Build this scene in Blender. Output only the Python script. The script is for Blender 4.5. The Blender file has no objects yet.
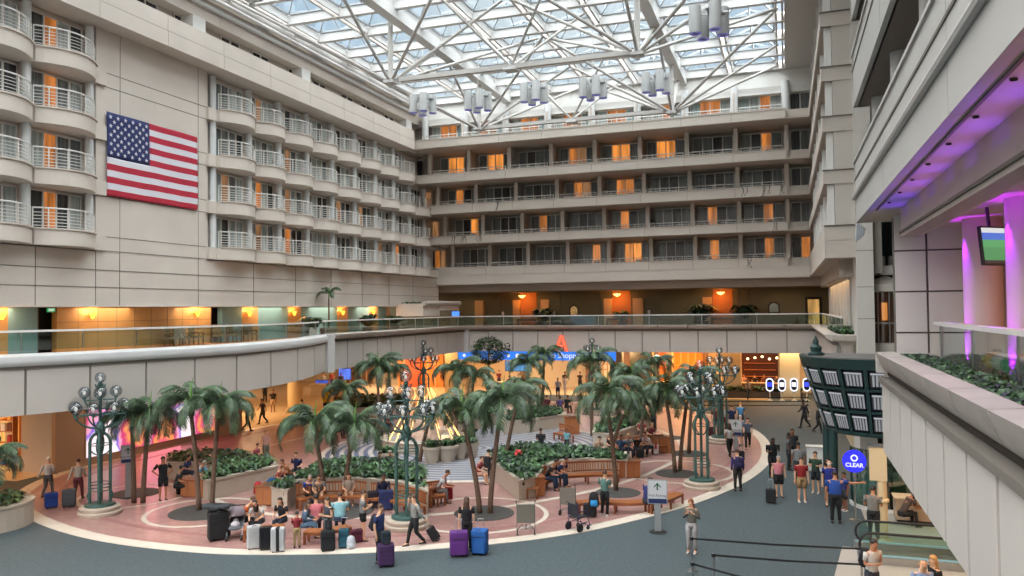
import bpy, math, random
from math import sin, cos, pi, radians as R, atan2, sqrt, hypot
from mathutils import Vector, Matrix

SC = bpy.context.scene
COL = SC.collection
random.seed(7)
H = 7.8            # eye height above the concourse floor, metres
FPX = 790.0

# ------------------------------------------------------------------ camera frame (measured from vanishing points)
Yc = Vector(((785-512)/FPX, -(306-288)/FPX, -1)).normalized()
Xc = -Vector(((-1774-512)/FPX, -(335-288)/FPX, -1)).normalized()
Xc = (Xc - Yc*Xc.dot(Yc)).normalized()
Zc = Xc.cross(Yc)
RM = Matrix((Xc, Yc, Zc))
def ray(px, py): return RM @ Vector(((px-512)/FPX, -(py-288)/FPX, -1.0))
def G(px, py, z=0.0):
    d = ray(px, py); t = (z-H)/d.z
    return Vector((d.x*t, d.y*t, z))
def onX(px, py, x):
    d = ray(px, py); t = x/d.x
    return Vector((x, d.y*t, H+d.z*t))
def onY(px, py, y):
    d = ray(px, py); t = y/d.y
    return Vector((d.x*t, y, H+d.z*t))

# ------------------------------------------------------------------ materials
MATS = {}
def srgb(c):
    if isinstance(c, str):
        c = c.lstrip('#'); c = [int(c[i:i+2], 16)/255 for i in (0, 2, 4)]
    return tuple((x/12.92 if x <= .04045 else ((x+.055)/1.055)**2.4) for x in c)+(1,)
def mat(name, col, rough=.6, metal=0, noise=.0, scale=4, bump=0, emis=None, es=0, alpha=None, spec=.5):
    if name in MATS: return MATS[name]
    m = bpy.data.materials.new(name); m.use_nodes = True
    nt = m.node_tree; b = nt.nodes['Principled BSDF']
    c = srgb(col)
    b.inputs['Base Color'].default_value = c
    b.inputs['Roughness'].default_value = rough
    b.inputs['Metallic'].default_value = metal
    b.inputs['Specular IOR Level'].default_value = spec
    if noise or bump:
        tc = nt.nodes.new('ShaderNodeTexCoord'); n = nt.nodes.new('ShaderNodeTexNoise')
        n.inputs['Scale'].default_value = scale; n.inputs['Detail'].default_value = 3
        nt.links.new(tc.outputs['Object'], n.inputs['Vector'])
        if noise:
            r = nt.nodes.new('ShaderNodeValToRGB')
            r.color_ramp.elements[0].position = .3; r.color_ramp.elements[1].position = .7
            r.color_ramp.elements[0].color = tuple(x*(1-noise) for x in c[:3])+(1,)
            r.color_ramp.elements[1].color = tuple(min(1, x*(1+noise)) for x in c[:3])+(1,)
            nt.links.new(n.outputs['Fac'], r.inputs['Fac']); nt.links.new(r.outputs['Color'], b.inputs['Base Color'])
        if bump:
            bp = nt.nodes.new('ShaderNodeBump'); bp.inputs['Strength'].default_value = bump
            nt.links.new(n.outputs['Fac'], bp.inputs['Height']); nt.links.new(bp.outputs['Normal'], b.inputs['Normal'])
    if emis:
        b.inputs['Emission Color'].default_value = srgb(emis); b.inputs['Emission Strength'].default_value = es
    MATS[name] = m
    return m
def glassmat(name, col='#eef6f6', gloss=.10, rough=.03, k=.55):
    if name in MATS: return MATS[name]
    m = bpy.data.materials.new(name); m.use_nodes = True; nt = m.node_tree
    for n in list(nt.nodes): nt.nodes.remove(n)
    o = nt.nodes.new('ShaderNodeOutputMaterial'); t = nt.nodes.new('ShaderNodeBsdfTransparent'); g = nt.nodes.new('ShaderNodeBsdfGlossy')
    mx = nt.nodes.new('ShaderNodeMixShader'); lw = nt.nodes.new('ShaderNodeLayerWeight')
    ma = nt.nodes.new('ShaderNodeMath'); ma.operation = 'MULTIPLY_ADD'
    t.inputs['Color'].default_value = srgb(col); g.inputs['Roughness'].default_value = rough
    g.inputs['Color'].default_value = (1, 1, 1, 1)
    lw.inputs['Blend'].default_value = .35
    ma.inputs[1].default_value = k; ma.inputs[2].default_value = gloss
    nt.links.new(lw.outputs['Facing'], ma.inputs[0]); nt.links.new(ma.outputs[0], mx.inputs['Fac'])
    nt.links.new(t.outputs[0], mx.inputs[1]); nt.links.new(g.outputs[0], mx.inputs[2]); nt.links.new(mx.outputs[0], o.inputs['Surface'])
    MATS[name] = m
    return m
def emat(name, col, s):
    if name in MATS: return MATS[name]
    m = bpy.data.materials.new(name); m.use_nodes = True; nt = m.node_tree
    b = nt.nodes['Principled BSDF']; b.inputs['Base Color'].default_value = (0.02, 0.02, 0.02, 1)
    b.inputs['Emission Color'].default_value = srgb(col); b.inputs['Emission Strength'].default_value = s
    MATS[name] = m
    return m

# ------------------------------------------------------------------ mesh builder
class MB:
    def __init__(s): s.v = []; s.f = []; s.mi = []; s.cur = 0
    def add(s, vs, fs):
        o = len(s.v); s.v += [tuple(p) for p in vs]; s.f += [tuple(i+o for i in f) for f in fs]; s.mi += [s.cur]*len(fs); return s
    def box(s, x0, x1, y0, y1, z0, z1, M=None):
        vs = [Vector((x, y, z)) for z in (z0, z1) for y in (y0, y1) for x in (x0, x1)]
        if M is not None: vs = [M @ v for v in vs]
        return s.add(vs, [(0, 2, 3, 1), (4, 5, 7, 6), (0, 1, 5, 4), (2, 6, 7, 3), (0, 4, 6, 2), (1, 3, 7, 5)])
    def cbox(s, c, sz, rz=0, M=None):
        T = Matrix.Translation(c) @ Matrix.Rotation(rz, 4, 'Z')
        if M is not None: T = M @ T
        a, b, d = (q/2 for q in sz)
        return s.box(-a, a, -b, b, -d, d, T)
    def beam(s, p, q, w, h, up=Vector((0, 0, 1))):
        p = Vector(p); q = Vector(q); d = (q-p).normalized()
        if abs(d.dot(up)) > .98: up = Vector((0, 1, 0))
        a = d.cross(up).normalized()*w/2; b = a.cross(d).normalized()*h/2
        return s.add([p-a-b, p+a-b, p+a+b, p-a+b, q-a-b, q+a-b, q+a+b, q-a+b], [(0, 3, 2, 1), (4, 5, 6, 7), (0, 1, 5, 4), (1, 2, 6, 5), (2, 3, 7, 6), (3, 0, 4, 7)])
    def tube(s, pts, r, n=8, cap=True):
        pts = [Vector(p) for p in pts]; k = len(pts)
        rr = r if isinstance(r, (list, tuple)) else [r]*k
        prev = None; vs = []
        for i, p in enumerate(pts):
            d = (pts[min(i+1, k-1)]-pts[max(i-1, 0)])
            d = d.normalized() if d.length > 1e-9 else Vector((0, 0, 1))
            if prev is None:
                a = d.cross(Vector((0, 0, 1)) if abs(d.z) < .95 else Vector((1, 0, 0))).normalized()
            else:
                a = (prev - d*prev.dot(d)).normalized()
            prev = a; b = d.cross(a)
            vs += [p+(a*cos(t)+b*sin(t))*rr[i] for t in [2*pi*j/n for j in range(n)]]
        fs = [(i*n+j, i*n+(j+1) % n, (i+1)*n+(j+1) % n, (i+1)*n+j) for i in range(k-1) for j in range(n)]
        if cap: fs += [tuple(range(n-1, -1, -1)), tuple((k-1)*n+j for j in range(n))]
        return s.add(vs, fs)
    def lathe(s, prof, n=24, c=(0, 0, 0), a0=0, a1=2*pi):
        c = Vector(c); full = abs(a1-a0-2*pi) < 1e-6; m = n if full else n+1
        vs = [c+Vector((r*cos(a0+(a1-a0)*j/n), r*sin(a0+(a1-a0)*j/n), z)) for r, z in prof for j in range(m)]
        fs = [(i*m+j, i*m+(j+1) % m, (i+1)*m+(j+1) % m, (i+1)*m+j) for i in range(len(prof)-1) for j in range(n)]
        return s.add(vs, fs)
    def sphere(s, c, r, n=14, m=9, sz=1):
        return s.lathe([(max(1e-4, r*sin(pi*i/m)), -r*cos(pi*i/m)*sz) for i in range(m+1)], n, c)
    def prism(s, poly, z0, z1, top=True, bot=True):
        n = len(poly)
        vs = [(p[0], p[1], z0) for p in poly]+[(p[0], p[1], z1) for p in poly]
        fs = [(i, (i+1) % n, n+(i+1) % n, n+i) for i in range(n)]
        if top: fs.append(tuple(range(n, 2*n)))
        if bot: fs.append(tuple(range(n-1, -1, -1)))
        return s.add(vs, fs)
    def sweep(s, path, prof, closed=False):
        """prof: closed list of (outward offset, z); path: xy list; outward = right-hand normal of travel"""
        P = [Vector((p[0], p[1])) for p in path]; k = len(P); n = len(prof); vs = []
        for i in range(k):
            if closed: a = P[i-1]; b = P[(i+1) % k]
            else: a = P[max(i-1, 0)]; b = P[min(i+1, k-1)]
            d1 = (P[i]-a); d2 = (b-P[i])
            if d1.length < 1e-6: d1 = d2
            if d2.length < 1e-6: d2 = d1
            n1 = Vector((d1.y, -d1.x)).normalized(); n2 = Vector((d2.y, -d2.x)).normalized()
            nn = (n1+n2).normalized(); nn = nn/max(.5, nn.dot(n1))
            vs += [(P[i].x+nn.x*o, P[i].y+nn.y*o, z) for o, z in prof]
        m = k if closed else k-1
        fs = [(i*n+j, i*n+(j+1) % n, ((i+1) % k)*n+(j+1) % n, ((i+1) % k)*n+j) for i in range(m) for j in range(n)]
        if not closed: fs += [tuple(range(n-1, -1, -1)), tuple((k-1)*n+j for j in range(n))]
        return s.add(vs, fs)
    def quad(s, a, b, c, d): return s.add([a, b, c, d], [(0, 1, 2, 3)])
    def build(s, name, m=None, parent=None, smooth=False, loc=None):
        me = bpy.data.meshes.new(name); me.from_pydata(s.v, [], s.f)
        ms = m if isinstance(m, (list, tuple)) else [m]
        for x in ms:
            if x: me.materials.append(x)
        if len(ms) > 1: me.polygons.foreach_set('material_index', s.mi)
        if smooth: me.polygons.foreach_set('use_smooth', [True]*len(me.polygons))
        me.update()
        o = bpy.data.objects.new(name, me); COL.objects.link(o)
        if parent: o.parent = parent
        if loc is not None: o.location = loc
        return o
def autosmooth(o, ang=40):
    me = o.data
    me.polygons.foreach_set('use_smooth', [True]*len(me.polygons)); me.set_sharp_from_angle(angle=R(ang))
    return o
def fixn(o):
    import bmesh
    bm = bmesh.new(); bm.from_mesh(o.data); bmesh.ops.recalc_face_normals(bm, faces=bm.faces); bm.to_mesh(o.data); bm.free(); return o
def tag(o, label=None, cat=None, group=None, kind=None):
    if label: o['label'] = label
    if cat: o['category'] = cat
    if group: o['group'] = group
    if kind: o['kind'] = kind
    return o
def empty(name, loc=(0, 0, 0), rz=0):
    o = bpy.data.objects.new(name, None); COL.objects.link(o); o.location = loc; o.rotation_euler = (0, 0, rz); o.empty_display_size = .1
    return o
def struct(o): o['kind'] = 'structure'; return o
def dup(root, loc=None, rz=None, label=None, group=None, scale=None):
    r = root.copy(); COL.objects.link(r)
    if loc is not None: r.location = loc
    if rz is not None: r.rotation_euler = (0, 0, rz)
    if scale is not None: r.scale = (scale,)*3
    if label: r['label'] = label
    if group: r['group'] = group
    for ch in root.children:
        c = ch.copy(); COL.objects.link(c); c.parent = r
        for g in ch.children:
            d = g.copy(); COL.objects.link(d); d.parent = c
    return r
NTH = ['first', 'second', 'third', 'fourth', 'fifth', 'sixth', 'seventh', 'eighth', 'ninth', 'tenth', 'eleventh', 'twelfth', 'thirteenth', 'fourteenth', 'fifteenth', 'sixteenth']
def light(kind, name, loc, energy, col, size=.5, rot=(0, 0, 0), size_y=None, spot=None, blend=.5):
    l = bpy.data.lights.new(name, kind); l.energy = energy; l.color = srgb(col)[:3]
    if kind == 'AREA':
        l.size = size
        if size_y: l.shape = 'RECTANGLE'; l.size_y = size_y
    elif kind in ('POINT', 'SPOT'): l.shadow_soft_size = size
    if kind == 'SPOT': l.spot_size = spot or 1.5; l.spot_blend = blend
    o = bpy.data.objects.new(name, l); COL.objects.link(o); o.location = loc; o.rotation_euler = rot
    return o

# palette
M_wall = mat('wall_panel', '#d2c8be', .75, noise=.04, scale=.6)
M_wallR = mat('wall_panel_right', '#c4bdb4', .75, noise=.04, scale=.6)
M_white = mat('white_paint', '#dcdad6', .5)
M_col = mat('column_paint', '#d6d8d8', .5)
M_seam = mat('seam', '#6d665e', .9)
M_dark = mat('dark_recess', '#2c2825', .8)
M_glassy = glassmat('rail_glass', '#dfeeea', .05)
M_steel = mat('steel', '#b9babb', .3, 1)
M_wframe = mat('window_frame_paint', '#d9d6d0', .45)
# ================================================================== FLOORS
def procedural_floor():
    m = bpy.data.materials.new('slate_floor'); m.use_nodes = True; nt = m.node_tree; b = nt.nodes['Principled BSDF']
    tc = nt.nodes.new('ShaderNodeTexCoord'); n = nt.nodes.new('ShaderNodeTexNoise'); n.inputs['Scale'].default_value = 9; n.inputs['Detail'].default_value = 6
    r = nt.nodes.new('ShaderNodeValToRGB'); r.color_ramp.elements[0].color = srgb('#3a4548'); r.color_ramp.elements[1].color = srgb('#485458')
    r.color_ramp.elements[0].position = .35; r.color_ramp.elements[1].position = .65
    nt.links.new(tc.outputs['Object'], n.inputs['Vector']); nt.links.new(n.outputs['Fac'], r.inputs['Fac']); nt.links.new(r.outputs['Color'], b.inputs['Base Color'])
    b.inputs['Roughness'].default_value = .62
    return m
FLX0, FLX1, FLY0, FLY1 = -75, 22, -18, 95
f = struct(MB().box(FLX0, FLX1, FLY0, FLY1, -.3, 0).build('floor', procedural_floor()))

def bez(pts, n=8, closed=False):
    """catmull-rom through xy points"""
    out = []; k = len(pts)
    rng = range(k) if closed else range(k-1)
    for i in rng:
        g = (lambda j: pts[j % k]) if closed else (lambda j: pts[min(max(j, 0), k-1)])
        p0, p1, p2, p3 = (Vector(g(j)[:2]) for j in (i-1, i, i+1, i+2))
        for q in range(n):
            t = q/n
            out.append(.5*((2*p1)+(p2-p0)*t+(2*p0-5*p1+4*p2-p3)*t*t+(3*p1-p0-3*p2+p3)*t**3))
    if not closed: out.append(Vector(pts[-1][:2]))
    return out
EDGE = [(-34, 33), (-33.2, 28.5), (-30.8, 25.0), (-26.9, 22.75), (-22.5, 21.5), (-18.2, 21.4), (-15.2, 22.1), (-12.1, 23.4), (-8.8, 25.5), (-6.3, 28.1), (-3.4, 33.1), (-1.55, 39.0), (-1.1, 45.2), (-2.2, 52.2), (-5.2, 58.5), (-10, 62.3), (-16, 63.8), (-22, 63), (-27, 60), (-31, 54), (-33, 48), (-34, 41)]
edge = bez(EDGE, 8, True)
CX, CY = -16.6, 41.5
def brick_mat():
    m = bpy.data.materials.new('pink_brick_paving'); m.use_nodes = True; nt = m.node_tree; b = nt.nodes['Principled BSDF']
    L = nt.links.new
    tc = nt.nodes.new('ShaderNodeTexCoord')
    br = nt.nodes.new('ShaderNodeTexBrick'); br.inputs['Scale'].default_value = 1
    br.inputs['Brick Width'].default_value = .42; br.inputs['Row Height'].default_value = .21; br.inputs['Mortar Size'].default_value = .012
    br.inputs['Color1'].default_value = srgb('#b38c85'); br.inputs['Color2'].default_value = srgb('#a67d77'); br.inputs['Mortar'].default_value = srgb('#8c6c67')
    L(tc.outputs['Object'], br.inputs['Vector'])
    n = nt.nodes.new('ShaderNodeTexNoise'); n.inputs['Scale'].default_value = .5; n.inputs['Detail'].default_value = 5; L(tc.outputs['Object'], n.inputs['Vector'])
    mx = nt.nodes.new('ShaderNodeMix'); mx.data_type = 'RGBA'; mx.blend_type = 'MULTIPLY'; mx.inputs['Factor'].default_value = .5
    r = nt.nodes.new('ShaderNodeValToRGB'); r.color_ramp.elements[0].color = (.7, .7, .7, 1); r.color_ramp.elements[1].color = (1.1, 1.08, 1.05, 1)
    L(n.outputs['Fac'], r.inputs['Fac']); L(br.outputs['Color'], mx.inputs[6]); L(r.outputs['Color'], mx.inputs[7]); L(mx.outputs[2], b.inputs['Base Color'])
    b.inputs['Roughness'].default_value = .33
    return m
struct(MB().prism(edge, 0, .012, bot=False).build('floor_brick_plaza', brick_mat()))
M_band = mat('pale_band', '#cfc3b4', .5, noise=.06, scale=3)
M_band2 = mat('rose_band', '#9c6f6c', .5, noise=.06, scale=3)
def band(path, w0, w1, z, m, name, closed=True):
    return struct(MB().sweep(path, [(w0, 0.0), (w1, 0.0), (w1, z), (w0, z)], closed).build(name, m))
band(edge, -.25, .3, .02, M_band, 'floor_border_band')
def offs(path, d):
    out = []
    k = len(path)
    for i in range(k):
        t = (path[(i+1) % k]-path[i-1]).normalized(); out.append(path[i]+Vector((t.y, -t.x))*d)
    return out
band(offs(edge, -1.5), -.12, .12, .018, M_band2, 'floor_rose_band')
inner = bez([(-28.5, 35), (-25, 29.0), (-19, 25.9), (-13.2, 27.4), (-9, 31.5), (-6.2, 37.3), (-5.4, 44), (-8, 51), (-14, 56), (-21, 55), (-27, 48)], 8, True)
band(inner, -.14, .14, .02, M_band, 'floor_inner_band')
for i, (x, y, r) in enumerate([(-21.6, 25.5, 2.2), (-11.2, 28.2, 2.6), (-5.0, 38.2, 2.6), (-26.5, 26.9, 2.2)]):
    c = [Vector((x+r*cos(t), y+r*sin(t))) for t in [2*pi*k/40 for k in range(40)]][::-1]
    band(c, -.09, .09, .019, M_band, 'floor_ring_band')
# striped blue-grey rotunda paving around the fountain
def stripe_mat():
    m = bpy.data.materials.new('striped_slate_paving'); m.use_nodes = True; nt = m.node_tree; b = nt.nodes['Principled BSDF']; L = nt.links.new
    tc = nt.nodes.new('ShaderNodeTexCoord'); w = nt.nodes.new('ShaderNodeTexWave'); w.wave_type = 'RINGS'; w.rings_direction = 'Z'
    w.inputs['Scale'].default_value = .62; w.inputs['Distortion'].default_value = 1.2; w.inputs['Detail Scale'].default_value = .3
    r = nt.nodes.new('ShaderNodeValToRGB'); r.color_ramp.elements[0].position = .45; r.color_ramp.elements[1].position = .55
    r.color_ramp.elements[0].color = srgb('#5d6a82'); r.color_ramp.elements[1].color = srgb('#b9b3b0')
    L(tc.outputs['Object'], w.inputs['Vector']); L(w.outputs['Fac'], r.inputs['Fac']); L(r.outputs['Color'], b.inputs['Base Color']); b.inputs['Roughness'].default_value = .35
    return m
rot = MB().prism([(8.2*cos(t), 8.6*sin(t)) for t in [2*pi*k/64 for k in range(64)]], 0, .016, bot=False).build('floor_striped_paving', stripe_mat(), loc=(CX, CY, 0)); struct(rot)
band([Vector((CX+8.3*cos(t), CY+8.7*sin(t))) for t in [2*pi*k/64 for k in range(64)]][::-1], -.15, .15, .021, M_band, 'floor_paving_rim')
# honey terrazzo of the shop arcade on the left and of the back hall
M_terr = mat('honey_terrazzo', '#d8bd98', .25, noise=.08, scale=2)
struct(MB().prism([(-75, 26.2), (-34.2, 27.6), (-34.4, 33), (-34.4, 42), (-33.4, 48.2), (-31.5, 54.3), (-27.6, 60.6), (-27, 64), (-27, 95), (-75, 95)], 0, .01, bot=False).build('floor_arcade', M_terr))
struct(MB().prism([(-26.9, 69), (-1.5, 69), (-1.5, 95), (-26.9, 95)], 0, .01, bot=False).build('floor_checkpoint_hall', M_terr))
struct(MB().prism([(2.6, 38), (9, 38), (9, 19), (.6, 19), (.9, 22.5), (1.6, 27.8), (2.6, 27.8)], 0, .012, bot=False).build('floor_landing_plate', mat('landing_plate', '#a8a39a', .4)))

# ================================================================== LEVEL-4 DECK FASCIA
DZ = 6.15     # deck floor
LARC = bez([(-32.0, 11.9), (-29.5, 16.8), (-27.55, 20.6), (-26.0, 24.2), (-24.75, 28.4), (-24.1, 32.0), (-24.1, 35.7), (-25.15, 39.6)], 6)  # near points baked in after scaling them away from the camera
def cam_scale(y):
    'share by which the near bowed deck is scaled away from the camera'
    return max(0.0, min(1.0, (39.6-y)/9.0))*.085
def lower(root):  # height part of the bowed deck's scaling about the camera
    ms = set(c.data for c in root.children)
    for me in ms:
        for v in me.vertices: v.co.z -= cam_scale(v.co.y+root.location.y)*(7.8-v.co.z)
LSTR = [Vector((-25.3, 40.4)), Vector((-25.3, 61.0))]
BSTR = [Vector((-25.3, 61.2)), Vector((2.2, 61.2))]
M_fas = mat('fascia_panel', '#bdb6af', .7, noise=.03, scale=.5)
M_groove = mat('fascia_groove', '#8b857e', .8)
M_cap = mat('fascia_cap', '#c6c6c6', .55, noise=.03, scale=.7)
M_corb = mat('corbel_stone', '#bdb4ab', .6, noise=.06, scale=1.5)
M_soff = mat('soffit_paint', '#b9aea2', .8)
def along(path, step, start=0.0):
    """points + tangents every step metres"""
    out = []; acc = -start
    tot = [0]
    for i in range(len(path)-1): tot.append(tot[-1]+(path[i+1]-path[i]).length)
    d = start
    while d <= tot[-1]+1e-6:
        for i in range(len(path)-1):
            if tot[i] <= d <= tot[i+1]+1e-6:
                t = (d-tot[i])/max(1e-6, tot[i+1]-tot[i]); p = path[i].lerp(path[i+1], t); out.append((p, (path[i+1]-path[i]).normalized())); break
        d += step
    return out
def subpath(path, d0, d1, n=4):
    tot = sum((path[i+1]-path[i]).length for i in range(len(path)-1))
    return [along(path, 1e9, max(0, min(tot-1e-4, d0+(d1-d0)*i/n)))[0][0] for i in range(n+1)]
def plen(path): return sum((path[i+1]-path[i]).length for i in range(len(path)-1))
def fascia(name, path, cap, panel=2.2, z0=4.35, ztop=6.05, near=False):
    """travel direction keeps the atrium on the right-hand side"""
    root = struct(empty(name))
    L = plen(path)
    MB().sweep(path, [(-.5, z0), (0, z0), (0, ztop), (-.5, ztop)]).build('backing', M_groove, root)
    n = max(1, round(L/panel)); w = L/n
    gp_ = .06 if near else .045
    for i in range(n):
        sp = subpath(path, i*w+gp_, (i+1)*w-gp_, 3 if cap == 'smooth' else 1)
        MB().sweep(sp, [(-.02, z0), (.07, z0), (.07, ztop-.02), (-.02, ztop-.02)]).build('panel', M_fas, root)
    if cap == 'smooth':
        o = MB().sweep(path, [(-.7, 6.02), (.16, 6.02), (.22, 6.08), (.24, 6.2), (.2, 6.36), (.1, 6.43), (-.7, 6.43)]).build('cap', M_cap, root); autosmooth(o)
        MB().sweep(path, [(-.1, 5.93), (.12, 5.93), (.12, 6.02), (-.1, 6.02)]).build('shadow_line', M_seam, root)
    else:
        MB().sweep(path, [(-.1, 5.98), (.14, 5.98), (.14, 6.1), (-.1, 6.1)]).build('shadow_line', M_seam, root)
        n = max(1, round(L/2.2)); w = L/n
        if near: prof = [(-.25, 6.2), (.0, 6.26), (.04, 6.3), (.1, 6.4), (.16, 6.55), (.2, 6.68), (-.2, 6.7), (-.25, 6.6)]
        else: prof = [(-.6, 6.12), (.05, 6.12), (.2, 6.15), (.38, 6.24), (.48, 6.36), (.5, 6.44), (.36, 6.46), (-.3, 6.46), (-.6, 6.4)]
        if near: MB().sweep(path, [(-.2, 6.22), (.02, 6.3), (.12, 6.6), (-.2, 6.6)]).build('corbel_joint', M_seam, root)
        for i in range(n):
            sp = subpath(path, i*w+.03, (i+1)*w-.03, 1)
            autosmooth(MB().sweep(sp, prof).build('corbel', mat('corbel_stone_near', '#a89f97', .6, noise=.08, scale=2) if near else M_corb, root), 50)
    return root
# right-hand normal must face the atrium: left run travels away from camera (+Y) -> right normal is +X
lower(fascia('wall_deck_left', LARC, 'smooth', 2.3))
fascia('wall_deck_left_straight', LSTR, 'corbel', 1.9)
fascia('wall_deck_back', BSTR, 'corbel', 2.17)
RSTR = [Vector((2.2, 61.2)), Vector((2.2, 39.3))]
fascia('wall_deck_right_far', RSTR, 'corbel', 2.2)
RNEAR = [Vector((2.2, 20.6)), Vector((2.2, 5.2))]
fascia('wall_deck_right_near', RNEAR, 'corbel', 1.55, near=True)
# pilasters at the corners
for (x, y) in ((-25.25, 40.0), (-25.2, 61.1)):
    struct(MB().cbox((x, y, 5.35), (.62, .75, 2.2)).build('trim_pilaster', M_cap))
# rounded ends of the right-hand decks
for (x, y, r) in ((2.72, 39.3, .52),):
    o = MB().lathe([(0.01, 4.35), (r*.62, 4.35), (r*.62, 5.9), (r*.8, 6.05), (r*1.25, 6.2), (r*1.35, 6.44), (0.01, 6.46)], 24, (x, y, 0)).build('wall_deck_end_drum', M_corb); autosmooth(o); struct(o)
struct(MB().box(2.2, 2.75, 20.55, 20.75, 4.35, 6.3).box(2.02, 3.3, 20.5, 20.72, 6.2, 6.66).build('wall_parapet_end', M_fas))
struct(MB().box(2.2, 14, 20.65, 20.85, 4.35, 6.1).build('wall_deck_end', M_fas))

# deck slabs (floor of level four)
M_carpet = mat('deck_carpet', '#8a6f52', .9, noise=.1, scale=2)
M_tile = mat('deck_tile', '#8d7468', .35, noise=.08, scale=2)
lp = [(p.x-.4, p.y) for p in LARC]+[(-25.7, 40.4), (-25.7, 61.6)]
struct(MB().prism(lp+[(-46, 61.6), (-46, 11)], 5.75, DZ).build('floor_deck_left', [M_carpet]))
struct(MB().prism([(-46, 61.6), (2.6, 61.6), (2.6, 90), (-46, 90)], 5.75, DZ).build('floor_deck_back', [M_carpet]))
struct(MB().prism([(2.6, 39.3), (14, 39.3), (14, 90), (2.6, 90)], 5.75, DZ).build('floor_deck_right_far', [M_carpet]))
struct(MB().prism([(2.6, 5.2), (14, 5.2), (14, 20.7), (2.6, 20.7)], 5.75, DZ).build('floor_deck_right_near', [M_tile]))
# underside ceilings of level three
M_ceil3 = mat('arcade_ceiling', '#d8c8ac', .8)
struct(MB().prism(lp+[(-46, 61.6), (-46, 11)], 4.4, 4.5).build('ceiling_arcade_left', M_ceil3))
struct(MB().prism([(-75, 61.6), (2.6, 61.6), (2.6, 92), (-75, 92)], 4.4, 4.5).build('ceiling_arcade_back', M_ceil3))
struct(MB().prism([(-75, 26), (-46, 26), (-46, 61.6), (-75, 61.6)], 4.4, 4.5).build('ceiling_arcade_side', M_ceil3))
struct(MB().prism([(2.6, 5.2), (14, 5.2), (14, 20.6), (2.6, 20.6)], 4.4, 4.5).build('ceiling_arcade_right', M_ceil3))
struct(MB().prism([(2.6, 41.4), (14, 41.4), (14, 90), (2.6, 90)], 4.4, 4.5).build('ceiling_arcade_right_far', M_ceil3))

# glass guard rails
def guard(name, path, label, top=7.22, z0=6.45, off=-.35, thick=.05, posts=2.2, group=None, capw=.09):
    root = empty(name, (path[0].x, path[0].y, 0)); o = root.location
    P = [Vector((p.x-o.x, p.y-o.y)) for p in path]
    MB().sweep(P, [(off-.012, z0), (off+.012, z0), (off+.012, top-.03), (off-.012, top-.03)]).build('glass_panel', M_glassy, root)
    MB().sweep(P, [(off-capw/2, top-.04), (off+capw/2, top-.04), (off+capw/2, top+.04), (off-capw/2, top+.04)]).build('handrail', M_white, root)
    for p, t in along(P, posts, .3):
        n = Vector((t.y, -t.x)); q = p+n*off
        MB().cbox((q.x, q.y, (z0+top)/2), (.03, .05, top-z0), atan2(t.y, t.x)).build('post', M_steel, root)
    tag(root, label, 'railing', group)
    return root
guard('glass_railing', LARC, 'long curved glass railing with white handrail on the bowed left deck', top=7.17)
guard('glass_railing', [Vector((-25.3, 40.2)), Vector((-25.3, 61.2)), Vector((2.2, 61.2)), Vector((2.2, 40))], 'straight glass railing with white handrail running round the far deck to its corner', posts=4)
guard('glass_railing', [Vector((3.35, 20.4)), Vector((3.35, 5.2))], 'thick white handrail on glass beside the planted parapet at right', top=7.36, z0=6.4, off=0, posts=3.1, capw=.24)
struct(MB().box(3.22, 3.44, 5.2, 20.5, 6.14, 6.42).build('trim_rail_kerb', M_corb))
struct(MB().box(2.25, 3.2, 5.2, 20.5, 6.14, 6.5).build('trim_vine_trough', mat('soil', '#2d241d', .95)))
# ================================================================== LEFT FACADE
BAYY = [33.8, 36.75, 39.5, 42.4, 45.3, 48.2, 51.1, 53.9, 56.65, 59.4]
BAYG = [17.0, 20.0, 23.03, 26.05]
LX = -28.0
RB = [10.55, 12.95, 15.37, 17.78]; FH = .62
BAND0, BAND1, BAND2, BAND3 = 20.28, 21.74, 22.5, 23.6
# recessed room wall, flag wall
struct(MB().box(-30.2, -28.55, 8, 62, 8.3, 21).build('wall_left', M_wall))
struct(MB().box(-29.6, -28.05, 26.3, 33.2, 10.5, 20.4).build('wall_left_flag_bay', M_wall))
struct(MB().box(-29.6, -28.25, 33.2, 33.55, 8.14, 20.4).build('wall_left_pier', M_wall))
struct(MB().box(-29.6, -28.06, 8, 62, 8.14, 10.5).build('wall_left_lower', M_wall))
# panel joints of the left wall (dark recessed lines)
def seam(name, x0, x1, y0, y1, z0, z1): return struct(MB().box(x0, x1, y0, y1, z0, z1).build(name, M_seam))
for z in (8.95, 9.7): seam('trim_joint', -28.06, -28.04, 8, 62, z-.012, z+.012)
for z in (12.95, 13.58, 15.37, 15.99, 17.78, 18.4, 11.17, 10.55): seam('trim_joint', -28.06, -28.04, 26.3, 33.2, z-.015, z+.015)
for y in (19.5, 23.4, 26.3, 27.6, 32.6, 37, 41, 45, 49, 53, 57): seam('trim_joint', -28.06, -28.042, y-.01, y+.01, 8.14, 10.5)
for y in (27.6, 32.6): seam('trim_joint', -28.06, -28.042, y-.01, y+.01, 10.5, 20.3)
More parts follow.
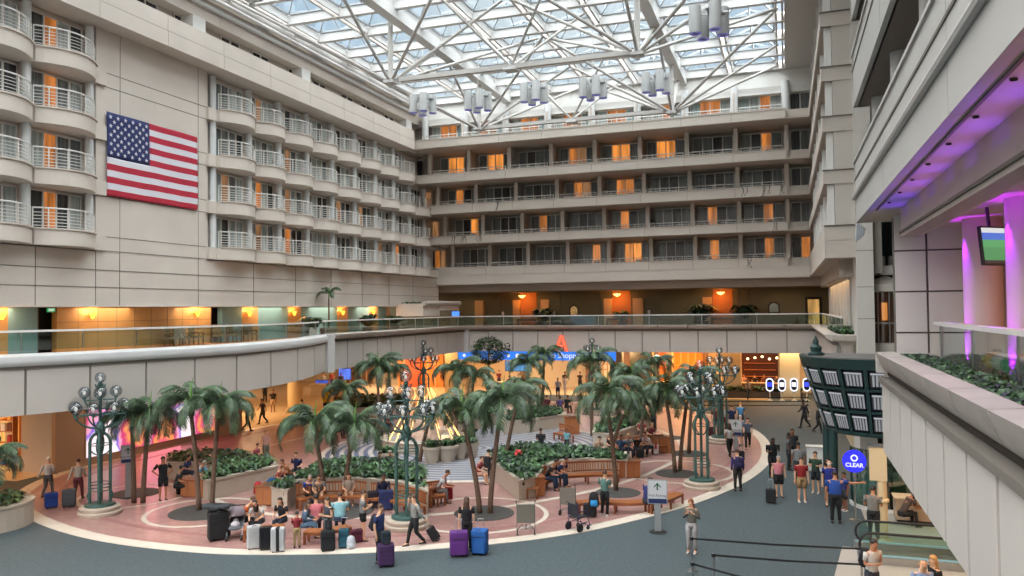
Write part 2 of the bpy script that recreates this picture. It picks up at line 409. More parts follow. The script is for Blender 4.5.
# upper band
root = struct(empty('wall_left_parapet_band'))
bw = 3.9; yy = 6.0
while yy < 55.2:
    y1 = min(yy+bw, 55.4)
    MB().box(-28.4, -27.0, yy+.012, y1-.012, BAND0, 20.98).build('panel', M_wall, root)
    MB().box(-28.4, -27.02, yy+.012, y1-.012, 21.01, BAND1).build('panel', M_wall, root)
    yy += bw
MB().box(-28.4, -27.05, 6, 55.4, BAND0+.02, BAND1-.02).build('backing', M_seam, root)
struct(MB().box(-29.6, -28.4, 6, 62, BAND0, BAND0+.2).build('ceiling_left_soffit', M_soff))
struct(MB().box(-30.2, -28.0, 6, 62, 20.4, BAND2+.05).build('wall_left_clerestory', mat('clerestory_wall', '#b5aca2', .7)))
root = struct(empty('wall_left_top_band'))
yy = 6.0
while yy < 60:
    y1 = min(yy+bw, 61)
    MB().box(-28.6, -27.3, yy+.012, y1-.012, BAND2, BAND3).build('panel', M_wall, root)
    yy += bw
# clerestory windows: dark panes between pale piers, tagged as windows
M_dgl = mat('dark_glass', '#3b3a3c', .15, spec=.6)
wn = [0]
def window(x0, x1, y0, y1, z0, z1, m, nx=2, frame=M_wframe, name=None, axis='x', mats=None, ft=.05, depth=.08):
    """framed window; axis 'x' = lies in plane X=const (x0), axis 'y' = lies in plane Y=const (y0); panes counted nx"""
    wn[0] += 1
    r = struct(empty(name or 'window_%d' % wn[0]))
    a0, a1 = (y0, y1) if axis == 'x' else (x0, x1)
    w = (a1-a0)/nx
    fr = MB()
    def B(p0, p1, q0, q1, d0, d1):
        if axis == 'x': fr.box(x0+d0, x0+d1, p0, p1, q0, q1)
        else: fr.box(p0, p1, y0-d1, y0-d0, q0, q1)
    B(a0, a1, z0, z0+ft, 0, depth); B(a0, a1, z1-ft, z1, 0, depth)
    for i in range(nx+1):
        c = a0+i*w; B(max(a0, c-ft/2-.01), min(a1, c+ft/2+.01), z0+ft, z1-ft, 0, depth)
    fr.build('window_frame', frame, r)
    for i in range(nx):
        p = MB(); mm = mats[i] if mats else m
        if axis == 'x': p.box(x0-.02, x0+.015, a0+i*w, a0+(i+1)*w, z0, z1)
        else: p.box(a0+i*w, a0+(i+1)*w, y0-.015, y0+.02, z0, z1)
        p.build('pane', mm, r)
    return r
yy = 12.0
while yy < 54:
    window(-28.0, 0, yy, yy+1.5, 21.78, 22.46, M_dgl, 2); yy += 2.6 if (int(yy) % 3) else 3.4
for y in (22.0, 31.3, 40.6, 54.5):
    struct(MB().box(-28.1, -27.25, y, y+.9, BAND1, BAND2).build('trim_clerestory_pier', M_white))

# room glazing materials: a few lit rooms, the rest curtained glass
def lit(name, c, s):
    if name in MATS: return MATS[name]
    m = bpy.data.materials.new(name); m.use_nodes = True; nt = m.node_tree; b = nt.nodes['Principled BSDF']; L = nt.links.new
    tc = nt.nodes.new('ShaderNodeTexCoord'); mp = nt.nodes.new('ShaderNodeMapping'); mp.inputs['Scale'].default_value = (3, 3, .3)
    n = nt.nodes.new('ShaderNodeTexNoise'); n.inputs['Scale'].default_value = 1.2; n.inputs['Detail'].default_value = 2
    r = nt.nodes.new('ShaderNodeValToRGB'); cc = srgb(c); r.color_ramp.elements[0].color = tuple(x*.45 for x in cc[:3])+(1,); r.color_ramp.elements[1].color = tuple(min(1, x*1.25) for x in cc[:3])+(1,)
    r.color_ramp.elements[0].position = .35; r.color_ramp.elements[1].position = .62
    L(tc.outputs['Object'], mp.inputs['Vector']); L(mp.outputs[0], n.inputs['Vector']); L(n.outputs['Fac'], r.inputs['Fac']); L(r.outputs['Color'], b.inputs['Emission Color'])
    b.inputs['Base Color'].default_value = (.05, .03, .02, 1); b.inputs['Emission Strength'].default_value = s; b.inputs['Roughness'].default_value = .2
    MATS[name] = m; return m
def curtain(name, c0, c1, rough=.25):
    if name in MATS: return MATS[name]
    m = bpy.data.materials.new(name); m.use_nodes = True; nt = m.node_tree; b = nt.nodes['Principled BSDF']; L = nt.links.new
    tc = nt.nodes.new('ShaderNodeTexCoord'); mp = nt.nodes.new('ShaderNodeMapping'); mp.inputs['Scale'].default_value = (9, 9, .4)
    n = nt.nodes.new('ShaderNodeTexNoise'); n.inputs['Scale'].default_value = 1; n.inputs['Detail'].default_value = 2
    r = nt.nodes.new('ShaderNodeValToRGB'); r.color_ramp.elements[0].color = srgb(c0); r.color_ramp.elements[1].color = srgb(c1)
    r.color_ramp.elements[0].position = .35; r.color_ramp.elements[1].position = .65
    L(tc.outputs['Object'], mp.inputs['Vector']); L(mp.outputs[0], n.inputs['Vector']); L(n.outputs['Fac'], r.inputs['Fac']); L(r.outputs['Color'], b.inputs['Base Color'])
    b.inputs['Roughness'].default_value = rough
    MATS[name] = m; return m
LIT = [lit('lit_room_a', '#e08a3c', 1.0), lit('lit_room_b', '#d9823a', .7), lit('lit_room_c', '#c08a5c', .45)]
CUR = [curtain('sheer_curtain', '#8f9a98', '#b9c0bd'), curtain('grey_curtain', '#5d6364', '#7e8584'), curtain('dim_room', '#35373a', '#50514f'), curtain('dim_room_b', '#2a2b2d', '#454443')]

# left balconies: slab with bowed front, bowed steel railing, column, glazed door
def bay_mesh(W):
    """local: x outwards, y along the facade 0..W"""
    n = 14
    def arc(off=0, dmax=.95, base=.28):
        # near end short straight return, then a bow reaching far end abruptly
        pts = []
        for i in range(n+1):
            t = i/n; pts.append((base+dmax*sin(pi*(.06+.88*t))**.8-dmax*sin(pi*.06)**.8+off, .05+(W-.1)*t))
        return pts
    return arc
rng = random.Random(3)
def make_bay(W):
    arc = bay_mesh(W)
    r = empty('curved_balcony')
    pts = arc()
    poly = [(-.56, 0)]+[(0, 0)]+pts+[(0, W), (-.56, W)]
    s = MB().prism(poly, 0, FH).build('slab', M_wall, r)
    cap = MB().sweep([Vector(p) for p in pts][::-1], [(-.07, FH-.005), (.035, FH-.005), (.035, FH+.05), (-.07, FH+.05)]).build('coping', M_wall, r)
    pr = [Vector(p) for p in arc(-.1)]
    rail = MB().tube([(p.x, p.y, FH+.84) for p in pr], .032, 6).build('top_rail', M_white, r)
    for k in range(5):
        MB().tube([(p.x, p.y, FH+.14+k*.13) for p in pr], .014, 4).build('rail_bar', M_white, r)
    for i in (0, 2, 5, 9, 12, 14):
        MB().tube([(pr[i].x, pr[i].y, FH+.02), (pr[i].x, pr[i].y, FH+.84)], .026, 5).build('baluster', M_white, r)
    MB().lathe([(.17, FH), (.17, 2.42)], 14, (-.16, .02, 0)).build('column', M_col, r)
    MB().box(-.6, -.25, -.06, .3, FH, 2.42).build('side_wall', M_wall, r)
    return r
protoL = {}
def lit_pattern(row, k, near):
    return
LITL = {(3, 1): 2, (0, 1): 2, (0, 2): 1, (1, 1): 1, (1, 2): 2, (2, 2): 2, (0, 6): 2, (0, 7): 1, (1, 0): 2, (1, 4): 2, (1, 5): 2}
def door(X, y0, y1, z0, z1, row, k, lm=None):
    mats = []
    base = rng.choice(CUR[:3])
    for i in range(4):
        mats.append(rng.choice([CUR[0], CUR[0], CUR[1], CUR[2]]))
    if lm is not None:
        j = 1 if k % 2 else 1
        mats[j] = LIT[lm]
        if lm == 0: mats[j] = LIT[1]; mats[2] = LIT[2]
    window(X, 0, y0, y1, z0, z1, None, 4, mats=mats, depth=.06)
rowname = ['bottom', 'second lowest', 'third lowest', 'top']
allb = [('g', i) for i in range(len(BAYG)-1)]+[('h', i) for i in range(len(BAYY)-1)]
pG = make_bay(3.02); pH = make_bay(2.86); usedG = usedH = False
for row, zb in enumerate(RB):
    for kind, i in allb:
        ys = (BAYG if kind == 'g' else BAYY)
        y0, y1 = ys[i], ys[i+1]
        if row == 3 and kind == 'h' and i > 7: continue
        pr = pG if kind == 'g' else pH
        first = not (usedG if kind == 'g' else usedH)
        if first:
            o = pr
            if kind == 'g': usedG = True
            else: usedH = True
        else: o = dup(pr)
        o.location = (LX, y0, zb); o.scale = (1, (y1-y0)/(3.02 if kind == 'g' else 2.86), 1)
        if kind == 'g':
            lab = 'bowed balcony left of the flag, %s row, %s' % (rowname[row], ['farthest from the flag', 'middle one', 'the one nearest the flag'][i]); grp = 'bowed balconies left of the flag'
            if i == 0: lab = 'bowed balcony left of the flag, %s row, cut by the picture edge' % rowname[row]
        else:
            lab = 'bowed balcony right of the flag, %s row, %s from the flag' % (rowname[row], NTH[i]); grp = 'bowed balconies between flag and far corner'
        tag(o, lab, 'balcony', grp)
        zt = zb+2.3
        door(-28.5, y0+.42, y1-.12, zb+FH, zt, row, i, LITL.get((row, i)) if kind == 'h' else ({(3, 2): 1, (2, 2): 1, (1, 2): 1, (0, 2): 1}.get((row, i))))
# end columns and slab returns of each group
for row, zb in enumerate(RB):
    for y in (BAYG[-1], BAYY[-1]):
        struct(MB().lathe([(.17, zb+FH), (.17, zb+2.42)], 14, (-28.16, y, 0)).build('trim_column', M_col))
    for y0, y1 in ((BAYG[-1], 26.72), (33.2, BAYY[0]), (BAYY[-1], 61.8)):
        struct(MB().box(-29.6, -27.9, y0, y1, zb, zb+FH).build('trim_slab_return', M_wall))
struct(MB().box(-30.1, -29.5, 59.6, 64, 8.1, 21).build('wall_left_corner', M_wall))

# ================================================================== FLAG
def weld(o):
    import bmesh
    bm = bmesh.new(); bm.from_mesh(o.data); bmesh.ops.remove_doubles(bm, verts=bm.verts, dist=.002); bm.to_mesh(o.data); bm.free()
def flag():
    c0 = onX(106, 114, -27.98); c1 = onX(197, 135, -27.98); b1 = onX(197, 209, -27.98); b0 = onX(106, 197, -27.98)
    y0, y1 = c0.y, c1.y; zt = (c0.z+c1.z)/2; zb = (b0.z+b1.z)/2
    W = y1-y0; Hh = zt-zb
    r = empty('hanging_flag', (-27.93, y0, zb))
    red = mat('flag_red', '#b5283e', .8); wh = mat('flag_white', '#d6d5dd', .8); bl = mat('flag_blue', '#2c3566', .8)
    nx = 40
    def wav(x, z): return .025*sin(x*2.3+z*1.1)+.02*sin(x*5.1)*(1-z/Hh)+.05*max(0, .35-z)*sin(x*14)
    st = MB()
    nsub = 3
    for s in range(13):
        st.cur = 0 if s % 2 == 0 else 1
        for q in range(nsub):
            za = Hh*(1-(s+q/nsub)/13); zc = Hh*(1-(s+(q+1)/nsub)/13)
            for i in range(nx):
                xa = W*i/nx; xb = W*(i+1)/nx
                if s < 7 and xb <= W*.43: continue
                st.quad((wav(xa, zc), xa, zc), (wav(xb, zc), xb, zc), (wav(xb, za), xb, za), (wav(xa, za), xa, za))
    o = st.build('stripes', [red, wh], r, True); weld(o)
    ca = MB(); cz = Hh*6/13; cw = W*.43
    for i in range(18):
        for q in range(8):
            xa = cw*i/18; xb = cw*(i+1)/18; za = cz+(Hh-cz)*q/8; zc = cz+(Hh-cz)*(q+1)/8
            ca.quad((.006+wav(xa, za), xa, za), (.006+wav(xb, za), xb, za), (.006+wav(xb, zc), xb, zc), (.006+wav(xa, zc), xa, zc))
    weld(ca.build('canton', bl, r, True))
    ss = MB()
    for row in range(9):
        for i in range(6 if row % 2 == 0 else 5):
            x = cw*((i*2+1+(row % 2))/12); z = Hh-(Hh-cz)*(row+1)/10; rr = .105
            vs = [(.03+wav(x, z), x+(rr if k % 2 == 0 else rr*.42)*sin(pi*k/5), z+(rr if k % 2 == 0 else rr*.42)*cos(pi*k/5)) for k in range(10)]
            ss.add([(.03+wav(x, z), x, z)]+vs, [(0, 1+(k+1) % 10, 1+k) for k in range(10)])
    ss.build('stars', wh, r)
    for o in r.children:
        m = o.modifiers.new('s', 'SOLIDIFY'); m.thickness = .006
    tag(r, 'large red white and blue flag with stars hanging on the left wall', 'flag')
flag()

# ================================================================== BACK FACADE (overhanging tiers)
TY = [61.5, 60.0, 58.5, 57.0, 55.5]
TB = [10.70, 13.24, 15.59, 17.88, 20.35]
TT = [11.39, 13.88, 16.30, 18.54, 21.02]
M_back = mat('back_facade_panel', '#c4bbb1', .75, noise=.03, scale=.5)
CB = [.3-3.375*k for k in range(9)]
XL = [-29.0, -28.3, -27.9, -27.7, -27.5]
LITB = {(0, 4): 0, (0, 7): 3, (0, 3): 3, (1, 0): 1, (1, 4): 3, (1, 6): 3, (1, 7): 3, (1, 2): 3, (2, 0): 3, (2, 3): 2, (2, 4): 2, (3, 0): 0, (3, 1): 0, (3, 4): 0, (3, 5): 0, (3, 7): 3, (3, 3): 2, (0, 6): 3}
for k in range(5):
    Y, zb, zt = TY[k], TB[k], TT[k]
    root = struct(empty('wall_back_tier'))
    x = .3
    MB().box(XL[k]+.05, .3, Y+.04, Y+.6, zb+.01, zt-.01).build('backing', M_seam, root)
    xs = [.3]+[c for c in [CB[j]-.15 for j in range(1, 8)]]+[XL[k]]
    for i in range(len(xs)-1):
        MB().box(xs[i+1]+.012, xs[i]-.012, Y, Y+.1, zb, zt).build('panel', M_back, root)
    MB().box(XL[k], .32, Y-.05, Y+.12, zt-.07, zt+.01).build('coping', M_back, root)
    MB().box(.3, 1.74, Y+.55, Y+.7, zb, zt).build('panel', M_back, root)
    # slab
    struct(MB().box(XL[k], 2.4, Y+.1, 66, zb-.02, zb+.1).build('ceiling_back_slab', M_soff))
    ceil_z = TB[k+1]-.02 if k < 4 else 22.55
    YW = Y+2.0
    struct(MB().box(-31, 4, YW+.1, YW+.4, zb+.1, ceil_z+.1).build('wall_back_rooms', mat('room_wall', '#a9a198', .8)))
    for j in range(8):
        xa, xb = CB[j+1]+.28, CB[j]-.28
        key = LITB.get((k, 7-j))
        if k == 4: key = [2, 2, 2, 2, 2, 3, 2, 3][7-j]
        cc = CUR[1:4] if k < 4 else [curtain('terrace_pane', '#93a7a8', '#b4c4c4')]*2+[CUR[0]]
        mats = [rng.choice(cc) for _ in range(4)]
        if k < 4: mats[0] = CUR[1]; mats[3] = CUR[1]
        mats = list(mats)
        if key == 0: mats[1] = mats[2] = LIT[0]
        elif key == 1: mats[2] = LIT[0]
        elif key == 2: mats[1] = LIT[1]; mats[2] = LIT[1 if j % 2 else 2]
        elif key == 3: mats[1 if j % 2 else 2] = LIT[1]
        window(xa, xb, YW+.05, 0, zt-.15, min(ceil_z-.1, zt+1.65), None, 4, axis='y', mats=mats)
    xa, xb = .75, 1.7
    window(.6, 1.9, YW+.05, 0, zt-.15, min(ceil_z-.1, zt+1.65), None, 2, axis='y', mats=[CUR[2], LIT[1] if k == 0 else CUR[1]])
    if k < 4 : window(-30.2 if k else -29.6, -28.0, YW+.05, 0, zt-.15, min(ceil_z-.1, zt+1.65), None, 3, axis='y', mats=[CUR[3], LIT[1] if k in (0, 1) else CUR[3], LIT[2] if k < 3 else CUR[3]])
    # columns
    for j in range(9):
        cz = ceil_z
        if k < 4:
            struct(MB().box(CB[j]-.15, CB[j]+.15, Y+.45, Y+.8, zb+.1, cz).build('trim_column', M_back))
        else:
            struct(MB().lathe([(.26, zt-.3), (.26, cz+.6)], 14, (CB[j], Y+1.2, 0)).build('trim_column', M_col))
        # partitions between balconies
        if 0 < j < 8: struct(MB().box(CB[j]-.06, CB[j]+.06, Y+.8, YW+.1, zb+.1, cz).build('wall_balcony_divider', M_back))
# lower fascia band and stepped soffit of the lowest tier
struct(MB().box(-29.6, 1.74, 61.55, 62.0, 9.92, 10.72).build('wall_back_lower_band', M_back))
struct(MB().box(-29.6, 2.6, 62.0, 63.4, 9.86, 9.98).build('ceiling_back_soffit', M_soff))
struct(MB().box(-29.6, 2.6, 63.2, 63.6, 9.3, 9.9).build('wall_back_soffit_drop', M_soff))
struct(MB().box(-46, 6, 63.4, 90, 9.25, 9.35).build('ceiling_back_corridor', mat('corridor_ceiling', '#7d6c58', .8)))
# metal rails with dark-legged furniture on the back balconies
def back_rail(W):
    r = empty('balcony_rail')
    MB().tube([(0, 0, .3), (W, 0, .3)], .035, 6).build('handrail', M_white, r)
    MB().tube([(0, 0, .12), (W, 0, .12)], .02, 5).build('lower_bar', M_white, r)
    for i in range(5): MB().tube([(W*i/4, 0, -.02), (W*i/4, 0, .3)], .02, 5).build('post', M_white, r)
    return r
pr = back_rail(2.95); first = True
tiern = ['lowest', 'second lowest', 'middle', 'second highest', 'highest']
M_ctop = mat('balcony_table_top', '#8f8c88', .4); M_cleg = mat('balcony_table_leg', '#26221f', .5)
def bal_chair():
    r = empty('balcony_chair')
    MB().box(-.22, .22, -.22, .22, .4, .45).build('seat', M_cleg, r)
    MB().box(-.22, .22, .17, .22, .45, .85).build('backrest', M_ctop, r)
    for a in (-.19, .19):
        for b in (-.19, .19): MB().box(a-.02, a+.02, b-.02, b+.02, 0, .4).build('leg', M_cleg, r)
    return r
pc = bal_chair(); cfirst = True
for k in range(5):
    for j in range(8):
        x = CB[j+1]+.2
        o = pr if first else dup(pr); first = False
        o.location = (x, TY[k]+.25, TT[k]+.01)
        tag(o, 'white rail on the %s tier of the back facade, %s opening from its left' % (tiern[k], NTH[7-j]), 'railing', 'white balcony rails on the back facade')
        if rng.random() < .8:
            for q in range(2):
                c = pc if cfirst else dup(pc); cfirst = False
                c.location = (x+.7+1.4*q, TY[k]+1.1, TB[k]+.1); c.rotation_euler.z = pi*(.15 if q else -.15)
                tag(c, 'balcony chair on the %s back tier, %s opening from left, %s of the two' % (tiern[k], NTH[7-j], 'right' if q else 'left'), 'chair', 'chairs on the back balconies')
# thin vines dangling over the back tiers
vk = 0
for px, py, n_ in ((498, 198, 2), (452, 234, 3), (464, 238, 3), (478, 236, 2), (746, 191, 2), (765, 186, 3), (778, 188, 2), (772, 221, 2), (834, 262, 1), (750, 262, 2)):
    k = min(range(5), key=lambda q: abs(onY(px, py, TY[q]).z-TT[q]))
    p = onY(px, py, TY[k]-.06); b = MB()
    for q in range(n_):
        x = rng.uniform(-.3, .3); pts = [(x, 0, .05), (x+.05, -.04, -.15), (x+rng.uniform(-.1, .1), -.05, -.35), (x+rng.uniform(-.15, .15), -.04, -.5-rng.uniform(0, .3))]; b.tube(pts, .012, 4)
        for z in pts[1:]: b.sphere(z, .05, 6, 4, .6)
    o = b.build('trailing_vine', mat('vine_dark', '#3d4436', .8), None, loc=(p.x, TY[k]-.06, TT[k])); vk += 1
    tag(o, 'thin dark vine dangling over the %s back tier, near its %s opening' % (tiern[k], NTH[max(0, min(8, int((p.x+26.7)/3.375)))]), 'plant', 'dangling vines')
# wall above the terrace, coved up to the skylight
struct(MB().box(-28.5, 2.4, 56.9, 57.8, 22.42, 22.5).build('ceiling_terrace', M_white))
struct(MB().add([(-28.5, 57.0, 22.45), (2.4, 57.0, 22.45), (2.4, 56.9, 22.9), (-28.5, 56.9, 22.9), (2.4, 56.95, 23.9), (-28.5, 56.95, 23.9), (2.4, 57.0, 24.6), (-28.5, 57.0, 24.6)], [(0, 1, 2, 3), (3, 2, 4, 5), (5, 4, 6, 7)]).build('wall_back_cove', M_white))

# ================================================================== RIGHT SIDE: far block, tower, near block
RX = 1.74
far = struct(empty('wall_right_far_block'))
for k in range(5):
    zb, zt = TB[k], TT[k]
    MB().box(RX, RX+.12, 38.0, TY[k]+.55, zb, zt).build('panel', M_back, far)
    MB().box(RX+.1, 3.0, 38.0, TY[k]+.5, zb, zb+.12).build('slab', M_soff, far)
    MB().box(RX, 3.0, 37.95, 38.1, zb, zt).build('ledge', M_back, far)
    MB().box(RX-.03, 3.0, 37.9, 38.1, zt-.05, zt).build('coping', M_seam, far)
    if k < 4: top = TB[k+1]
    else: top = 24.3
    MB().box(RX+.46, 3.0, 38.0, 38.3, zt, top).build('pier', M_wallR, far)
    MB().box(RX+1.5, RX+1.7, 38.3, 62, zt, top).build('room_wall', mat('room_wall', '#a9a198', .8), far)
    for i, y in enumerate((38.12, 42.3, 45.7, 49.1, 52.5, 55.9)):
        MB().box(RX+.16, RX+.44, y, y+.35, zt, top).build('column', M_white, far)
MB().box(RX, RX+.14, 38.0, 62.0, 9.92, 10.72).build('lower_band', M_back, far)
MB().box(RX, 3.0, 37.95, 38.1, 9.92, 10.72).build('lower_ledge', M_back, far)
MB().add([(RX, 38, 9.93), (3.3, 38, 9.93), (3.3, 62, 9.93), (RX, 62, 9.93)], [(0, 1, 2, 3)]).build('soffit', M_soff, far)
struct(MB().box(2.5, 2.7, 39.5, 62, 9.2, 9.95).build('wall_right_soffit_drop', M_soff))
struct(MB().box(2.6, 9, 39.5, 64, 9.15, 9.25).build('ceiling_right_corridor', M_soff))
M_warmw = mat('warm_wall', '#cbb594', .7)
struct(MB().box(2.4, 3.3, 39.6, 39.75, 9.1, 9.95).build('wall_soffit_closer', M_soff))
struct(MB().box(3.3, 3.6, 41, 76, 0, 9.95).build('wall_right_far', M_warmw))
for y in (42, 44.5, 47, 49.5, 52, 54.5, 57, 59.5, 62):
    struct(MB().box(3.05, 3.32, y, y+.55, DZ, 9.2).build('trim_pier', M_white))
# tower: pale shaft with a round glass lift below
M_tower = mat('tower_panel', '#cfcbc3', .65, noise=.03, scale=.6)
struct(MB().box(3.0, 3.7, 37.85, 38.2, 0, 24.1).build('wall_tower_left', M_tower))
struct(MB().box(3.0, 3.3, 38.2, 41.5, 0, 24.1).build('wall_tower_side', M_tower))
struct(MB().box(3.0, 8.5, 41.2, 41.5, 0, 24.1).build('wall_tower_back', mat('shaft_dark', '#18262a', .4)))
struct(MB().box(3.72, 4.1, 38.3, 41.2, 9.2, 24.1).build('wall_tower_fin', mat('fin_grey', '#9a978f', .6)))
struct(MB().box(5.0, 8.5, 38.4, 38.7, 0, 24.1).build('wall_tower_right', M_tower))
for z in (7.2, 8.6, 10.2, 12.0, 14.0): seam('trim_joint', 3.0, 3.71, 37.835, 37.85, z-.012, z+.012)
for x in (4.45, 4.75): struct(MB().box(x, x+.07, 41.0, 41.2, 9, 24).build('trim_guide_rail', mat('rail_teal', '#234c50', .4)))
lift = empty('glass_lift', (4.28, 39.5, 0))
autosmooth(MB().lathe([(.02, 9.15), (.45, 9.0), (.92, 8.72), (.95, 8.4), (.9, 8.38), (.02, 8.38)], 28).build('crown', M_tower, lift))
autosmooth(MB().lathe([(.02, 5.0), (.92, 5.0), (.94, 6.1), (.02, 6.1)], 28).build('base_ring', M_tower, lift))
autosmooth(MB().lathe([(.88, 6.1), (.88, 8.38)], 28).build('glass_cylinder', glassmat('lift_glass', '#c4b8a8', .1), lift))
for k in range(7):
    a = pi+k*pi/6+.1
    MB().tube([(.89*cos(a), .89*sin(a), 6.1), (.89*cos(a), .89*sin(a), 8.38)], .03, 6).build('mullion', M_steel, lift)
MB().lathe([(.91, 6.95), (.91, 7.02)], 28).build('belt', M_steel, lift)
MB().box(-.35, .6, .2, .75, 6.1, 8.38).build('cab_back', mat('cab_wood', '#8a5a34', .5), lift)
MB().box(-.1, .12, .12, .2, 7.1, 7.9).build('cab_lamp', emat('cab_lamp_glow', '#ffb060', 1.2), lift)
tag(lift, 'round glass lift with pale crown in front of the pale tower at right', 'lift')
mc = empty('lift_motor', (4.55, 39.4, 9.15))
MB().box(-.42, .45, -.3, .3, 0, .42).build('housing', M_white, mc)
for x in (-.3, 0, .28): MB().lathe([(.01, .42), (.1, .42), (.1, .85), (.01, .85)], 10, (x, 0, 0)).build('drum', M_steel, mc)
tag(mc, 'white lift machinery standing on top of the glass lift crown', 'machine')
# gallery of balconies projecting over the near right deck
nb = struct(empty('wall_right_near_block'))
M_near = mat('near_fascia', '#b1aea9', .7, noise=.04, scale=.5)
NX = 1.80; NY = 22.5
tiers = [(9.95, 11.55), (13.0, 14.35), (15.3, 16.6), (17.6, 18.9), (20.0, 21.3)]
for k, (zb, zt) in enumerate(tiers):
    for y0, y1 in ((NY-6.2, NY), (NY-12.4, NY-6.22), (NY-19, NY-12.42)):
        MB().box(NX, NX+.14, y0, y1-.02, zb, zt).build('panel', M_near, nb)
    if k == 0:
        MB().tube([(NX-.03, NY, 10.62), (NX-.03, 3, 10.62)], .07, 8).build('moulding', M_near, nb)
        MB().box(NX-.02, NX+.1, 3, NY, 11.05, 11.1).build('groove', M_seam, nb)
    else:
        MB().box(NX-.02, NX+.1, 3, NY, zt-.42, zt-.38).build('groove', M_seam, nb)
    MB().box(NX-.04, NX+.3, 3, NY+.02, zt-.04, zt+.03).build('coping', M_near, nb)
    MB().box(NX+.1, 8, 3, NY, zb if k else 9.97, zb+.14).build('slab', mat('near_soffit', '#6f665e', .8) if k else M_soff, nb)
    MB().box(NX, 6, NY-.1, NY, zb, zt).build('end_panel', M_near, nb)
    zn = tiers[k+1][0] if k < 4 else 24.3
    MB().box(NX+1.9, NX+2.1, 3, NY-.1, zt-1, zn).build('room_wall', mat('room_wall', '#a9a198', .8), nb)
    for y in (NY-.9, NY-4.6, NY-8.3, NY-12, NY-15.7):
        autosmooth(MB().lathe([(.2, zb+.1), (.2, zn)], 14, (NX+.55, y, 0)).build('column', M_near, nb))
# soffit over the lobby with a dropped beam
struct(MB().box(2.5, 2.82, 3, 19.7, 9.32, 9.97).build('trim_dropped_beam', mat('beam_mauve', '#b3a49c', .75)))
struct(MB().box(2.46, 2.5, 3, 19.7, 9.40, 9.45).build('trim_beam_groove', M_seam))
struct(MB().box(2.0, 2.04, 3, 19.7, 9.945, 9.97).build('trim_soffit_groove', M_seam))
struct(MB().box(2.8, 14, 3, 22, 9.62, 9.75).build('ceiling_lobby', mat('lobby_ceiling', '#c9b8b0', .8)))
struct(MB().box(2.82, 2.9, 3, 19.7, 9.33, 9.4).build('trim_cove_lip', mat('lobby_ceiling', '#c9b8b0', .8)))
# panelled wall behind the lobby
pw = struct(empty('wall_lobby_panelled'))
MB().box(2.5, 4.35, 21.0, 21.2, DZ, 9.9).build('backing', M_seam, pw)
for i, (xa, xb) in enumerate(((2.52, 3.18), (3.23, 3.95))):
    for j in range(4):
        MB().box(xa, xb, 20.93, 21.0, DZ+.02+j*.98, DZ+.96+j*.98).build('panel', M_tower, pw)
MB().box(3.98, 4.25, 20.93, 21.0, DZ, 9.9).build('end_panel', mat('taupe_panel', '#8b8178', .7), pw)
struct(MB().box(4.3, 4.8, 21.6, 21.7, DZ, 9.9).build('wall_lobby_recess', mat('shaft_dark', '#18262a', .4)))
struct(MB().box(4.75, 14, 21.0, 21.3, DZ, 9.9).build('wall_lobby_back', mat('lobby_wall', '#a8948a', .7)))
struct(MB().box(7.4, 7.7, 3, 21, DZ, 9.9).build('wall_lobby_side', mat('lobby_wall_warm', '#c09a80', .7)))
M_lcol = mat('lobby_column', '#cbb9b4', .5)
for (x, y) in ((4.0, 19.2), (4.0, 15.7), (4.0, 12.0)):
    autosmooth(struct(MB().lathe([(.37, DZ), (.37, 9.65)], 28, (x, y, 0)).build('trim_lobby_column', M_lcol)), 60)
# end wall far behind the camera, outer right shell
struct(MB().box(-32, 14, -14.3, -14, 0, 24.3).build('wall_front', M_wall))
struct(MB().box(13.7, 14, -14, 90, 0, 24.3).build('wall_right_outer', M_wall))
struct(MB().box(-46.3, -46, 8, 90, DZ, 9.3).build('wall_deck_outer', M_wall))
# ================================================================== ROOF
Z0 = 24.0; SX0, SX1 = -26.4, 0.0; PX = 3.3; PY = 3.15; SY1 = 56.75; NYC = 19
M_roofw = mat('roof_white', '#d0cfcd', .55)
M_strut = mat('strut_grey', '#bebbb7', .5)
M_rglass = glassmat('skylight_glass', '#e4eef2', .06)
M_bar = mat('glazing_bar', '#9fa5aa', .5)
roof = struct(empty('ceiling'))
YS = [SY1-PY*i for i in range(NYC+1)]; XS = [SX0+PX*i for i in range(9)]
for i, y in enumerate(YS):
    MB().box(SX0-.4, SX1+.3, y-.16, y+.16, Z0, Z0+.55).build('cross_beam', M_roofw, roof)
for i, x in enumerate(XS):
    for d in (-.17, .17):
        MB().box(x+d-.055, x+d+.055, YS[-1], YS[0], Z0+.08, Z0+.5).build('long_beam', M_roofw, roof)
def pyramid():
    a, b = PX/2-.3, PY/2-.22; ap = Vector((0, 0, .95))
    cs = [Vector((-a, -b, 0)), Vector((a, -b, 0)), Vector((a, b, 0)), Vector((-a, b, 0))]
    bars = MB(); gl = MB()
    for i in range(4):
        p, q = cs[i], cs[(i+1) % 4]
        gl.add([p, q, ap], [(0, 1, 2)])
        bars.beam(p, ap, .07, .09); bars.beam(p, q, .1, .12); bars.beam((p+q)/2, ap, .05, .06)
    return gl, bars
gl, bars = pyramid(); base = None
for i in range(NYC):
    for j in range(8):
        loc = (SX0+PX*(j+.5), YS[i]-PY/2, Z0+.55)
        if base is None:
            g = gl.build('skylight_pane', M_rglass, roof); b = bars.build('skylight_bars', M_bar, g); base = (g, b)
        else:
            g = base[0].copy(); COL.objects.link(g); b = base[1].copy(); COL.objects.link(b); g.parent = roof; b.parent = g
        g.location = loc
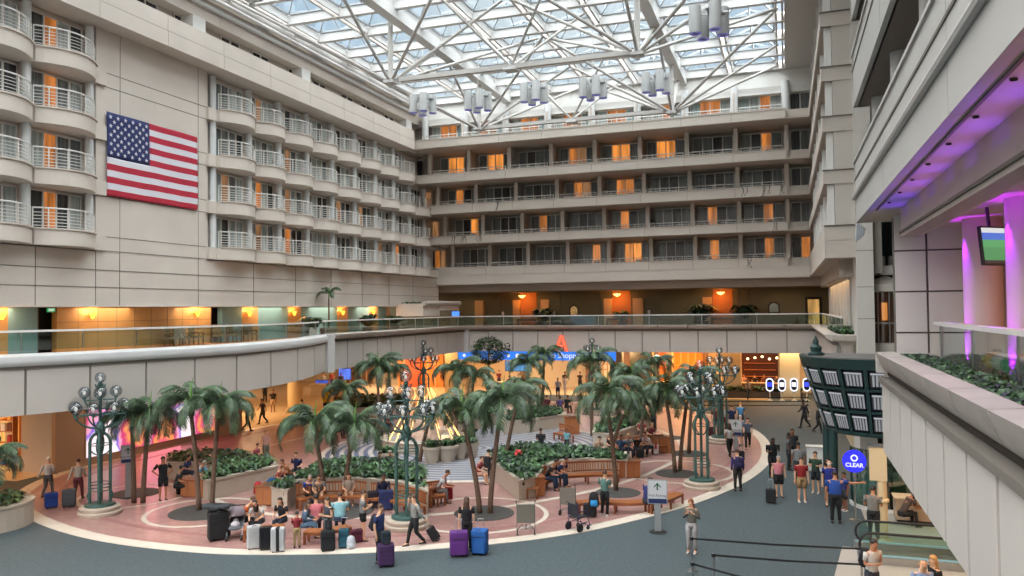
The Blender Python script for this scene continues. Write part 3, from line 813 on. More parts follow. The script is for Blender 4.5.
# solid strips of roof beside the skylight
struct(MB().box(-30.2, SX0-.3, -15, 62, 24.1, 24.4).build('ceiling_left_strip', M_roofw))
struct(MB().box(SX1+.28, 14, -15, 62, 24.02, 24.4).build('ceiling_right_strip', mat('roof_grey', '#cbc9c4', .7)))
struct(MB().box(-32, 14, SY1+.1, 92, 24.3, 24.6).build('ceiling_back_strip', M_roofw))
# gutter tubes and brackets along the left eave
for (x, z, r) in ((-26.75, 23.75, .2), (-26.5, 23.35, .1), (-27.2, 23.2, .13)):
    struct(autosmooth(MB().tube([(x, -10, z), (x, 56, z)], r, 10).build('trim_gutter_tube', M_roofw), 60))
for y in (10, 15.5, 21, 26.5, 32, 37.5, 43, 48.5, 54):
    struct(MB().add([(-28.6, y, 23.1), (-26.5, y, 24.1), (-28.6, y, 24.1), (-28.6, y+.25, 23.1), (-26.5, y+.25, 24.1), (-28.6, y+.25, 24.1)], [(0, 1, 2), (3, 5, 4), (0, 3, 4, 1), (1, 4, 5, 2), (0, 2, 5, 3)]).build('trim_bracket', M_roofw))
# deep box girders
for x in (-19.8, -6.6):
    struct(MB().box(x-.3, x+.3, 5, 56.7, 23.55, 24.1).build('trim_girder', M_roofw))
# tree-like struts
NZ = 20.42
NODES = [(-20.0, 51.3), (-6.7, 51.6), (-20.4, 38.9), (-6.7, 39.0), (-20.0, 26.3), (-6.7, 26.3), (-20, 13.7), (-6.7, 13.7)]
nn = 0
for (nx_, ny_) in NODES:
    r = struct(empty('trim_strut_tree', (nx_, ny_, NZ)))
    MB().box(-.32, .32, -.32, .32, -.08, .12).build('node_plate', M_roofw, r)
    autosmooth(MB().lathe([(.01, -.3), (.1, -.28), (.14, -.08), (.01, -.08)], 12).build('node_cap', M_roofw, r))
    tg = []
    for dx in (-6.6, 0, 6.6):
        for dy in (-6.3, 0, 6.3):
            tg.append((dx, dy))
    for dx, dy in tg:
        if nx_+dx > 1.0 or ny_+dy > 57: dx = min(dx, 1.2-nx_); dy = min(dy, 56-ny_)
        rad = .15 if dx == 0 and dy == 0 else .088
        autosmooth(MB().tube([(dx*.02, dy*.02, .05), (dx, dy, Z0-NZ+.1)], rad, 8).build('strut', M_strut, r))
for y in (51.45, 38.95, 26.3):
    c = struct(empty('trim_bottom_chord', (-13.35, y, NZ)))
    MB().box(-6.5, 6.5, -.14, .14, -.02, .22).build('chord', M_strut, c)
    MB().box(-.35, .35, -.35, .35, -.12, .03).build('node_plate', M_roofw, c)
    for dx, dy in ((-3.3, -3.15), (3.3, -3.15), (-3.3, 3.15), (3.3, 3.15)):
        autosmooth(MB().tube([(0, 0, .1), (dx, dy, Z0-NZ+.1)], .07, 8).build('strut', M_strut, c))

# hanging cylinder lamp clusters
M_shade = mat('lamp_cylinder_grey', '#b4b6b6', .5)
M_lens = emat('lamp_lens_glow', '#8580c8', .6)
def cyl_cluster():
    r = empty('hanging_lamp_cluster')
    MB().tube([(0, 0, .9), (0, 0, 3.6)], .02, 5).build('suspension_rod', M_white, r)
    MB().box(-.75, .75, -.04, .04, .3, .38).box(-.04, .04, -.75, .75, .3, .38).build('cross_arm', M_steel, r)
    for a in range(4):
        x, y = .6*cos(a*pi/2+.5), .6*sin(a*pi/2+.5)
        o = MB().lathe([(.01, .62), (.24, .62), (.25, .58), (.25, -.5), (.22, -.5), (.22, -.35), (.01, -.35)], 18, (x, y, 0)).build('cylinder', M_shade, r); autosmooth(o)
        MB().lathe([(.16, -.505), (.235, -.505), (.235, -.53), (.16, -.53)], 18, (x, y, 0)).build('lens_ring', M_lens, o)
    return r
pcx = cyl_cluster(); f1 = True
for i, (px, py, Y) in enumerate([(423, 105, 45), (478, 102, 45), (534, 94, 45), (593, 89, 45), (656, 84, 45), (709, 22, 33)]):
    p = onY(px, py, Y)
    o = pcx if f1 else dup(pcx); f1 = False
    o.location = (p.x, p.y, p.z)
    tag(o, ['cluster of four grey cylinder lamps hung nearest the left wall', 'second grey lamp cluster from the left wall, before the left strut tree', 'third grey lamp cluster from the left wall, middle of the row', 'fourth grey lamp cluster from the left wall', 'fifth grey lamp cluster, beside the right far strut tree', 'larger grey lamp cluster hanging alone nearer the camera'][i], 'lamp', 'hanging grey lamp clusters')

# ================================================================== LEVEL-4 LEFT PROMENADE WALL
M_or = mat('honey_wood_panel', '#cb9d66', .45, noise=.06, scale=2)
M_teal = mat('teal_wall', '#7fa9b6', .7)
DXW = -29.4
def yat(px, x=DXW, py=325): return onX(px, py, x).y
segs = [(-12, 8, M_or), (8, 38, M_teal), (38, 57, None), (57, 211, M_or), (211, 222, None), (222, 242, M_teal), (242, 258, M_or), (258, 288, M_teal), (288, 301, M_or), (301, 337, M_teal), (337, 348, M_or), (348, 369, M_teal), (369, 378, M_or), (378, 386, M_teal), (386, 390, M_or)]
nwall = struct(empty('wall_promenade'))
for a, b, m in segs:
    y0, y1 = yat(a), yat(b)
    if m is None:
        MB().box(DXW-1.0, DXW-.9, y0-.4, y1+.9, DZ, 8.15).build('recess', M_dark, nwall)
        MB().box(DXW-1.0, DXW, y0-.02, y0+.04, DZ, 8.15).build('jamb', mat('bronze_jamb', '#5a4636', .5), nwall)
        continue
    MB().box(DXW-.3, DXW, y0, y1, DZ, 8.15).build('panel', m, nwall)
    if m is M_or and b-a > 40:
        for yy in [y0+(y1-y0)*k/9 for k in range(1, 9)]: MB().box(DXW, DXW+.006, yy-.008, yy+.008, DZ, 8.15).build('joint', M_seam, nwall)
        for zz in (6.95, 7.45): MB().box(DXW, DXW+.006, y0, y1, zz-.008, zz+.008).build('joint', M_seam, nwall)
struct(MB().box(-34, -33.8, 44, 62, DZ, 9.3).build('wall_lobby_lounge', mat('oxblood_wall', '#4a211b', .6)))
struct(MB().box(-46, -29.4, 10, 62, 8.14, 8.3).build('ceiling_promenade', M_soff))
struct(MB().box(-31, -28.0, 9, 62, 8.1, 8.16).build('ceiling_promenade_lip', M_wall))
# exit sign over the recess
es = empty('exit_sign', (DXW+.05, yat(50), 7.98)); MB().box(-.03, .03, -.18, .18, -.09, .09).build('case', emat('exit_green', '#2f9a55', .9), es)
def text_obj(name, s, size, m, parent, loc, rot, ext=.005, align='CENTER', bold=0):
    c = bpy.data.curves.new(name, 'FONT'); c.body = s; c.size = size; c.extrude = ext; c.align_x = align; c.align_y = 'CENTER'; c.offset = bold
    t = bpy.data.objects.new('tmp_text', c); COL.objects.link(t); bpy.context.view_layer.update()
    me = bpy.data.meshes.new_from_object(t.evaluated_get(bpy.context.evaluated_depsgraph_get())); me.materials.clear(); me.materials.append(m)
    bpy.data.objects.remove(t); o = bpy.data.objects.new(name, me); COL.objects.link(o); o.parent = parent; o.location = loc; o.rotation_euler = rot; return o
M_wtext = emat('sign_white', '#ffffff', 1.0)
text_obj('lettering', 'EXIT', .14, M_wtext, es, (.035, 0, 0), (pi/2, 0, pi/2))
tag(es, 'small green exit sign over the dark doorway of the left promenade', 'sign')
# notice frames
def sconce():
    r = empty('wall_sconce')
    o = MB().lathe([(.01, -.17), (.07, -.13), (.13, .02), (.17, .16), (.155, .16), (.1, 0), (.01, -.1)], 14).build('bowl', emat('sconce_glow', '#ff9a2a', 6.0), r); autosmooth(o)
    MB().box(-.15, -.02, -.05, .05, -.1, .06).build('bracket', mat('brass', '#8a6a3a', .3, 1), r)
    return r
ps = sconce(); f1 = True
spx = [(2, 316.5), (92.6, 316), (197.6, 314), (249.7, 314), (294.4, 313.5), (343, 313), (373.4, 312.5)]
slab = ['at the picture edge beside the teal wall', 'on the long honey wood wall near the doorway', 'above the row of lounge chairs', 'on the narrow honey panel just past the teal door', 'on the second narrow honey panel', 'behind the potted palm on the promenade', 'beside the potted shrub on the promenade']
M_w = '#ffb870'
for i, (px, py) in enumerate(spx):
    p = onX(px, py, DXW+.18)
    o = ps if f1 else dup(ps); f1 = False
    o.location = p; o.scale = (.8, .8, .8); tag(o, 'glowing amber wall sconce '+slab[i], 'lamp', 'amber wall sconces of the promenade')
    light('POINT', 'sconce_light', (p.x+.12, p.y, p.z+.2), 26, M_w, .1)
for i, (px, py, w) in enumerate([(400, 312, 'left'), (414.7, 312, 'right')]):
    p = onY(px, py, 61.8) if False else onX(px, py, -33.6)
    o = dup(ps); o.location = p; tag(o, 'amber sconce in the dark lounge corner, %s of its pair' % w, 'lamp', 'lounge corner sconces')
    light('POINT', 'sconce_light', (p.x+.3, p.y, p.z+.2), 26, M_w, .1)
for y in (16, 22, 28, 34, 40, 46, 52, 58):
    light('AREA', 'promenade_fill', (-28.9, y, 8.05), 60, '#ffe2bc', 1.2, (0, 0, 0), 3)  # unseen area lamps added to brighten the dark promenade walls
# lounge volume near the far left corner with planted ledge (px 385-440)
struct(MB().box(-28.6, -25.9, 57.5, 61.3, 7.75, 8.3).build('wall_lounge_canopy', M_wall))
struct(autosmooth(MB().tube([(-25.85, 54.4, 8.32), (-25.85, 61.3, 8.32)], .2, 10).build('trim_canopy_roll', M_corb), 60))
struct(MB().box(-28.2, -25.95, 54.4, 57.5, 7.35, 8.3).build('wall_lounge_canopy_front', M_wall))

# lounge chairs on the promenade
M_cwood = mat('chair_wood_brown', '#755c46', .5); M_cuph = mat('chair_upholstery', '#8d7c62', .85, noise=.15, scale=20)
def lounge_chair():
    r = empty('lounge_chair')
    MB().box(-.27, .27, -.27, .25, .36, .47).build('seat', M_cuph, r)
    b = MB(); M = Matrix.Rotation(-.22, 4, 'X'); b.cbox((0, .27, .72), (.54, .07, .55), 0, None); b.build('backrest', M_cuph, r)
    for a in (-.27, .27):
        for y in (-.24, .26): MB().box(a-.025, a+.025, y-.025, y+.025, 0, .6).build('leg', M_cwood, r)
        MB().box(a-.035, a+.035, -.27, .28, .59, .63).build('armrest', M_cwood, r)
    return r
pch = lounge_chair(); f1 = True
for i, (px, py, a) in enumerate([(142, 346, .3), (164, 345.5, -.2), (178, 344.5, .3), (200, 343, -.3), (216, 342, .2), (228, 341, -.4)]):
    p = G(px, py, DZ); o = pch if f1 else dup(pch); f1 = False
    o.location = (max(p.x, -28.8), p.y, DZ); o.rotation_euler.z = pi/2+a+pi*0
    tag(o, 'brown lounge chair on the promenade, %s from the left of the row' % NTH[i], 'chair', 'lounge chairs along the honey wood wall')

# ================================================================== LEVEL-4 BACK CORRIDOR
CY4 = 67.0
M_olive = mat('olive_wall', '#6b6650', .75, noise=.04, scale=1); M_orn = mat('amber_niche', '#b5713a', .6); M_palew = mat('pale_wood_pillar', '#c49a68', .5)
struct(MB().box(-46, 6, CY4, CY4+.3, DZ, 9.3).build('wall_corridor_back', M_olive))
def xat(px, Y=CY4, py=318): return onY(px, py, Y).x
for a, b in ((520, 537), (613, 631), (713, 733)):
    struct(MB().box(xat(a), xat(b), CY4-.05, CY4+.01, DZ, 9.25).build('wall_niche', M_orn))
for a, b in ((475, 483.5), (513, 520), (541, 549), (604, 612), (633, 643), (703, 712)):
    struct(MB().box(xat(a, CY4-.4), xat(b, CY4-.4), CY4-.45, CY4, DZ, 8.6).build('trim_pillar', M_palew))
for px in (500, 560, 600, 660, 694, 738, 748): struct(MB().box(xat(px)-.05, xat(px)+.05, CY4-.1, CY4, DZ, 9.25).build('trim_corridor_post', M_olive))
def pend():
    r = empty('ceiling_lamp')
    MB().tube([(0, 0, .15), (0, 0, .5)], .02, 5).build('stem', M_steel, r)
    autosmooth(MB().lathe([(.01, -.1), (.22, 0), (.34, .14), (.3, .14), (.01, .02)], 16).build('bowl', emat('lamp_bowl_glow', '#ffb45c', 5), r))
    return r
pp = pend(); f1 = True
for i, px in enumerate((522, 617, 720.6)):
    p = onY(px, 293, CY4-1.0); o = pp if f1 else dup(pp); f1 = False
    o.location = (p.x, p.y, 8.85); tag(o, 'glowing bowl lamp over the %s amber niche of the far corridor' % ['left', 'middle', 'right'][i], 'lamp', 'bowl lamps of the far corridor')
    light('POINT', 'bowl_light', (p.x, p.y, 8.65), 60, '#ff9a40', .2)
for x in (-27, -20, -13.4, -6.6, 0): light('AREA', 'corridor_light', (x, 65.3, 9.2), 24, '#ffcc96', 2.5, (0, 0, 0), .8)
# screen, mirrors, notices, tables
scn = empty('wall_screen', (onY(456, 314, CY4-.2).x, CY4-.25, onY(456, 314, CY4).z))
MB().box(-.4, .4, -.03, .03, -.27, .27).build('bezel', M_dark, scn)
MB().box(-.37, .37, -.045, -.03, -.24, .24).build('display', emat('screen_blue', '#4a83e8', 1.6), scn); tag(scn, 'small bright blue screen on the far corridor wall', 'screen')
def mirror(px, py, w, h, lab, m):
    p = onY(px, py, CY4-.1); r = empty('arched_mirror', (p.x, CY4-.06, p.z))
    n = 12
    def arch(w, h, y0, y1):
        pts = [(-w/2, -h/2), (w/2, -h/2)]+[(w/2*cos(pi*k/n), h/2-.25+.3*sin(pi*k/n)) for k in range(n+1)]
        N = len(pts); b = MB(); b.add([(x, y0, z) for x, z in pts]+[(x, y1, z) for x, z in pts], [tuple(range(N)), tuple(range(2*N-1, N-1, -1))]+[(i, N+i, N+(i+1) % N, (i+1) % N) for i in range(N)]); return b
    arch(w, h, -.05, .02).build('mirror_frame', mat('mirror_frame', '#3a2a1c', .4), r); arch(w-.22, h-.22, -.07, -.05).build('mirror_face', m, r); tag(r, lab, 'mirror'); return r
mirror(574, 311, .85, .95, 'arched dark framed mirror in the far corridor, between the left and middle niches', mat('mirror_warm', '#c9b07a', .15, .8)); mirror(774, 308, .9, .9, 'arched dark framed mirror in the far corridor, right of the right niche', mat('mirror_dim', '#8d8f85', .15, .9))
for i, (px, py) in enumerate([(503, 313.5), (554, 313), (649, 312), (693, 311)]):
    p = onY(px, py, CY4-.05); r = empty('notice_panel', (p.x, CY4-.04, p.z)); MB().box(-.16, .16, -.02, .02, -.22, .22).build('frame', M_dark, r); MB().box(-.12, .12, -.03, -.02, -.17, .17).build('sheet', mat('paper', '#d7d9d4', .7), r)
    tag(r, 'small framed notice on the far corridor wall, %s from left' % NTH[i], 'notice', 'framed notices of the far corridor')
p = onY(813.6, 311, CY4-.1); r = empty('lit_doorway', (p.x, CY4-.06, DZ)); MB().box(-.62, .62, -.06, .02, 0, 2.35).build('door_frame', M_dark, r); MB().box(-.42, .42, -.08, -.06, .05, 2.15).build('glowing_panel', lit('lit_door', '#d9a55e', .8), r); tag(r, 'tall dark framed glowing doorway panel at the right end of far corridor', 'door')
def ctable():
    r = empty('console_table'); w = mat('console_wood', '#7a4a2a', .45)
    MB().box(-.9, .9, -.25, .25, .72, .78).build('top', w, r); MB().box(-.85, .85, -.22, .22, .6, .72).build('apron', w, r)
    for a in (-.85, .85):
        for b in (-.2, .2): MB().box(a-.04, a+.04, b-.04, b+.04, 0, .6).build('leg', w, r)
    return r
pt = ctable(); f1 = True
for i, px in enumerate((527, 575, 617, 668, 722)):
    o = pt if f1 else dup(pt); f1 = False; o.location = (xat(px, CY4-.8), CY4-.8, DZ)
    tag(o, 'long wooden console table against the far corridor wall, %s from left' % NTH[i], 'table', 'console tables of the far corridor')

# ================================================================== LEVEL-3 PERIMETER
M_beige = mat('arcade_wall', '#b8a084', .65, noise=.03, scale=.5); M_gwall = mat('grey_arcade_wall', '#9a8f85', .7)
# left shop, corner and screen wall
struct(MB().box(-36.0, -34.0, 29.3, 29.5, 0, 4.4).build('wall_shop_corner', M_beige))
struct(MB().box(-34.2, -34.0, 29.5, 41.2, 0, 4.4).build('wall_screen_side', M_gwall))
struct(MB().box(-34.2, -33.9, 40.9, 43.5, 0, 4.4).build('wall_screen_end', M_beige))
struct(MB().box(-60, -34.2, 43.3, 43.5, 0, 4.4).build('wall_arcade_return', M_beige))
struct(MB().box(-46, -36, 29.6, 29.8, 0, 4.4).build('wall_shop_back', mat('shop_orange', '#c97a36', .6)))
scr = empty('video_wall', (-33.97, 31.3, .42))
MB().box(-.06, 0, -.1, 9.9, -.08, 3.3).build('surround', M_gwall, scr)
def flower_mat():
    m = bpy.data.materials.new('flower_screen'); m.use_nodes = True; nt = m.node_tree; L = nt.links.new; b = nt.nodes['Principled BSDF']
    tc = nt.nodes.new('ShaderNodeTexCoord'); v = nt.nodes.new('ShaderNodeTexVoronoi'); v.inputs['Scale'].default_value = .4; v.feature = 'F1'
    n = nt.nodes.new('ShaderNodeTexNoise'); n.inputs['Scale'].default_value = 1.3; n.inputs['Detail'].default_value = 3
    vm = nt.nodes.new('ShaderNodeVectorMath'); vm.operation = 'MULTIPLY_ADD'; vm.inputs[1].default_value = (.8, .8, .8)
    L(tc.outputs['Object'], n.inputs['Vector']); L(n.outputs['Color'], vm.inputs[0]); L(tc.outputs['Object'], vm.inputs[2]); L(vm.outputs[0], v.inputs['Vector'])
    r = nt.nodes.new('ShaderNodeValToRGB'); e = r.color_ramp.elements
    e[0].position = .0; e[0].color = srgb('#ffe6d0'); e[1].position = 1; e[1].color = srgb('#fff4f4')
    for p, c in ((.18, '#f0507c'), (.33, '#ff9a5a'), (.42, '#d23c74'), (.5, '#f7a8c4'), (.56, '#8a6ad8'), (.62, '#ffeef2')):
        x = e.new(p); x.color = srgb(c)
    r.color_ramp.interpolation = 'EASE'
    L(v.outputs['Distance'], r.inputs['Fac']); L(r.outputs['Color'], b.inputs['Emission Color']); b.inputs['Emission Strength'].default_value = 1.15; b.inputs['Base Color'].default_value = (.02, .02, .02, 1)
    return m
MB().box(0, .02, 0, 9.8, 0, 3.2).build('display', flower_mat(), scr)
tag(scr, 'huge bright video wall with pink and orange flowers on the grey side wall', 'screen')
light('AREA', 'video_wall_spill', (-33.7, 36.2, 2.0), 190, '#ff8fa8', 9.5, (0, R(-90), 0), 3)
# shop shelving
M_shelf = mat('shelf_wood', '#b8733a', .5)
def shelf_unit(w, h=3.2):
    r = empty('shop_shelf')
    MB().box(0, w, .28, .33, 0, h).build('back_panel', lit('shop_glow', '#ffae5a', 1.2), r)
    for x in (0, w-.07): MB().box(x, x+.07, 0, .33, 0, h).build('side_panel', M_shelf, r)
    for k in range(6): MB().box(.07, w-.07, 0, .3, .25+k*.56, .29+k*.56).build('shelf', M_shelf, r)
    return r
gc = [mat('goods_%d' % i, c, .7) for i, c in enumerate(['#d9c9a0', '#2e6fb0', '#c0392b', '#e6b25c', '#7c4a2a', '#e9e4dc', '#3a3a40', '#c96a8a'])]
first = None
for i, (x0, w) in enumerate([(-38.35, 1.9), (-40.6, 1.9), (-36.3+.1, .0)][:2]):
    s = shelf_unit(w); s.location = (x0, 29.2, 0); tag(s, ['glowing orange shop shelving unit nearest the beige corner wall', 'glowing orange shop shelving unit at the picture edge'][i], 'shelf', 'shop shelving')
    for k in range(6):
        for q in range(4):
            if rng.random() < .2: continue
            hh = rng.uniform(.18, .42); b = MB(); cx = x0+.28+q*.42; g = rng.choice(gc)
            if rng.random() < .5: b.lathe([(.01, 0), (.13, 0), (.16, hh*.4), (.1, hh*.8), (.06, hh), (.01, hh)], 10)
            else: b.cbox((0, 0, hh/2), (.26, .14, hh), rng.uniform(-.2, .2)); b.cbox((0, 0, hh+.02), (.12, .05, .04))
            o = b.build('shop_article', g); o.location = (cx, 29.34, .29+k*.56)
            tag(o, 'small shop article on the %s shelf from floor, place %s, %s unit' % (NTH[k], NTH[q], ['corner', 'edge'][i]), 'article', 'articles on the shop shelves')
light('AREA', 'shop_light', (-38.5, 28.2, 4.2), 140, '#ffb868', 3.5, (0, 0, 0), 1.5)
# far perimeter hall behind the deck
BW3 = 76.0
struct(MB().box(-75, 8, BW3, BW3+.3, 0, 4.4).build('wall_hall_back', mat('hall_wall', '#dccaa8', .6)))
struct(MB().box(-75, -74.7, 26, 95, 0, 4.4).build('wall_hall_side', M_beige))
M_hcol = mat('hall_column', '#cfb98f', .55)
def xb(px, Y, py=375): return onY(px, py, Y).x
autosmooth(struct(MB().lathe([(.75, 0), (.75, .12), (.62, .16), (.62, 4.4)], 28, (-36.7, 53.6, 0)).build('trim_round_column', M_hcol)), 60)
for a, b, Y in ((780, 800, 70), (613, 622, 68), (630, 652, 69), (722, 741, 71), (667, 672, 70), (445, 458, 66)):
    struct(MB().box(xb(a, Y), xb(b, Y), Y, Y+.9, 0, 4.4).build('trim_hall_pier', M_hcol))
# hall areas lit
for x, y, e, c in ((-38, 70, 560, '#ffe8cc'), (-52, 60, 500, '#ffe8cc'), (-24, 70, 560, '#ffe8cc'), (-15, 70, 620, '#ffeacf'), (-9, 71, 520, '#ffc078'), (-3.5, 72, 260, '#ffb878'), (1, 70, 420, '#ffe0b8'), (-31, 66, 500, '#ffd098'), (-40, 50, 600, '#ffd6a4'), (-39, 36, 160, '#ffd2a0'), (-37, 44, 300, '#ffd2a0')):
    light('AREA', 'hall_light', (x, y, 4.3), e, c, 5, (0, 0, 0), 3)
for y in (17, 25, 33): light('AREA', 'arcade_light', (-31, y, 4.2), 130, '#ffc890', 4, (0, 0, 0), 4)
# blue banner above the checkpoint and neon letter A
ban = empty('blue_banner', (xb(458, 62.6), 62.6, 0))
W = xb(616, 62.6)-xb(458, 62.6)
MB().box(0, W, 0, .08, 3.55, 4.32).build('panel', emat('banner_blue', '#2f78e0', 1.3), ban)
text_obj('lettering', '* to Shopping', .62, M_wtext, ban, (W*.69, -.03, 3.94), (pi/2, 0, 0))
for i, x in enumerate((.6, 1.8, 3.0, 4.6, 5.4, 11.9)):
    MB().lathe([(.01, -.01), (.14+.05*(i % 3), -.01), (.14, .01), (.01, .01)], 8).build('pictogram', M_wtext, ban, loc=(min(x, W-.5), -.02, 3.9)).rotation_euler = (pi/2, 0, 0)
tag(ban, 'long bright blue overhead banner with white lettering under the far deck', 'banner')
pA = onY(561.5, 343.5, 61.0)
nA = empty('neon_letter', (pA.x, 60.9, pA.z)); M_neon = emat('neon_red', '#ff4a2c', 3.0)
s = .62
for off, rr in ((0, .045), (.16, .03)):
    k = 1-off
    MB().tube([(-s*.8*k, 0, -s+off*.2), (0, 0, s*1.02*(1-off*.6)), (s*.8*k, 0, -s+off*.2)], rr, 6).build('neon_tube', M_neon, nA)
MB().tube([(-s*.42, 0, -s*.28), (s*.42, 0, -s*.28)], .045, 6).build('neon_tube', M_neon, nA)
MB().add([(-s*.95, .06, -s*1.05), (-s*.45, .06, -s*1.05), (0, .06, s*.35), (s*.45, .06, -s*1.05), (s*.95, .06, -s*1.05), (.18, .06, s*1.1), (-.18, .06, s*1.1)], [(0, 1, 2, 6), (2, 5, 6), (2, 3, 4, 5)]).build('backplate', emat('neon_back', '#ff7a5a', .8), nA)
tag(nA, 'glowing red letter A standing on the far fascia above the banner', 'sign')
# shop fronts and brown door frames deep in the hall
M_brn = mat('hall_brown', '#7a5638', .6); M_org = mat('hall_orange', '#d9823a', .6); M_red = mat('hall_red', '#a8502c', .6)
for a, b, Y, m in ((520, 526, 71, M_brn), (586, 590, 73, M_brn), (610, 614, 67, M_brn), (622, 630, 74, M_brn), (652, 658, 73, M_brn), (704, 708, 72, M_brn)):
    struct(MB().box(xb(a, Y), xb(b, Y), Y, Y+.5, 0, 4.4).build('trim_hall_frame', m))
for a, b, Y, m in ((660, 703, 75.4, M_org), (398, 443, 73, M_org), (405, 420, 72.6, M_red), (340, 372, 75, M_brn), (586, 612, 75.6, mat('hall_cream', '#efe0c0', .6))):
    struct(MB().box(xb(a, Y), xb(b, Y), Y, Y+.2, 0, 4.4).build('wall_shop_front', m))
    if m is not M_red:
        for q in range(1, 6):
            x = xb(a, Y)+(xb(b, Y)-xb(a, Y))*q/6
            struct(MB().box(x-.07, x+.07, Y-.06, Y, 0, 4.4).box(x-.5, x+.5, Y-.05, Y, 1.3+.5*(q % 3), 1.4+.5*(q % 3)).build('trim_shop_mullion', mat('mullion_tan', '#c9a070', .5)))
light('AREA', 'bar_light', (xb(682, 73), 73, 4.2), 260, '#ffb050', 3, (0, 0, 0), 2)
light('AREA', 'shop_red_light', (xb(420, 71), 71, 4.2), 200, '#ffb060', 3, (0, 0, 0), 2)
# advertising screen, shop counters, lounge bar
for px, py, w, h, Y, c, lab in ((518, 366, 2.5, .9, 70, '#2f7fae', 'wide teal and violet advertising screen under the banner at left'), (323, 385, 1.6, .9, 66, '#2a4fae', 'blue lit checkpoint screen near the round column'), (345, 374, 1.4, 1.1, 72, '#3f6fe0', 'second blue screen deeper in the left hall')):
    p = onY(px, py, Y); r = empty('advert_screen', (p.x, Y, p.z)); MB().box(-w/2-.05, w/2+.05, 0, .1, -h/2-.05, h/2+.05).build('bezel', M_dark, r); MB().box(-w/2, w/2, -.02, 0, -h/2, h/2).build('display', lit('adv_'+c, c, 1.3), r)
    MB().box(-.05, .05, 0, .08, -p.z, -h/2).build('stand', M_steel, r); tag(r, lab, 'screen')
def counter(px0, px1, Y, c, lab, h=1.1, d=.7):
    r = empty('service_counter', (xb(px0, Y), Y, 0)); w = xb(px1, Y)-xb(px0, Y)
    MB().box(0, w, 0, d, 0, h-.06).build('body', mat('cnt_'+c, c, .5), r); MB().box(-.04, w+.04, -.05, d+.05, h-.06, h).build('worktop', mat('counter_top', '#e0c8a0', .3), r); tag(r, lab, 'counter'); return r
counter(742, 778, 72.5, '#7a4a28', 'long brown cafe counter between the far piers'); counter(495, 530, 68.5, '#d8c6a8', 'pale service counter under the teal advertising screen'); counter(655, 700, 72, '#8a5026', 'orange lit bar counter left of the far lamps'); counter(310, 345, 63, '#cfc0a6', 'pale counter in the left hall behind the round column')
bar = empty('cafe_back_shelf', (xb(742, 75.5), 75.5, 0)); w = xb(778, 75.5)-xb(742, 75.5)
MB().box(0, w, 0, .3, 0, 4.3).build('back_panel', mat('cafe_dark', '#4a1f14', .6), bar)
for k in range(3): MB().box(.2, w-.2, -.3, 0, 1.4+k*.6, 1.45+k*.6).build('shelf', M_shelf, bar)
tag(bar, 'dark red cafe back wall with shelves behind the brown counter', 'shelf')
for i in range(7):
    p = Vector((xb(748, 74)+i*.62, 74, 3.1+.1*(i % 3))); r = empty('pendant_lamp', p); MB().tube([(0, 0, .1), (0, 0, 1.2)], .012, 4).build('cord', M_dark, r); autosmooth(MB().lathe([(.01, -.1), (.1, -.06), (.12, .04), (.03, .12)], 10).build('shade', emat('pend_glow', '#ffcf90', 5), r)); tag(r, 'small glowing pendant over the cafe counter, %s from left' % NTH[i], 'lamp', 'cafe pendants')
dp = onY(656.5, 358.5, 62.0); r = empty('round_sign', dp); autosmooth(MB().lathe([(.01, -.04), (.3, -.04), (.3, .04), (.01, .04)], 24).build('disc', emat('disc_green', '#dffff0', 1.6), r)); r.children[0].rotation_euler = (pi/2, 0, 0); MB().tube([(0, 0, .28), (0, 0, 4.4-dp.z)], .015, 4).build('hanger', M_steel, r); tag(r, 'small round pale green lit sign hanging under the far deck', 'sign')

# ================================================================== LIGHTING, SKY, CAMERA
w = bpy.data.worlds.new('World'); SC.world = w; w.use_nodes = True; nt = w.node_tree; L = nt.links.new
bg = nt.nodes['Background']; tc = nt.nodes.new('ShaderNodeTexCoord'); n = nt.nodes.new('ShaderNodeTexNoise'); n.inputs['Scale'].default_value = 2.2; n.inputs['Detail'].default_value = 5
r = nt.nodes.new('ShaderNodeValToRGB'); r.color_ramp.elements[0].position = .38; r.color_ramp.elements[0].color = srgb('#b4cfe6'); r.color_ramp.elements[1].position = .62; r.color_ramp.elements[1].color = srgb('#eaf1f5')
L(tc.outputs['Generated'], n.inputs['Vector']); L(n.outputs['Fac'], r.inputs['Fac']); L(r.outputs['Color'], bg.inputs['Color']); bg.inputs['Strength'].default_value = 1.15
def sun(name, rot, e, col, ang):
    l = bpy.data.lights.new(name, 'SUN'); l.energy = e; l.angle = R(ang); l.color = srgb(col)[:3]; o = bpy.data.objects.new(name, l); COL.objects.link(o); o.rotation_euler = rot; return o
sun('sky_dome_fill', (R(26), R(16), 0), 22.5, '#fffaf6', 130)  # wide lamp added to brighten the interior beyond the sky's own light
sun('right_side_fill', (R(6), R(-30), 0), 3.4, '#fffaf6', 90)  # second added sun, a fill for the right-hand walls
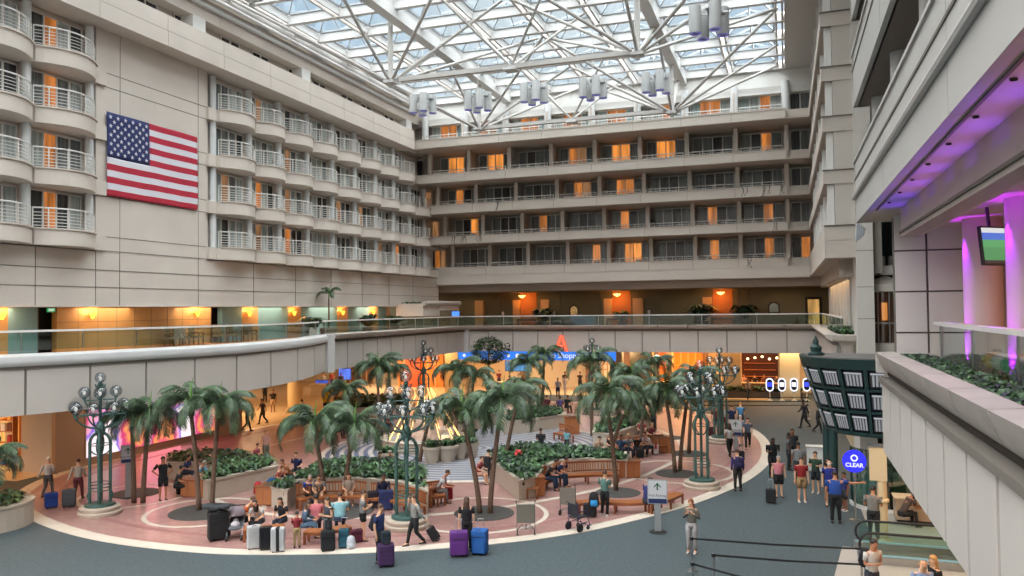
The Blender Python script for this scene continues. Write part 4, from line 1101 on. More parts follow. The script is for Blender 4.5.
# purple lobby lights
for y in (18.9, 17.3, 15.7, 14.1, 12.5, 10.9, 9.3):
    light('AREA', 'soffit_glow', (2.44, y, 9.6), 4.5, '#6a2cff', .1, (0, R(118), 0), .8)
    struct(MB().lathe([(.035, 9.94), (.035, 9.96), (.01, 9.96)], 10, (2.12, y-.6, 0)).build('trim_soffit_spot', M_dark))
for y in (16.6, 15, 13, 11): light('POINT', 'cove_light', (3.15, y, 9.5), 11, '#b41cff', .06)
for (x, y) in ((4.0, 19.2), (4.0, 15.7), (4.0, 12.0)):
    light('SPOT', 'column_uplight', (x-.45, y-.12, DZ+.25), 600, '#c31cff', .04, (R(180), R(7), 0), spot=.55, blend=.7)
    light('SPOT', 'column_downlight', (x-.52, y-.12, 9.55), 380, '#a828ff', .04, (0, R(-7), 0), spot=.6, blend=.8)
light('AREA', 'soffit_pink', (2.44, 11, 9.6), 16, '#ff8c96', .1, (0, R(110), 0), 12)
light('AREA', 'lobby_warm', (5.8, 15, 9.4), 110, '#ffc09a', 2, (0, 0, 0), 4)
light('AREA', 'landing_fill', (5.4, 28, 4.3), 260, '#ffcf98', 4, (0, 0, 0), 8)  # fill lamps added for the dark space under the right parapet
light('AREA', 'landing_fill', (4.2, 21, 4.3), 120, '#ffc48a', 2, (0, 0, 0), 3)
light('AREA', 'right_corridor', (2.95, 52, 9.1), 70, '#ffd098', .5, (0, 0, 0), 16)
light('AREA', 'right_far_arcade', (2.9, 50, 4.3), 90, '#ffcc90', .6, (0, 0, 0), 16)
cd = bpy.data.cameras.new('camera'); cam = bpy.data.objects.new('camera', cd); COL.objects.link(cam)
cd.sensor_width = 36; cd.lens = FPX*36/1024; cd.clip_end = 400
cam.matrix_world = Matrix.Translation((0, 0, H)) @ RM.to_4x4()
SC.camera = cam
SC.view_settings.view_transform = 'Standard'; SC.view_settings.look = 'None'; SC.view_settings.gamma = 1; SC.view_settings.exposure = 0
SC.view_settings.use_curve_mapping = False
SC.cycles.max_bounces = 7; SC.cycles.diffuse_bounces = 4; SC.cycles.transparent_max_bounces = 24; SC.cycles.glossy_bounces = 2
SC.cycles.use_denoising = True; SC.cycles.sample_clamp_indirect = 6; SC.cycles.caustics_reflective = False; SC.cycles.caustics_refractive = False
# ================================================================== LAMP POSTS
M_verd = mat('verdigris_metal', '#4a6863', .45, .4, noise=.1, scale=6)
M_stone = mat('lamp_stone', '#b3a596', .6, noise=.08, scale=4)
M_globe = glassmat('globe_glass', '#ccd2d6', .05, .06, .3); M_bulb = mat('bulb_white', '#e9e6e0', .3, emis='#fff3e0', es=.6)
def lamp_post():
    r = empty('globe_lamp_post')
    autosmooth(MB().lathe([(.01, 0), (.78, 0), (.8, .05), (.8, .14), (.72, .18), (.74, .22), (.74, .3), (.68, .34), (.01, .34)], 28).build('plinth', M_stone, r))
    autosmooth(MB().lathe([(.01, .34), (.55, .34), (.55, .42), (.42, .46), (.3, .46), (.01, .5)], 20).build('base_plate', M_verd, r))
    autosmooth(MB().lathe([(.06, .46), (.06, 5.0), (.09, 5.05), (.03, 5.12)], 12).build('mast', M_verd, r))
    for k in range(4):
        a = k*pi/2+.4
        c, s = cos(a)*.36, sin(a)*.36
        o = MB().tube([(c, s, .44), (c, s, 2.75)]+[(c*cos(t), s*cos(t), 2.75+.42*sin(t)) for t in (.4, .8, 1.2, 1.5)], .06, 8).build('side_post', M_verd, r); autosmooth(o)
        MB().tube([(c, s, .46), (c*1.25, s*1.25, .75), (c, s, .95)], .03, 6).build('foot_bracket', M_verd, r)
    for z in (.95, 1.08, 1.2, 2.7):
        MB().tube([(.37*cos(t), .37*sin(t), z) for t in [2*pi*k/20 for k in range(21)]], .018, 5).build('ring', M_verd, r)
    autosmooth(MB().lathe([(.06, 2.95), (.16, 3.1), (.2, 3.3), (.13, 3.5), (.07, 3.6)], 16).build('collar', M_verd, r))
    for a in (.2, .2+pi/2):
        pts = [(.42*cos(t)*cos(a), .42*cos(t)*sin(a), 3.05-.0+.42*sin(t)-.35) for t in [2*pi*k/20 for k in range(21)]]
        MB().tube(pts, .028, 6).build('hoop', M_verd, r)
    def globe(x, y, z, rr):
        g = MB().sphere((x, y, z), rr, 16, 10).build('globe', M_globe, r, True)
        b = MB().sphere((x, y, z-.03), rr*.26, 10, 6, 1.4).build('bulb', M_bulb, g, True)
        MB().lathe([(.01, z-rr-.05), (.07, z-rr-.04), (.08, z-rr+.03), (.01, z-rr+.04)], 10, (x, y, 0)).build('cup', M_verd, g)
    def arms(n, rad, z, a0, rr, drop):
        for k in range(n):
            a = a0+2*pi*k/n
            pts = [(rad*(1-cos(t))*cos(a)*1.0, rad*(1-cos(t))*sin(a), z-drop+drop*sin(t)*1.0-(0 if t else 0)) for t in [pi/2*q/6 for q in range(7)]]
            pts = [(rad*sin(t)*cos(a), rad*sin(t)*sin(a), z-drop*cos(t)) for t in [pi/2*q/7 for q in range(8)]]
            MB().tube(pts, .032, 6).build('arm', M_verd, r)
            MB().tube([(.08*cos(a), .08*sin(a), z-.06), (rad*cos(a), rad*sin(a), z-.06)], .026, 6).build('cross_arm', M_verd, r)
            globe(rad*cos(a), rad*sin(a), z+rr+.03, rr)
    arms(8, .95, 3.93, .25, .235, .6)
    arms(4, .55, 4.5, .5, .225, .42)
    for a in (0, pi/2): MB().tube([(.2*sin(t)*cos(a), .2*sin(t)*sin(a), 5.05-.2*cos(t)) for t in [-pi/2+pi*q/8 for q in range(9)]], .025, 6).build('crown_arm', M_verd, r)
    globe(0, 0, 5.3, .21)
    return r
pl = lamp_post(); f1 = True
for i, (px, py, sc, lab) in enumerate([(100, 514, 1.0, 'beside the travellers with blue and grey suitcases'), (407, 527, 1.02, 'nearest the camera, behind the woman pulling a small suitcase'), (702, 488, 1.0, 'left of the person in a purple jacket'), (721, 443, 1.0, 'just behind the woman in the white top'), (424, 417, 1.02, 'at the far left of the plaza, in front of the deck corner'), (593, 414, 1.02, 'at the far side below the red letter')]):
    p = G(px, py); o = pl if f1 else dup(pl); f1 = False
    o.location = p; o.rotation_euler.z = [.3, .1, .5, .9, .2, .7][i]; o.scale = (sc,)*3
    tag(o, 'green multi-globe lamp post '+lab.replace('of the plaza, in front', 'in front'), 'lamp post', 'green multi-globe lamp posts')

# ================================================================== PALMS
def leafmat(name, c0, c1):
    m = bpy.data.materials.new(name); m.use_nodes = True; nt = m.node_tree; b = nt.nodes['Principled BSDF']; L = nt.links.new
    tc = nt.nodes.new('ShaderNodeTexCoord'); n = nt.nodes.new('ShaderNodeTexNoise'); n.inputs['Scale'].default_value = 3
    r = nt.nodes.new('ShaderNodeValToRGB'); r.color_ramp.elements[0].color = srgb(c0); r.color_ramp.elements[1].color = srgb(c1); r.color_ramp.elements[0].position = .35; r.color_ramp.elements[1].position = .65
    L(tc.outputs['Object'], n.inputs['Vector']); L(n.outputs['Fac'], r.inputs['Fac']); L(r.outputs['Color'], b.inputs['Base Color']); b.inputs['Roughness'].default_value = .45
    MATS[name] = m; return m
M_frond = leafmat('palm_frond', '#293a29', '#526a4c'); M_spear = mat('palm_spear', '#6d9a48', .5); M_shaft = mat('palm_crownshaft', '#7f9a62', .5)
M_trunk = mat('palm_trunk', '#6b5546', .85, noise=.2, scale=14); M_rach = mat('palm_rachis', '#5a7348', .5)
def frond_mesh(e0, Lg, droop, seed, name):
    rg = random.Random(seed); n = 20
    pts = []; p = Vector((.05, 0, .1)); e = e0
    for i in range(n+1):
        pts.append(p.copy()); st = Lg/n
        p = p+Vector((cos(e)*st, 0, sin(e)*st)); e -= droop/n*(1+.8*i/n)
    b = MB(); b.cur = 0
    b.tube(pts, [.03*(1-.8*i/n) for i in range(n+1)], 5); b.cur = 1
    for i in range(2, n):
        t = i/n; l = (.16+.5*sin(pi*min(1, t*1.02))**.7)*Lg/2.3*1.0
        d = (pts[min(i+1, n)]-pts[i-1]).normalized()
        for sd in (-1, 1):
            for q in range(2):
                o = pts[i]+d*(Lg/n)*.5*q
                side = Vector((0, sd, 0)); dr = Vector((0, 0, -1))
                a = (side*.7+d*.5+dr*(.15+.35*rg.random())).normalized()
                m = o+a*l*.5; tip = m+(a*.55+dr*.8).normalized()*l*.55
                w = d*.02
                b.add([o-w, o+w, m+w*1.1, m-w*1.1, tip], [(0, 1, 2, 3), (3, 2, 4)])
    me = b.build(name, [M_rach, M_frond])
    return me
fr_up = frond_mesh(1.25, 1.75, 1.5, 1, 'frond'); fr_mid = frond_mesh(.95, 2.0, 2.2, 2, 'frond'); fr_low = frond_mesh(.5, 1.95, 2.0, 3, 'frond')
FR = [fr_up, fr_mid, fr_low]
for o in FR: COL.objects.unlink(o)
def palm(base, crown, label, group='palms of the plaza', s=1.0, nf=15, seed=0, trunk_r=.085, dead=False):
    rg = random.Random(seed+11)
    r = empty('palm_tree', base); c = Vector(crown)-Vector(base)
    n = 8; pts = [Vector((c.x*(t**1.4), c.y*(t**1.4), c.z*t)) for t in [i/n for i in range(n+1)]]
    trp = [p for p in pts[:-1]]+[pts[-1]-Vector((0, 0, .35*s))]
    MB().tube(trp, [trunk_r*(1.25-.35*i/n) for i in range(n+1)], 10).build('trunk', M_trunk, r, True)
    MB().tube([trp[-1]-Vector((0, 0, .02)), trp[-1]+Vector((0, 0, .18*s)), pts[-1]+Vector((0, 0, .1))], [trunk_r*.95, trunk_r*1.15, trunk_r*.5], 10).build('crownshaft', M_shaft, r, True)
    MB().tube([pts[-1], pts[-1]+Vector((.03, .02, .5*s)), pts[-1]+Vector((.1, .05, 1.0*s))], [.045, .035, .006], 6).build('spear_leaf', M_spear, r)
    for k in range(nf):
        v = 0 if k < 4 else (1 if k < 10 else 2)
        o = FR[v].copy(); COL.objects.link(o); o.parent = r; o.name = 'frond'
        o.location = pts[-1]-Vector((0, 0, .05*s)); o.scale = (s*rg.uniform(.88, 1.1),)*3
        o.rotation_euler = (rg.uniform(-.12, .12), rg.uniform(-.15, .15), k*2.4+rg.uniform(-.25, .25))
    tag(r, label, 'palm tree', group); return r
PALMS = [((134, 503), (132, 420), 'first palm from the left edge, thin trunk of the leftmost pair', .92), ((143, 503), (149, 416), 'right palm of the leftmost pair, in front of the video wall', 1.05),
 ((199, 511), (190, 404), 'left palm of the pair beside the black covered luggage', 1.05), ((212, 510), (219, 408), 'right palm of the pair beside the black covered luggage', 1.05),
 ((325, 503), (314, 426), 'left palm behind the seated family with white suitcases', 1.1), ((344, 503), (354, 428), 'right palm above the seated couple in pink and teal shirts', 1.1),
 ((480, 514), (461, 412), 'left palm of the leaning pair behind the blue suitcase', 1.12), ((490, 514), (502, 404), 'right palm of the leaning pair near the luggage cart', 1.12),
 ((616, 491), (606, 396), 'tall palm standing before the curved slatted bench', 1.15), ((608, 470), (626, 408), 'palm whose trunk rises behind the curved slatted bench', .95),
 ((675, 473), (665, 392), 'left palm of the pair left of the near right lamp post', 1.05), ((680, 471), (688, 394), 'right palm of the pair left of the near right lamp post', 1.0),
 ((689, 454), (694, 378), 'palm in the dark disc behind the near right lamp post', .95),
 ((380, 441), (377, 368), 'tall far palm under the left bend of the deck', 1.1), ((392, 436), (389, 374), 'dark far palm beside the far left lamp post', 1.0),
 ((456, 444), (457, 372), 'far palm left of the round ficus tree', 1.05), ((472, 440), (473, 378), 'far palm directly below the round ficus tree', 1.0), ((530, 430), (528, 366), 'far palm right of the teal advertising screen', 1.05),
 ((543, 416), (544, 356), 'slender far palm under the red letter', .95), ((592, 436), (592, 364), 'wide far palm in front of the far side lamp post', 1.15), ((632, 440), (631, 376), 'drooping far palm between the piers', 1.0), ((655, 430), (654, 366), 'light far palm beneath the round green sign', 1.0),
 ((505, 470), (520, 392), 'palm rising from the flower bed right of the leaning pair', 1.0), ((420, 462), (432, 414), 'small palm beside the fountain basin', .8), ((350, 450), (345, 392), 'palm behind the left group of planters', .9), ((640, 455), (645, 398), 'palm behind the travellers at the right cabinets', .95)]
for i, (b, c, lab, s) in enumerate(PALMS):
    base = G(*b); cr = onY(c[0], c[1], base.y+rng.uniform(-.2, .2))
    palm(base, cr, lab, s=s, seed=i, nf=15 if b[1] > 460 else 13)
M_disc = mat('tree_grate', '#4a4744', .8, noise=.15, scale=8)
for i, (px, py, rr) in enumerate([(136, 493.5, 1.0), (205, 512, 1.35), (340, 512, 1.3), (484, 513.5, 1.15), (618, 493, .95), (677, 474, .98), (689, 454, .95), (670, 438, .8)]):
    p = G(px, py); o = MB().lathe([(.01, .03), (rr-.05, .03), (rr, .015), (rr, .0)], 36).build('tree_grate', M_disc, None, loc=(p.x, p.y, .012))
    tag(o, ['round dark tree grate under the leftmost palm pair', 'round dark tree grate beside the covered black luggage', 'round dark tree grate behind the seated couple', 'round dark tree grate under the leaning palm pair', 'round dark tree grate behind the backless bench', 'round dark tree grate left of the near right lamp post', 'round dark tree grate behind the near right lamp post', 'small round dark tree grate near the right cabinets'][i], 'tree grate', 'tree grates')

# ================================================================== PLANTERS
M_plan = mat('planter_render', '#b7aa9a', .65, noise=.04, scale=1); M_soil = mat('soil', '#2d241d', .95)
M_leafs = leafmat('bed_leaf', '#274526', '#587d4c'); M_leafd = leafmat('bed_leaf_dark', '#17291c', '#2f4a34')
def leaves(b, poly, z, n, rg, size=.45):
    xs = [p[0] for p in poly]; ys = [p[1] for p in poly]
    def inside(x, y):
        c = False; j = len(poly)-1
        for i in range(len(poly)):
            if (poly[i][1] > y) != (poly[j][1] > y) and x < (poly[j][0]-poly[i][0])*(y-poly[i][1])/(poly[j][1]-poly[i][1])+poly[i][0]: c = not c
            j = i
        return c
    cnt = 0; tries = 0
    while cnt < n and tries < n*30:
        tries += 1
        x = rg.uniform(min(xs), max(xs)); y = rg.uniform(min(ys), max(ys))
        if not inside(x, y): continue
        cnt += 1; k = rg.randint(6, 9); hh = rg.uniform(.7, 1.2)*size; b.cur = 0 if rg.random() < .6 else 1
        for q in range(k):
            a = rg.uniform(0, 2*pi); d = Vector((cos(a), sin(a), 0)); sd = Vector((-sin(a), cos(a), 0))*.07*size/.45
            o = Vector((x, y, z)); m = o+d*hh*.45+Vector((0, 0, hh*rg.uniform(.5, .85))); t = o+d*hh*rg.uniform(.8, 1.15)+Vector((0, 0, hh*rg.uniform(.3, .7)))
            b.add([o, m-sd, m+sd, t], [(0, 1, 2), (1, 3, 2)])
def planter(name, outline, label, h=.85, n=260, lip=.22, size=.45):
    cx = sum(p.x for p in outline)/len(outline); cy = sum(p.y for p in outline)/len(outline)
    P = [Vector((p.x-cx, p.y-cy)) for p in outline]
    A = sum(P[i].x*P[(i+1) % len(P)].y-P[(i+1) % len(P)].x*P[i].y for i in range(len(P)))
    if A > 0: P = P[::-1]      # clockwise: right-hand normal points inward
    r = empty(name, (cx, cy, 0))
    MB().sweep(P, [(-.02, 0), (-.02, h-.1), (-.06, h-.08), (-.06, h), (lip, h), (lip, h-.1), (lip-.04, 0)], True).build('wall', M_plan, r)
    inn = offs(P, lip*.8)
    MB().prism([(p.x, p.y) for p in inn], h-.25, h-.14).build('soil', M_soil, r)
    b = MB(); leaves(b, [(p.x, p.y) for p in inn], h-.16, n, rng, size); fo = b.build('foliage', [M_leafs, M_leafd], r); fo['kind'] = 'stuff'
    tag(r, label, 'planter'); return r
def gp(lst, z=.85): return [G(x, y, z) for x, y in lst]
planter('stone_planter', gp([(167, 461), (200, 462), (212, 465), (211, 471), (202, 477), (208, 480), (277, 465.5), (270, 458), (230, 452), (190, 452), (168, 455)]), 'long pale planter with a straight wall right of the left palm pair', n=330)
planter('stone_planter', gp([(272, 486), (287, 490), (297, 480), (320, 478), (350, 477), (400, 481), (416, 486), (428, 491), (425, 468), (400, 461), (350, 459), (322, 462), (298, 474)]), 'pale planter behind the curved benches at centre left', n=330)
planter('stone_planter', gp([(485, 455), (519, 480), (536, 476), (543, 467), (558, 460), (588, 458), (626, 460), (629, 455), (600, 449), (560, 446), (520, 445), (500, 448)]), 'pale planter with flowers behind the long curved slatted bench', n=380)
planter('stone_planter', gp([(504, 421), (530, 419), (566, 414), (560, 407), (530, 407), (508, 412)]), 'far pale planter wall below the advertising screen', n=170)
planter('stone_planter', gp([(325, 410), (402, 405), (408, 398), (345, 399)]), 'far planter with dense shrubs under the bend of the deck', n=240, size=.7)
planter('stone_planter', gp([(593, 432), (612, 434), (640, 424), (648, 415), (622, 416), (596, 424)]), 'small far planter behind the right cabinets', n=120)
planter('stone_planter', gp([(455, 420), (500, 412), (500, 402), (462, 405)]), 'far planter holding the round ficus tree', n=150, size=.6)
c = G(-14, 506, .75); ring_pts = [Vector((c.x+1.5*cos(t), c.y+1.5*sin(t))) for t in [2*pi*k/28 for k in range(28)]]
planter('round_planter', ring_pts, 'round pale planter cut off by the lower left picture edge', h=.9, n=60, lip=.3)
pb = G(-20, 512, .8); palm((pb.x, pb.y, .8), onY(-14, 462, pb.y), 'palm reaching in from the lower left picture edge', s=.95, nf=14, seed=77)
fl = G(520, 457, .95); r = empty('red_flower_clump', (fl.x, fl.y, .7))
for k in range(9):
    a = rng.uniform(0, 2*pi); d = rng.uniform(.03, .22); x, y, z = d*cos(a), d*sin(a), rng.uniform(.35, .55)
    st = MB().tube([(0, 0, 0), (x*.6, y*.6, z*.6), (x, y, z)], .01, 4).build('stem', M_leafs, r); MB().sphere((x, y, z), .08, 8, 5, .7).build('bloom', mat('bloom_red', '#d84a48', .6), st)
tag(r, 'bright red flower clump at the left end of the flower bed', 'flowers')
# round ficus
bt = G(489, 409); tr = empty('ficus_tree', bt); ct = onY(489, 349, bt.y)-bt
MB().tube([(0, 0, 0), (.05, 0, 2), (0, 0, ct.z)], [.12, .09, .05], 8).build('trunk', M_trunk, tr, True)
b = MB()
for k in range(1900):
    a = rng.uniform(0, 2*pi); u = rng.uniform(-1, 1); q = rng.uniform(.45, 1)**.5; lump = 1+.18*sin(3*a+2*u)+.12*sin(7*a)
    p = Vector((q*1.45*lump*sqrt(1-u*u)*cos(a), q*1.45*lump*sqrt(1-u*u)*sin(a), ct.z-.25+q*1.25*u*(1 if u > 0 else .8)))
    d = Vector((rng.gauss(0, 1), rng.gauss(0, 1), rng.gauss(0, .6))).normalized()*.14; e = Vector((d.y, -d.x, rng.uniform(-.05, .05)))*.55; b.cur = k % 2
    b.add([p-d, p+e, p+d, p-e], [(0, 1, 2, 3)])
b.build('crown', [M_leafd, M_leafs], tr); tag(tr, 'round dense ficus tree in front of the far fascia', 'tree')

# ================================================================== BENCHES
M_bw = mat('bench_teak', '#a8683c', .45, noise=.1, scale=8); M_bd = mat('bench_teak_dark', '#8a4f2c', .5, noise=.1, scale=8)
def chaikin(pts, n=2):
    return bez([Vector((p.x, p.y)) for p in pts], 5)
def curved_bench(pxs, label, back=True, depth=.5, zs=.44, side=1):
    P = chaikin([G(x, y, zs) for x, y in pxs]); o = P[len(P)//2].copy(); P = [p-o for p in P]
    r = empty('curved_bench', (o.x, o.y, 0)); L = plen(P)
    sgn = side
    s = MB()
    for k in range(6):
        a = (k*depth/6+.01)*sgn; c = ((k+1)*depth/6-.015)*sgn
        lo, hi = min(a, c), max(a, c); s.sweep(P, [(lo, zs-.035), (hi, zs-.035), (hi, zs), (lo, zs)])
    s.build('seat', M_bw, r)
    MB().sweep(P, [(min(.02*sgn, .05*sgn), zs-.12), (max(.02*sgn, .05*sgn), zs-.12), (max(.02*sgn, .05*sgn), zs-.035), (min(.02*sgn, .05*sgn), zs-.035)]).build('front_rail', M_bd, r)
    if back:
        bq = depth*sgn
        bk = MB()
        for z0, z1 in ((zs+.05, zs+.11), (zs+.42, zs+.5)): bk.sweep(P, [(min(bq, bq+.04*sgn), z0), (max(bq, bq+.04*sgn), z0), (max(bq, bq+.04*sgn), z1), (min(bq, bq+.04*sgn), z1)])
        bk.build('back_rail', M_bd, r)
        sl = MB()
        for p, t in along(P, .1, .05):
            n = Vector((t.y, -t.x)); q = p+n*bq; sl.cbox((q.x, q.y, zs+.27), (.05, .025, .34), atan2(t.y, t.x))
        sl.build('back_slats', M_bw, r)
    k = max(2, round(L/1.6))
    for i in range(k+1):
        p, t = along(P, 1e9, min(L-.02, .03+(L-.06)*i/k))[0]; n = Vector((t.y, -t.x))
        for w in (.05, depth-.05):
            q = p+n*w*sgn; MB().cbox((q.x, q.y, (zs-.035)/2), (.07, .07, zs-.035), atan2(t.y, t.x)).build('leg', M_bd, r)
    tag(r, label, 'bench', 'curved teak benches'); return r
curved_bench([(300, 500), (322, 497), (345, 496), (360, 497)], 'slatted curved bench with people on it behind the right palm at centre left', side=-1)
curved_bench([(366, 498), (385, 499), (402, 503), (414, 508)], 'slatted curved bench where the person in navy sits', side=-1)
curved_bench([(538, 489), (545, 482), (556, 478)], 'short slatted bench with two seated men in jeans', side=-1)
curved_bench([(560, 476.5), (580, 475), (602, 474), (618, 474.5)], 'long slatted curved bench with empty seat in front of the flower bed', side=-1)
curved_bench([(579, 503), (600, 502), (625, 503), (650, 502)], 'backless honey bench holding the backpack with blue print', back=False, side=-1)
curved_bench([(652, 503), (668, 500), (684, 493)], 'backless slatted bench beside the man in navy', back=False, side=-1)
curved_bench([(303, 532), (318, 532), (335, 530), (352, 527)], 'backless bench under the couple in pink and teal shirts', back=False, side=-1)
curved_bench([(243, 530), (256, 529), (270, 528), (284, 527)], 'cane topped backless bench with the women and the stroller', back=False, side=-1)
curved_bench([(553, 432.5), (561, 434), (566, 436)], 'small far bench on the striped paving', side=-1)
curved_bench([(430, 497), (438, 496), (446, 495)], 'short bench seat under the man in white beside the red suitcase', side=-1)
curved_bench([(640, 448), (655, 446), (668, 445)], 'far bench near the right cabinets with seated travellers', side=-1)
curved_bench([(607, 448), (622, 448), (634, 449)], 'far bench where several travellers sit close together', side=-1)
def end_cabinet(px, py, w, d, h, rz, label):
    p = G(px, py); r = empty('wooden_cabinet', p, rz)
    MB().box(-w/2, w/2, -d/2, d/2, .06, h-.05).build('body', M_bw, r)
    MB().box(-w/2+.05, w/2-.05, -d/2+.05, d/2-.05, 0, .06).build('plinth', M_bd, r)
    MB().box(-w/2-.05, w/2+.05, -d/2-.05, d/2+.05, h-.05, h).build('top', M_bd, r)
    MB().box(-w*.28, w*.28, -d*.25, d*.25, h, h+.015).build('inset', mat('cab_inset', '#3d3a36', .4), r)
    for x in (-w*.18, w*.18): MB().box(x-.01, x+.01, -d/2-.006, -d/2, .1, h-.1).build('groove', M_bd, r)
    tag(r, label, 'cabinet', 'teak cabinets at the planter ends')
end_cabinet(272, 504, 1.05, .75, .78, .1, 'teak cabinet at the planter tip behind the seated woman with black hair')
end_cabinet(423, 506, .8, .7, .78, .3, 'teak cabinet right of the nearest lamp post')
end_cabinet(532, 495, .95, .75, .8, .5, 'teak cabinet left of the men in jeans')
end_cabinet(629, 477, .95, .75, .8, .3, 'teak cabinet at the right end of the long slatted bench')
end_cabinet(196, 496, 1.0, .7, .78, .2, 'teak cabinet left of the long pale planter wall')
end_cabinet(662, 452, 1.0, .75, .85, .3, 'far teak cabinet behind the palm pair at right')
end_cabinet(572, 434, .9, .6, 1.1, .3, 'far teak cabinet beside the small bench on striped paving')

# ================================================================== FOUNTAIN
fc = G(425, 447); r = empty('fountain', (fc.x, fc.y, 0)); M_water = mat('water', '#9fb0b8', .08, spec=.8)
autosmooth(MB().lathe([(.01, 0), (3.0, 0), (3.1, .1), (3.0, .5), (3.2, .6), (2.85, .62), (2.8, .35), (.01, .35)], 40).build('basin', M_plan, r))
MB().lathe([(.01, .48), (2.82, .48)], 40).build('water', M_water, r)
b = MB(); b.lathe([(1.2, .4), (1.1, .8), (.8, 1.1), (.75, 1.5), (.45, 1.7), (.3, 2.3), (.01, 2.5)], 14); b.v = [tuple(Vector(v)+Vector((rng.uniform(-.12, .12), rng.uniform(-.12, .12), rng.uniform(-.1, .1)))) for v in b.v]
b.build('rock', mat('fountain_rock', '#c1a493', .8, noise=.15, scale=3), r)
M_strand = emat('light_strand_glow', '#ffc978', 2.6)  # glowing string-light strands, set in a cone round the rock
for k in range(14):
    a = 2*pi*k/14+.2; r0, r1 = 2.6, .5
    MB().tube([((r0+(r1-r0)*t)*cos(a), (r0+(r1-r0)*t)*sin(a), .45+2.9*t) for t in [q/6 for q in range(7)]], [.035-.003*q for q in range(7)], 5).build('light_strand', M_strand, r)
light('POINT', 'fountain_light', (fc.x, fc.y, 1.6), 60, '#ffb878', .5)
r.scale = (.8, .8, 1)
tag(r, 'round fountain with golden light strands at the heart of the plaza', 'fountain')
def pot(px, py, rr, h, label, plant=.5):
    p = G(px, py); r = empty('round_pot', p)
    autosmooth(MB().lathe([(.01, 0), (rr*.6, 0), (rr*.85, h*.45), (rr*.95, h*.8), (rr*1.05, h*.86), (rr*1.05, h), (rr*.88, h), (rr*.85, h*.85), (.01, h*.85)], 20).build('bowl', M_plan, r))
    b = MB(); leaves(b, [(rr*.6*cos(t), rr*.6*sin(t)) for t in [2*pi*k/10 for k in range(10)]], h*.85, 9, rng, plant); b.build('plant', [M_leafs, M_leafd], r); tag(r, label, 'planter', 'round pots round the fountain')
for i, (px, py, lab) in enumerate([(389, 468, 'round pot left of the fountain by the seated children'), (432, 463, 'tall round pot right of the nearest lamp mast'), (447, 461, 'wide round pot with a small plant near the light strands'), (460, 459, 'narrow round pot at the right of the fountain'), (471, 457, 'rightmost round pot by the striped paving')]):
    pot(px, py, [.5, .45, .62, .4, .45][i], [.8, .85, .85, .9, .8][i], lab)
# ================================================================== PEOPLE
M_skins = [mat('skin_%d' % i, c, .55) for i, c in enumerate(['#d9a886', '#b98262', '#8a5a3e', '#5a3a2a', '#e0b394'])]
HAIR = {'black': '#1c1715', 'brown': '#4a3022', 'blond': '#b8905a', 'auburn': '#8a4a26', 'grey': '#a9a6a2', 'white': '#d4d2cd', 'bald': None}
def cloth(c):
    n = int(c.strip('#'), 16); d = '#%02x%02x%02x' % tuple(int(((n >> s) & 255)*.88) for s in (16, 8, 0))
    return mat('cloth_'+c.strip('#'), d, .85, noise=.08, scale=12)
def loft(b, secs, n=12, close=True):
    """secs: (center, rx, ry, tilt) ellipses whose plane is tilted about X"""
    vs = []
    for c, rx, ry, t in secs:
        c = Vector(c)
        for k in range(n):
            a = 2*pi*k/n; x, y = rx*cos(a), ry*sin(a)
            vs.append(c+Vector((x, y*cos(t), y*sin(t))))
    m = len(secs); fs = [(i*n+j, i*n+(j+1) % n, (i+1)*n+(j+1) % n, (i+1)*n+j) for i in range(m-1) for j in range(n)]
    if close: fs += [tuple(range(n-1, -1, -1)), tuple((m-1)*n+j for j in range(n))]
    b.add(vs, fs)
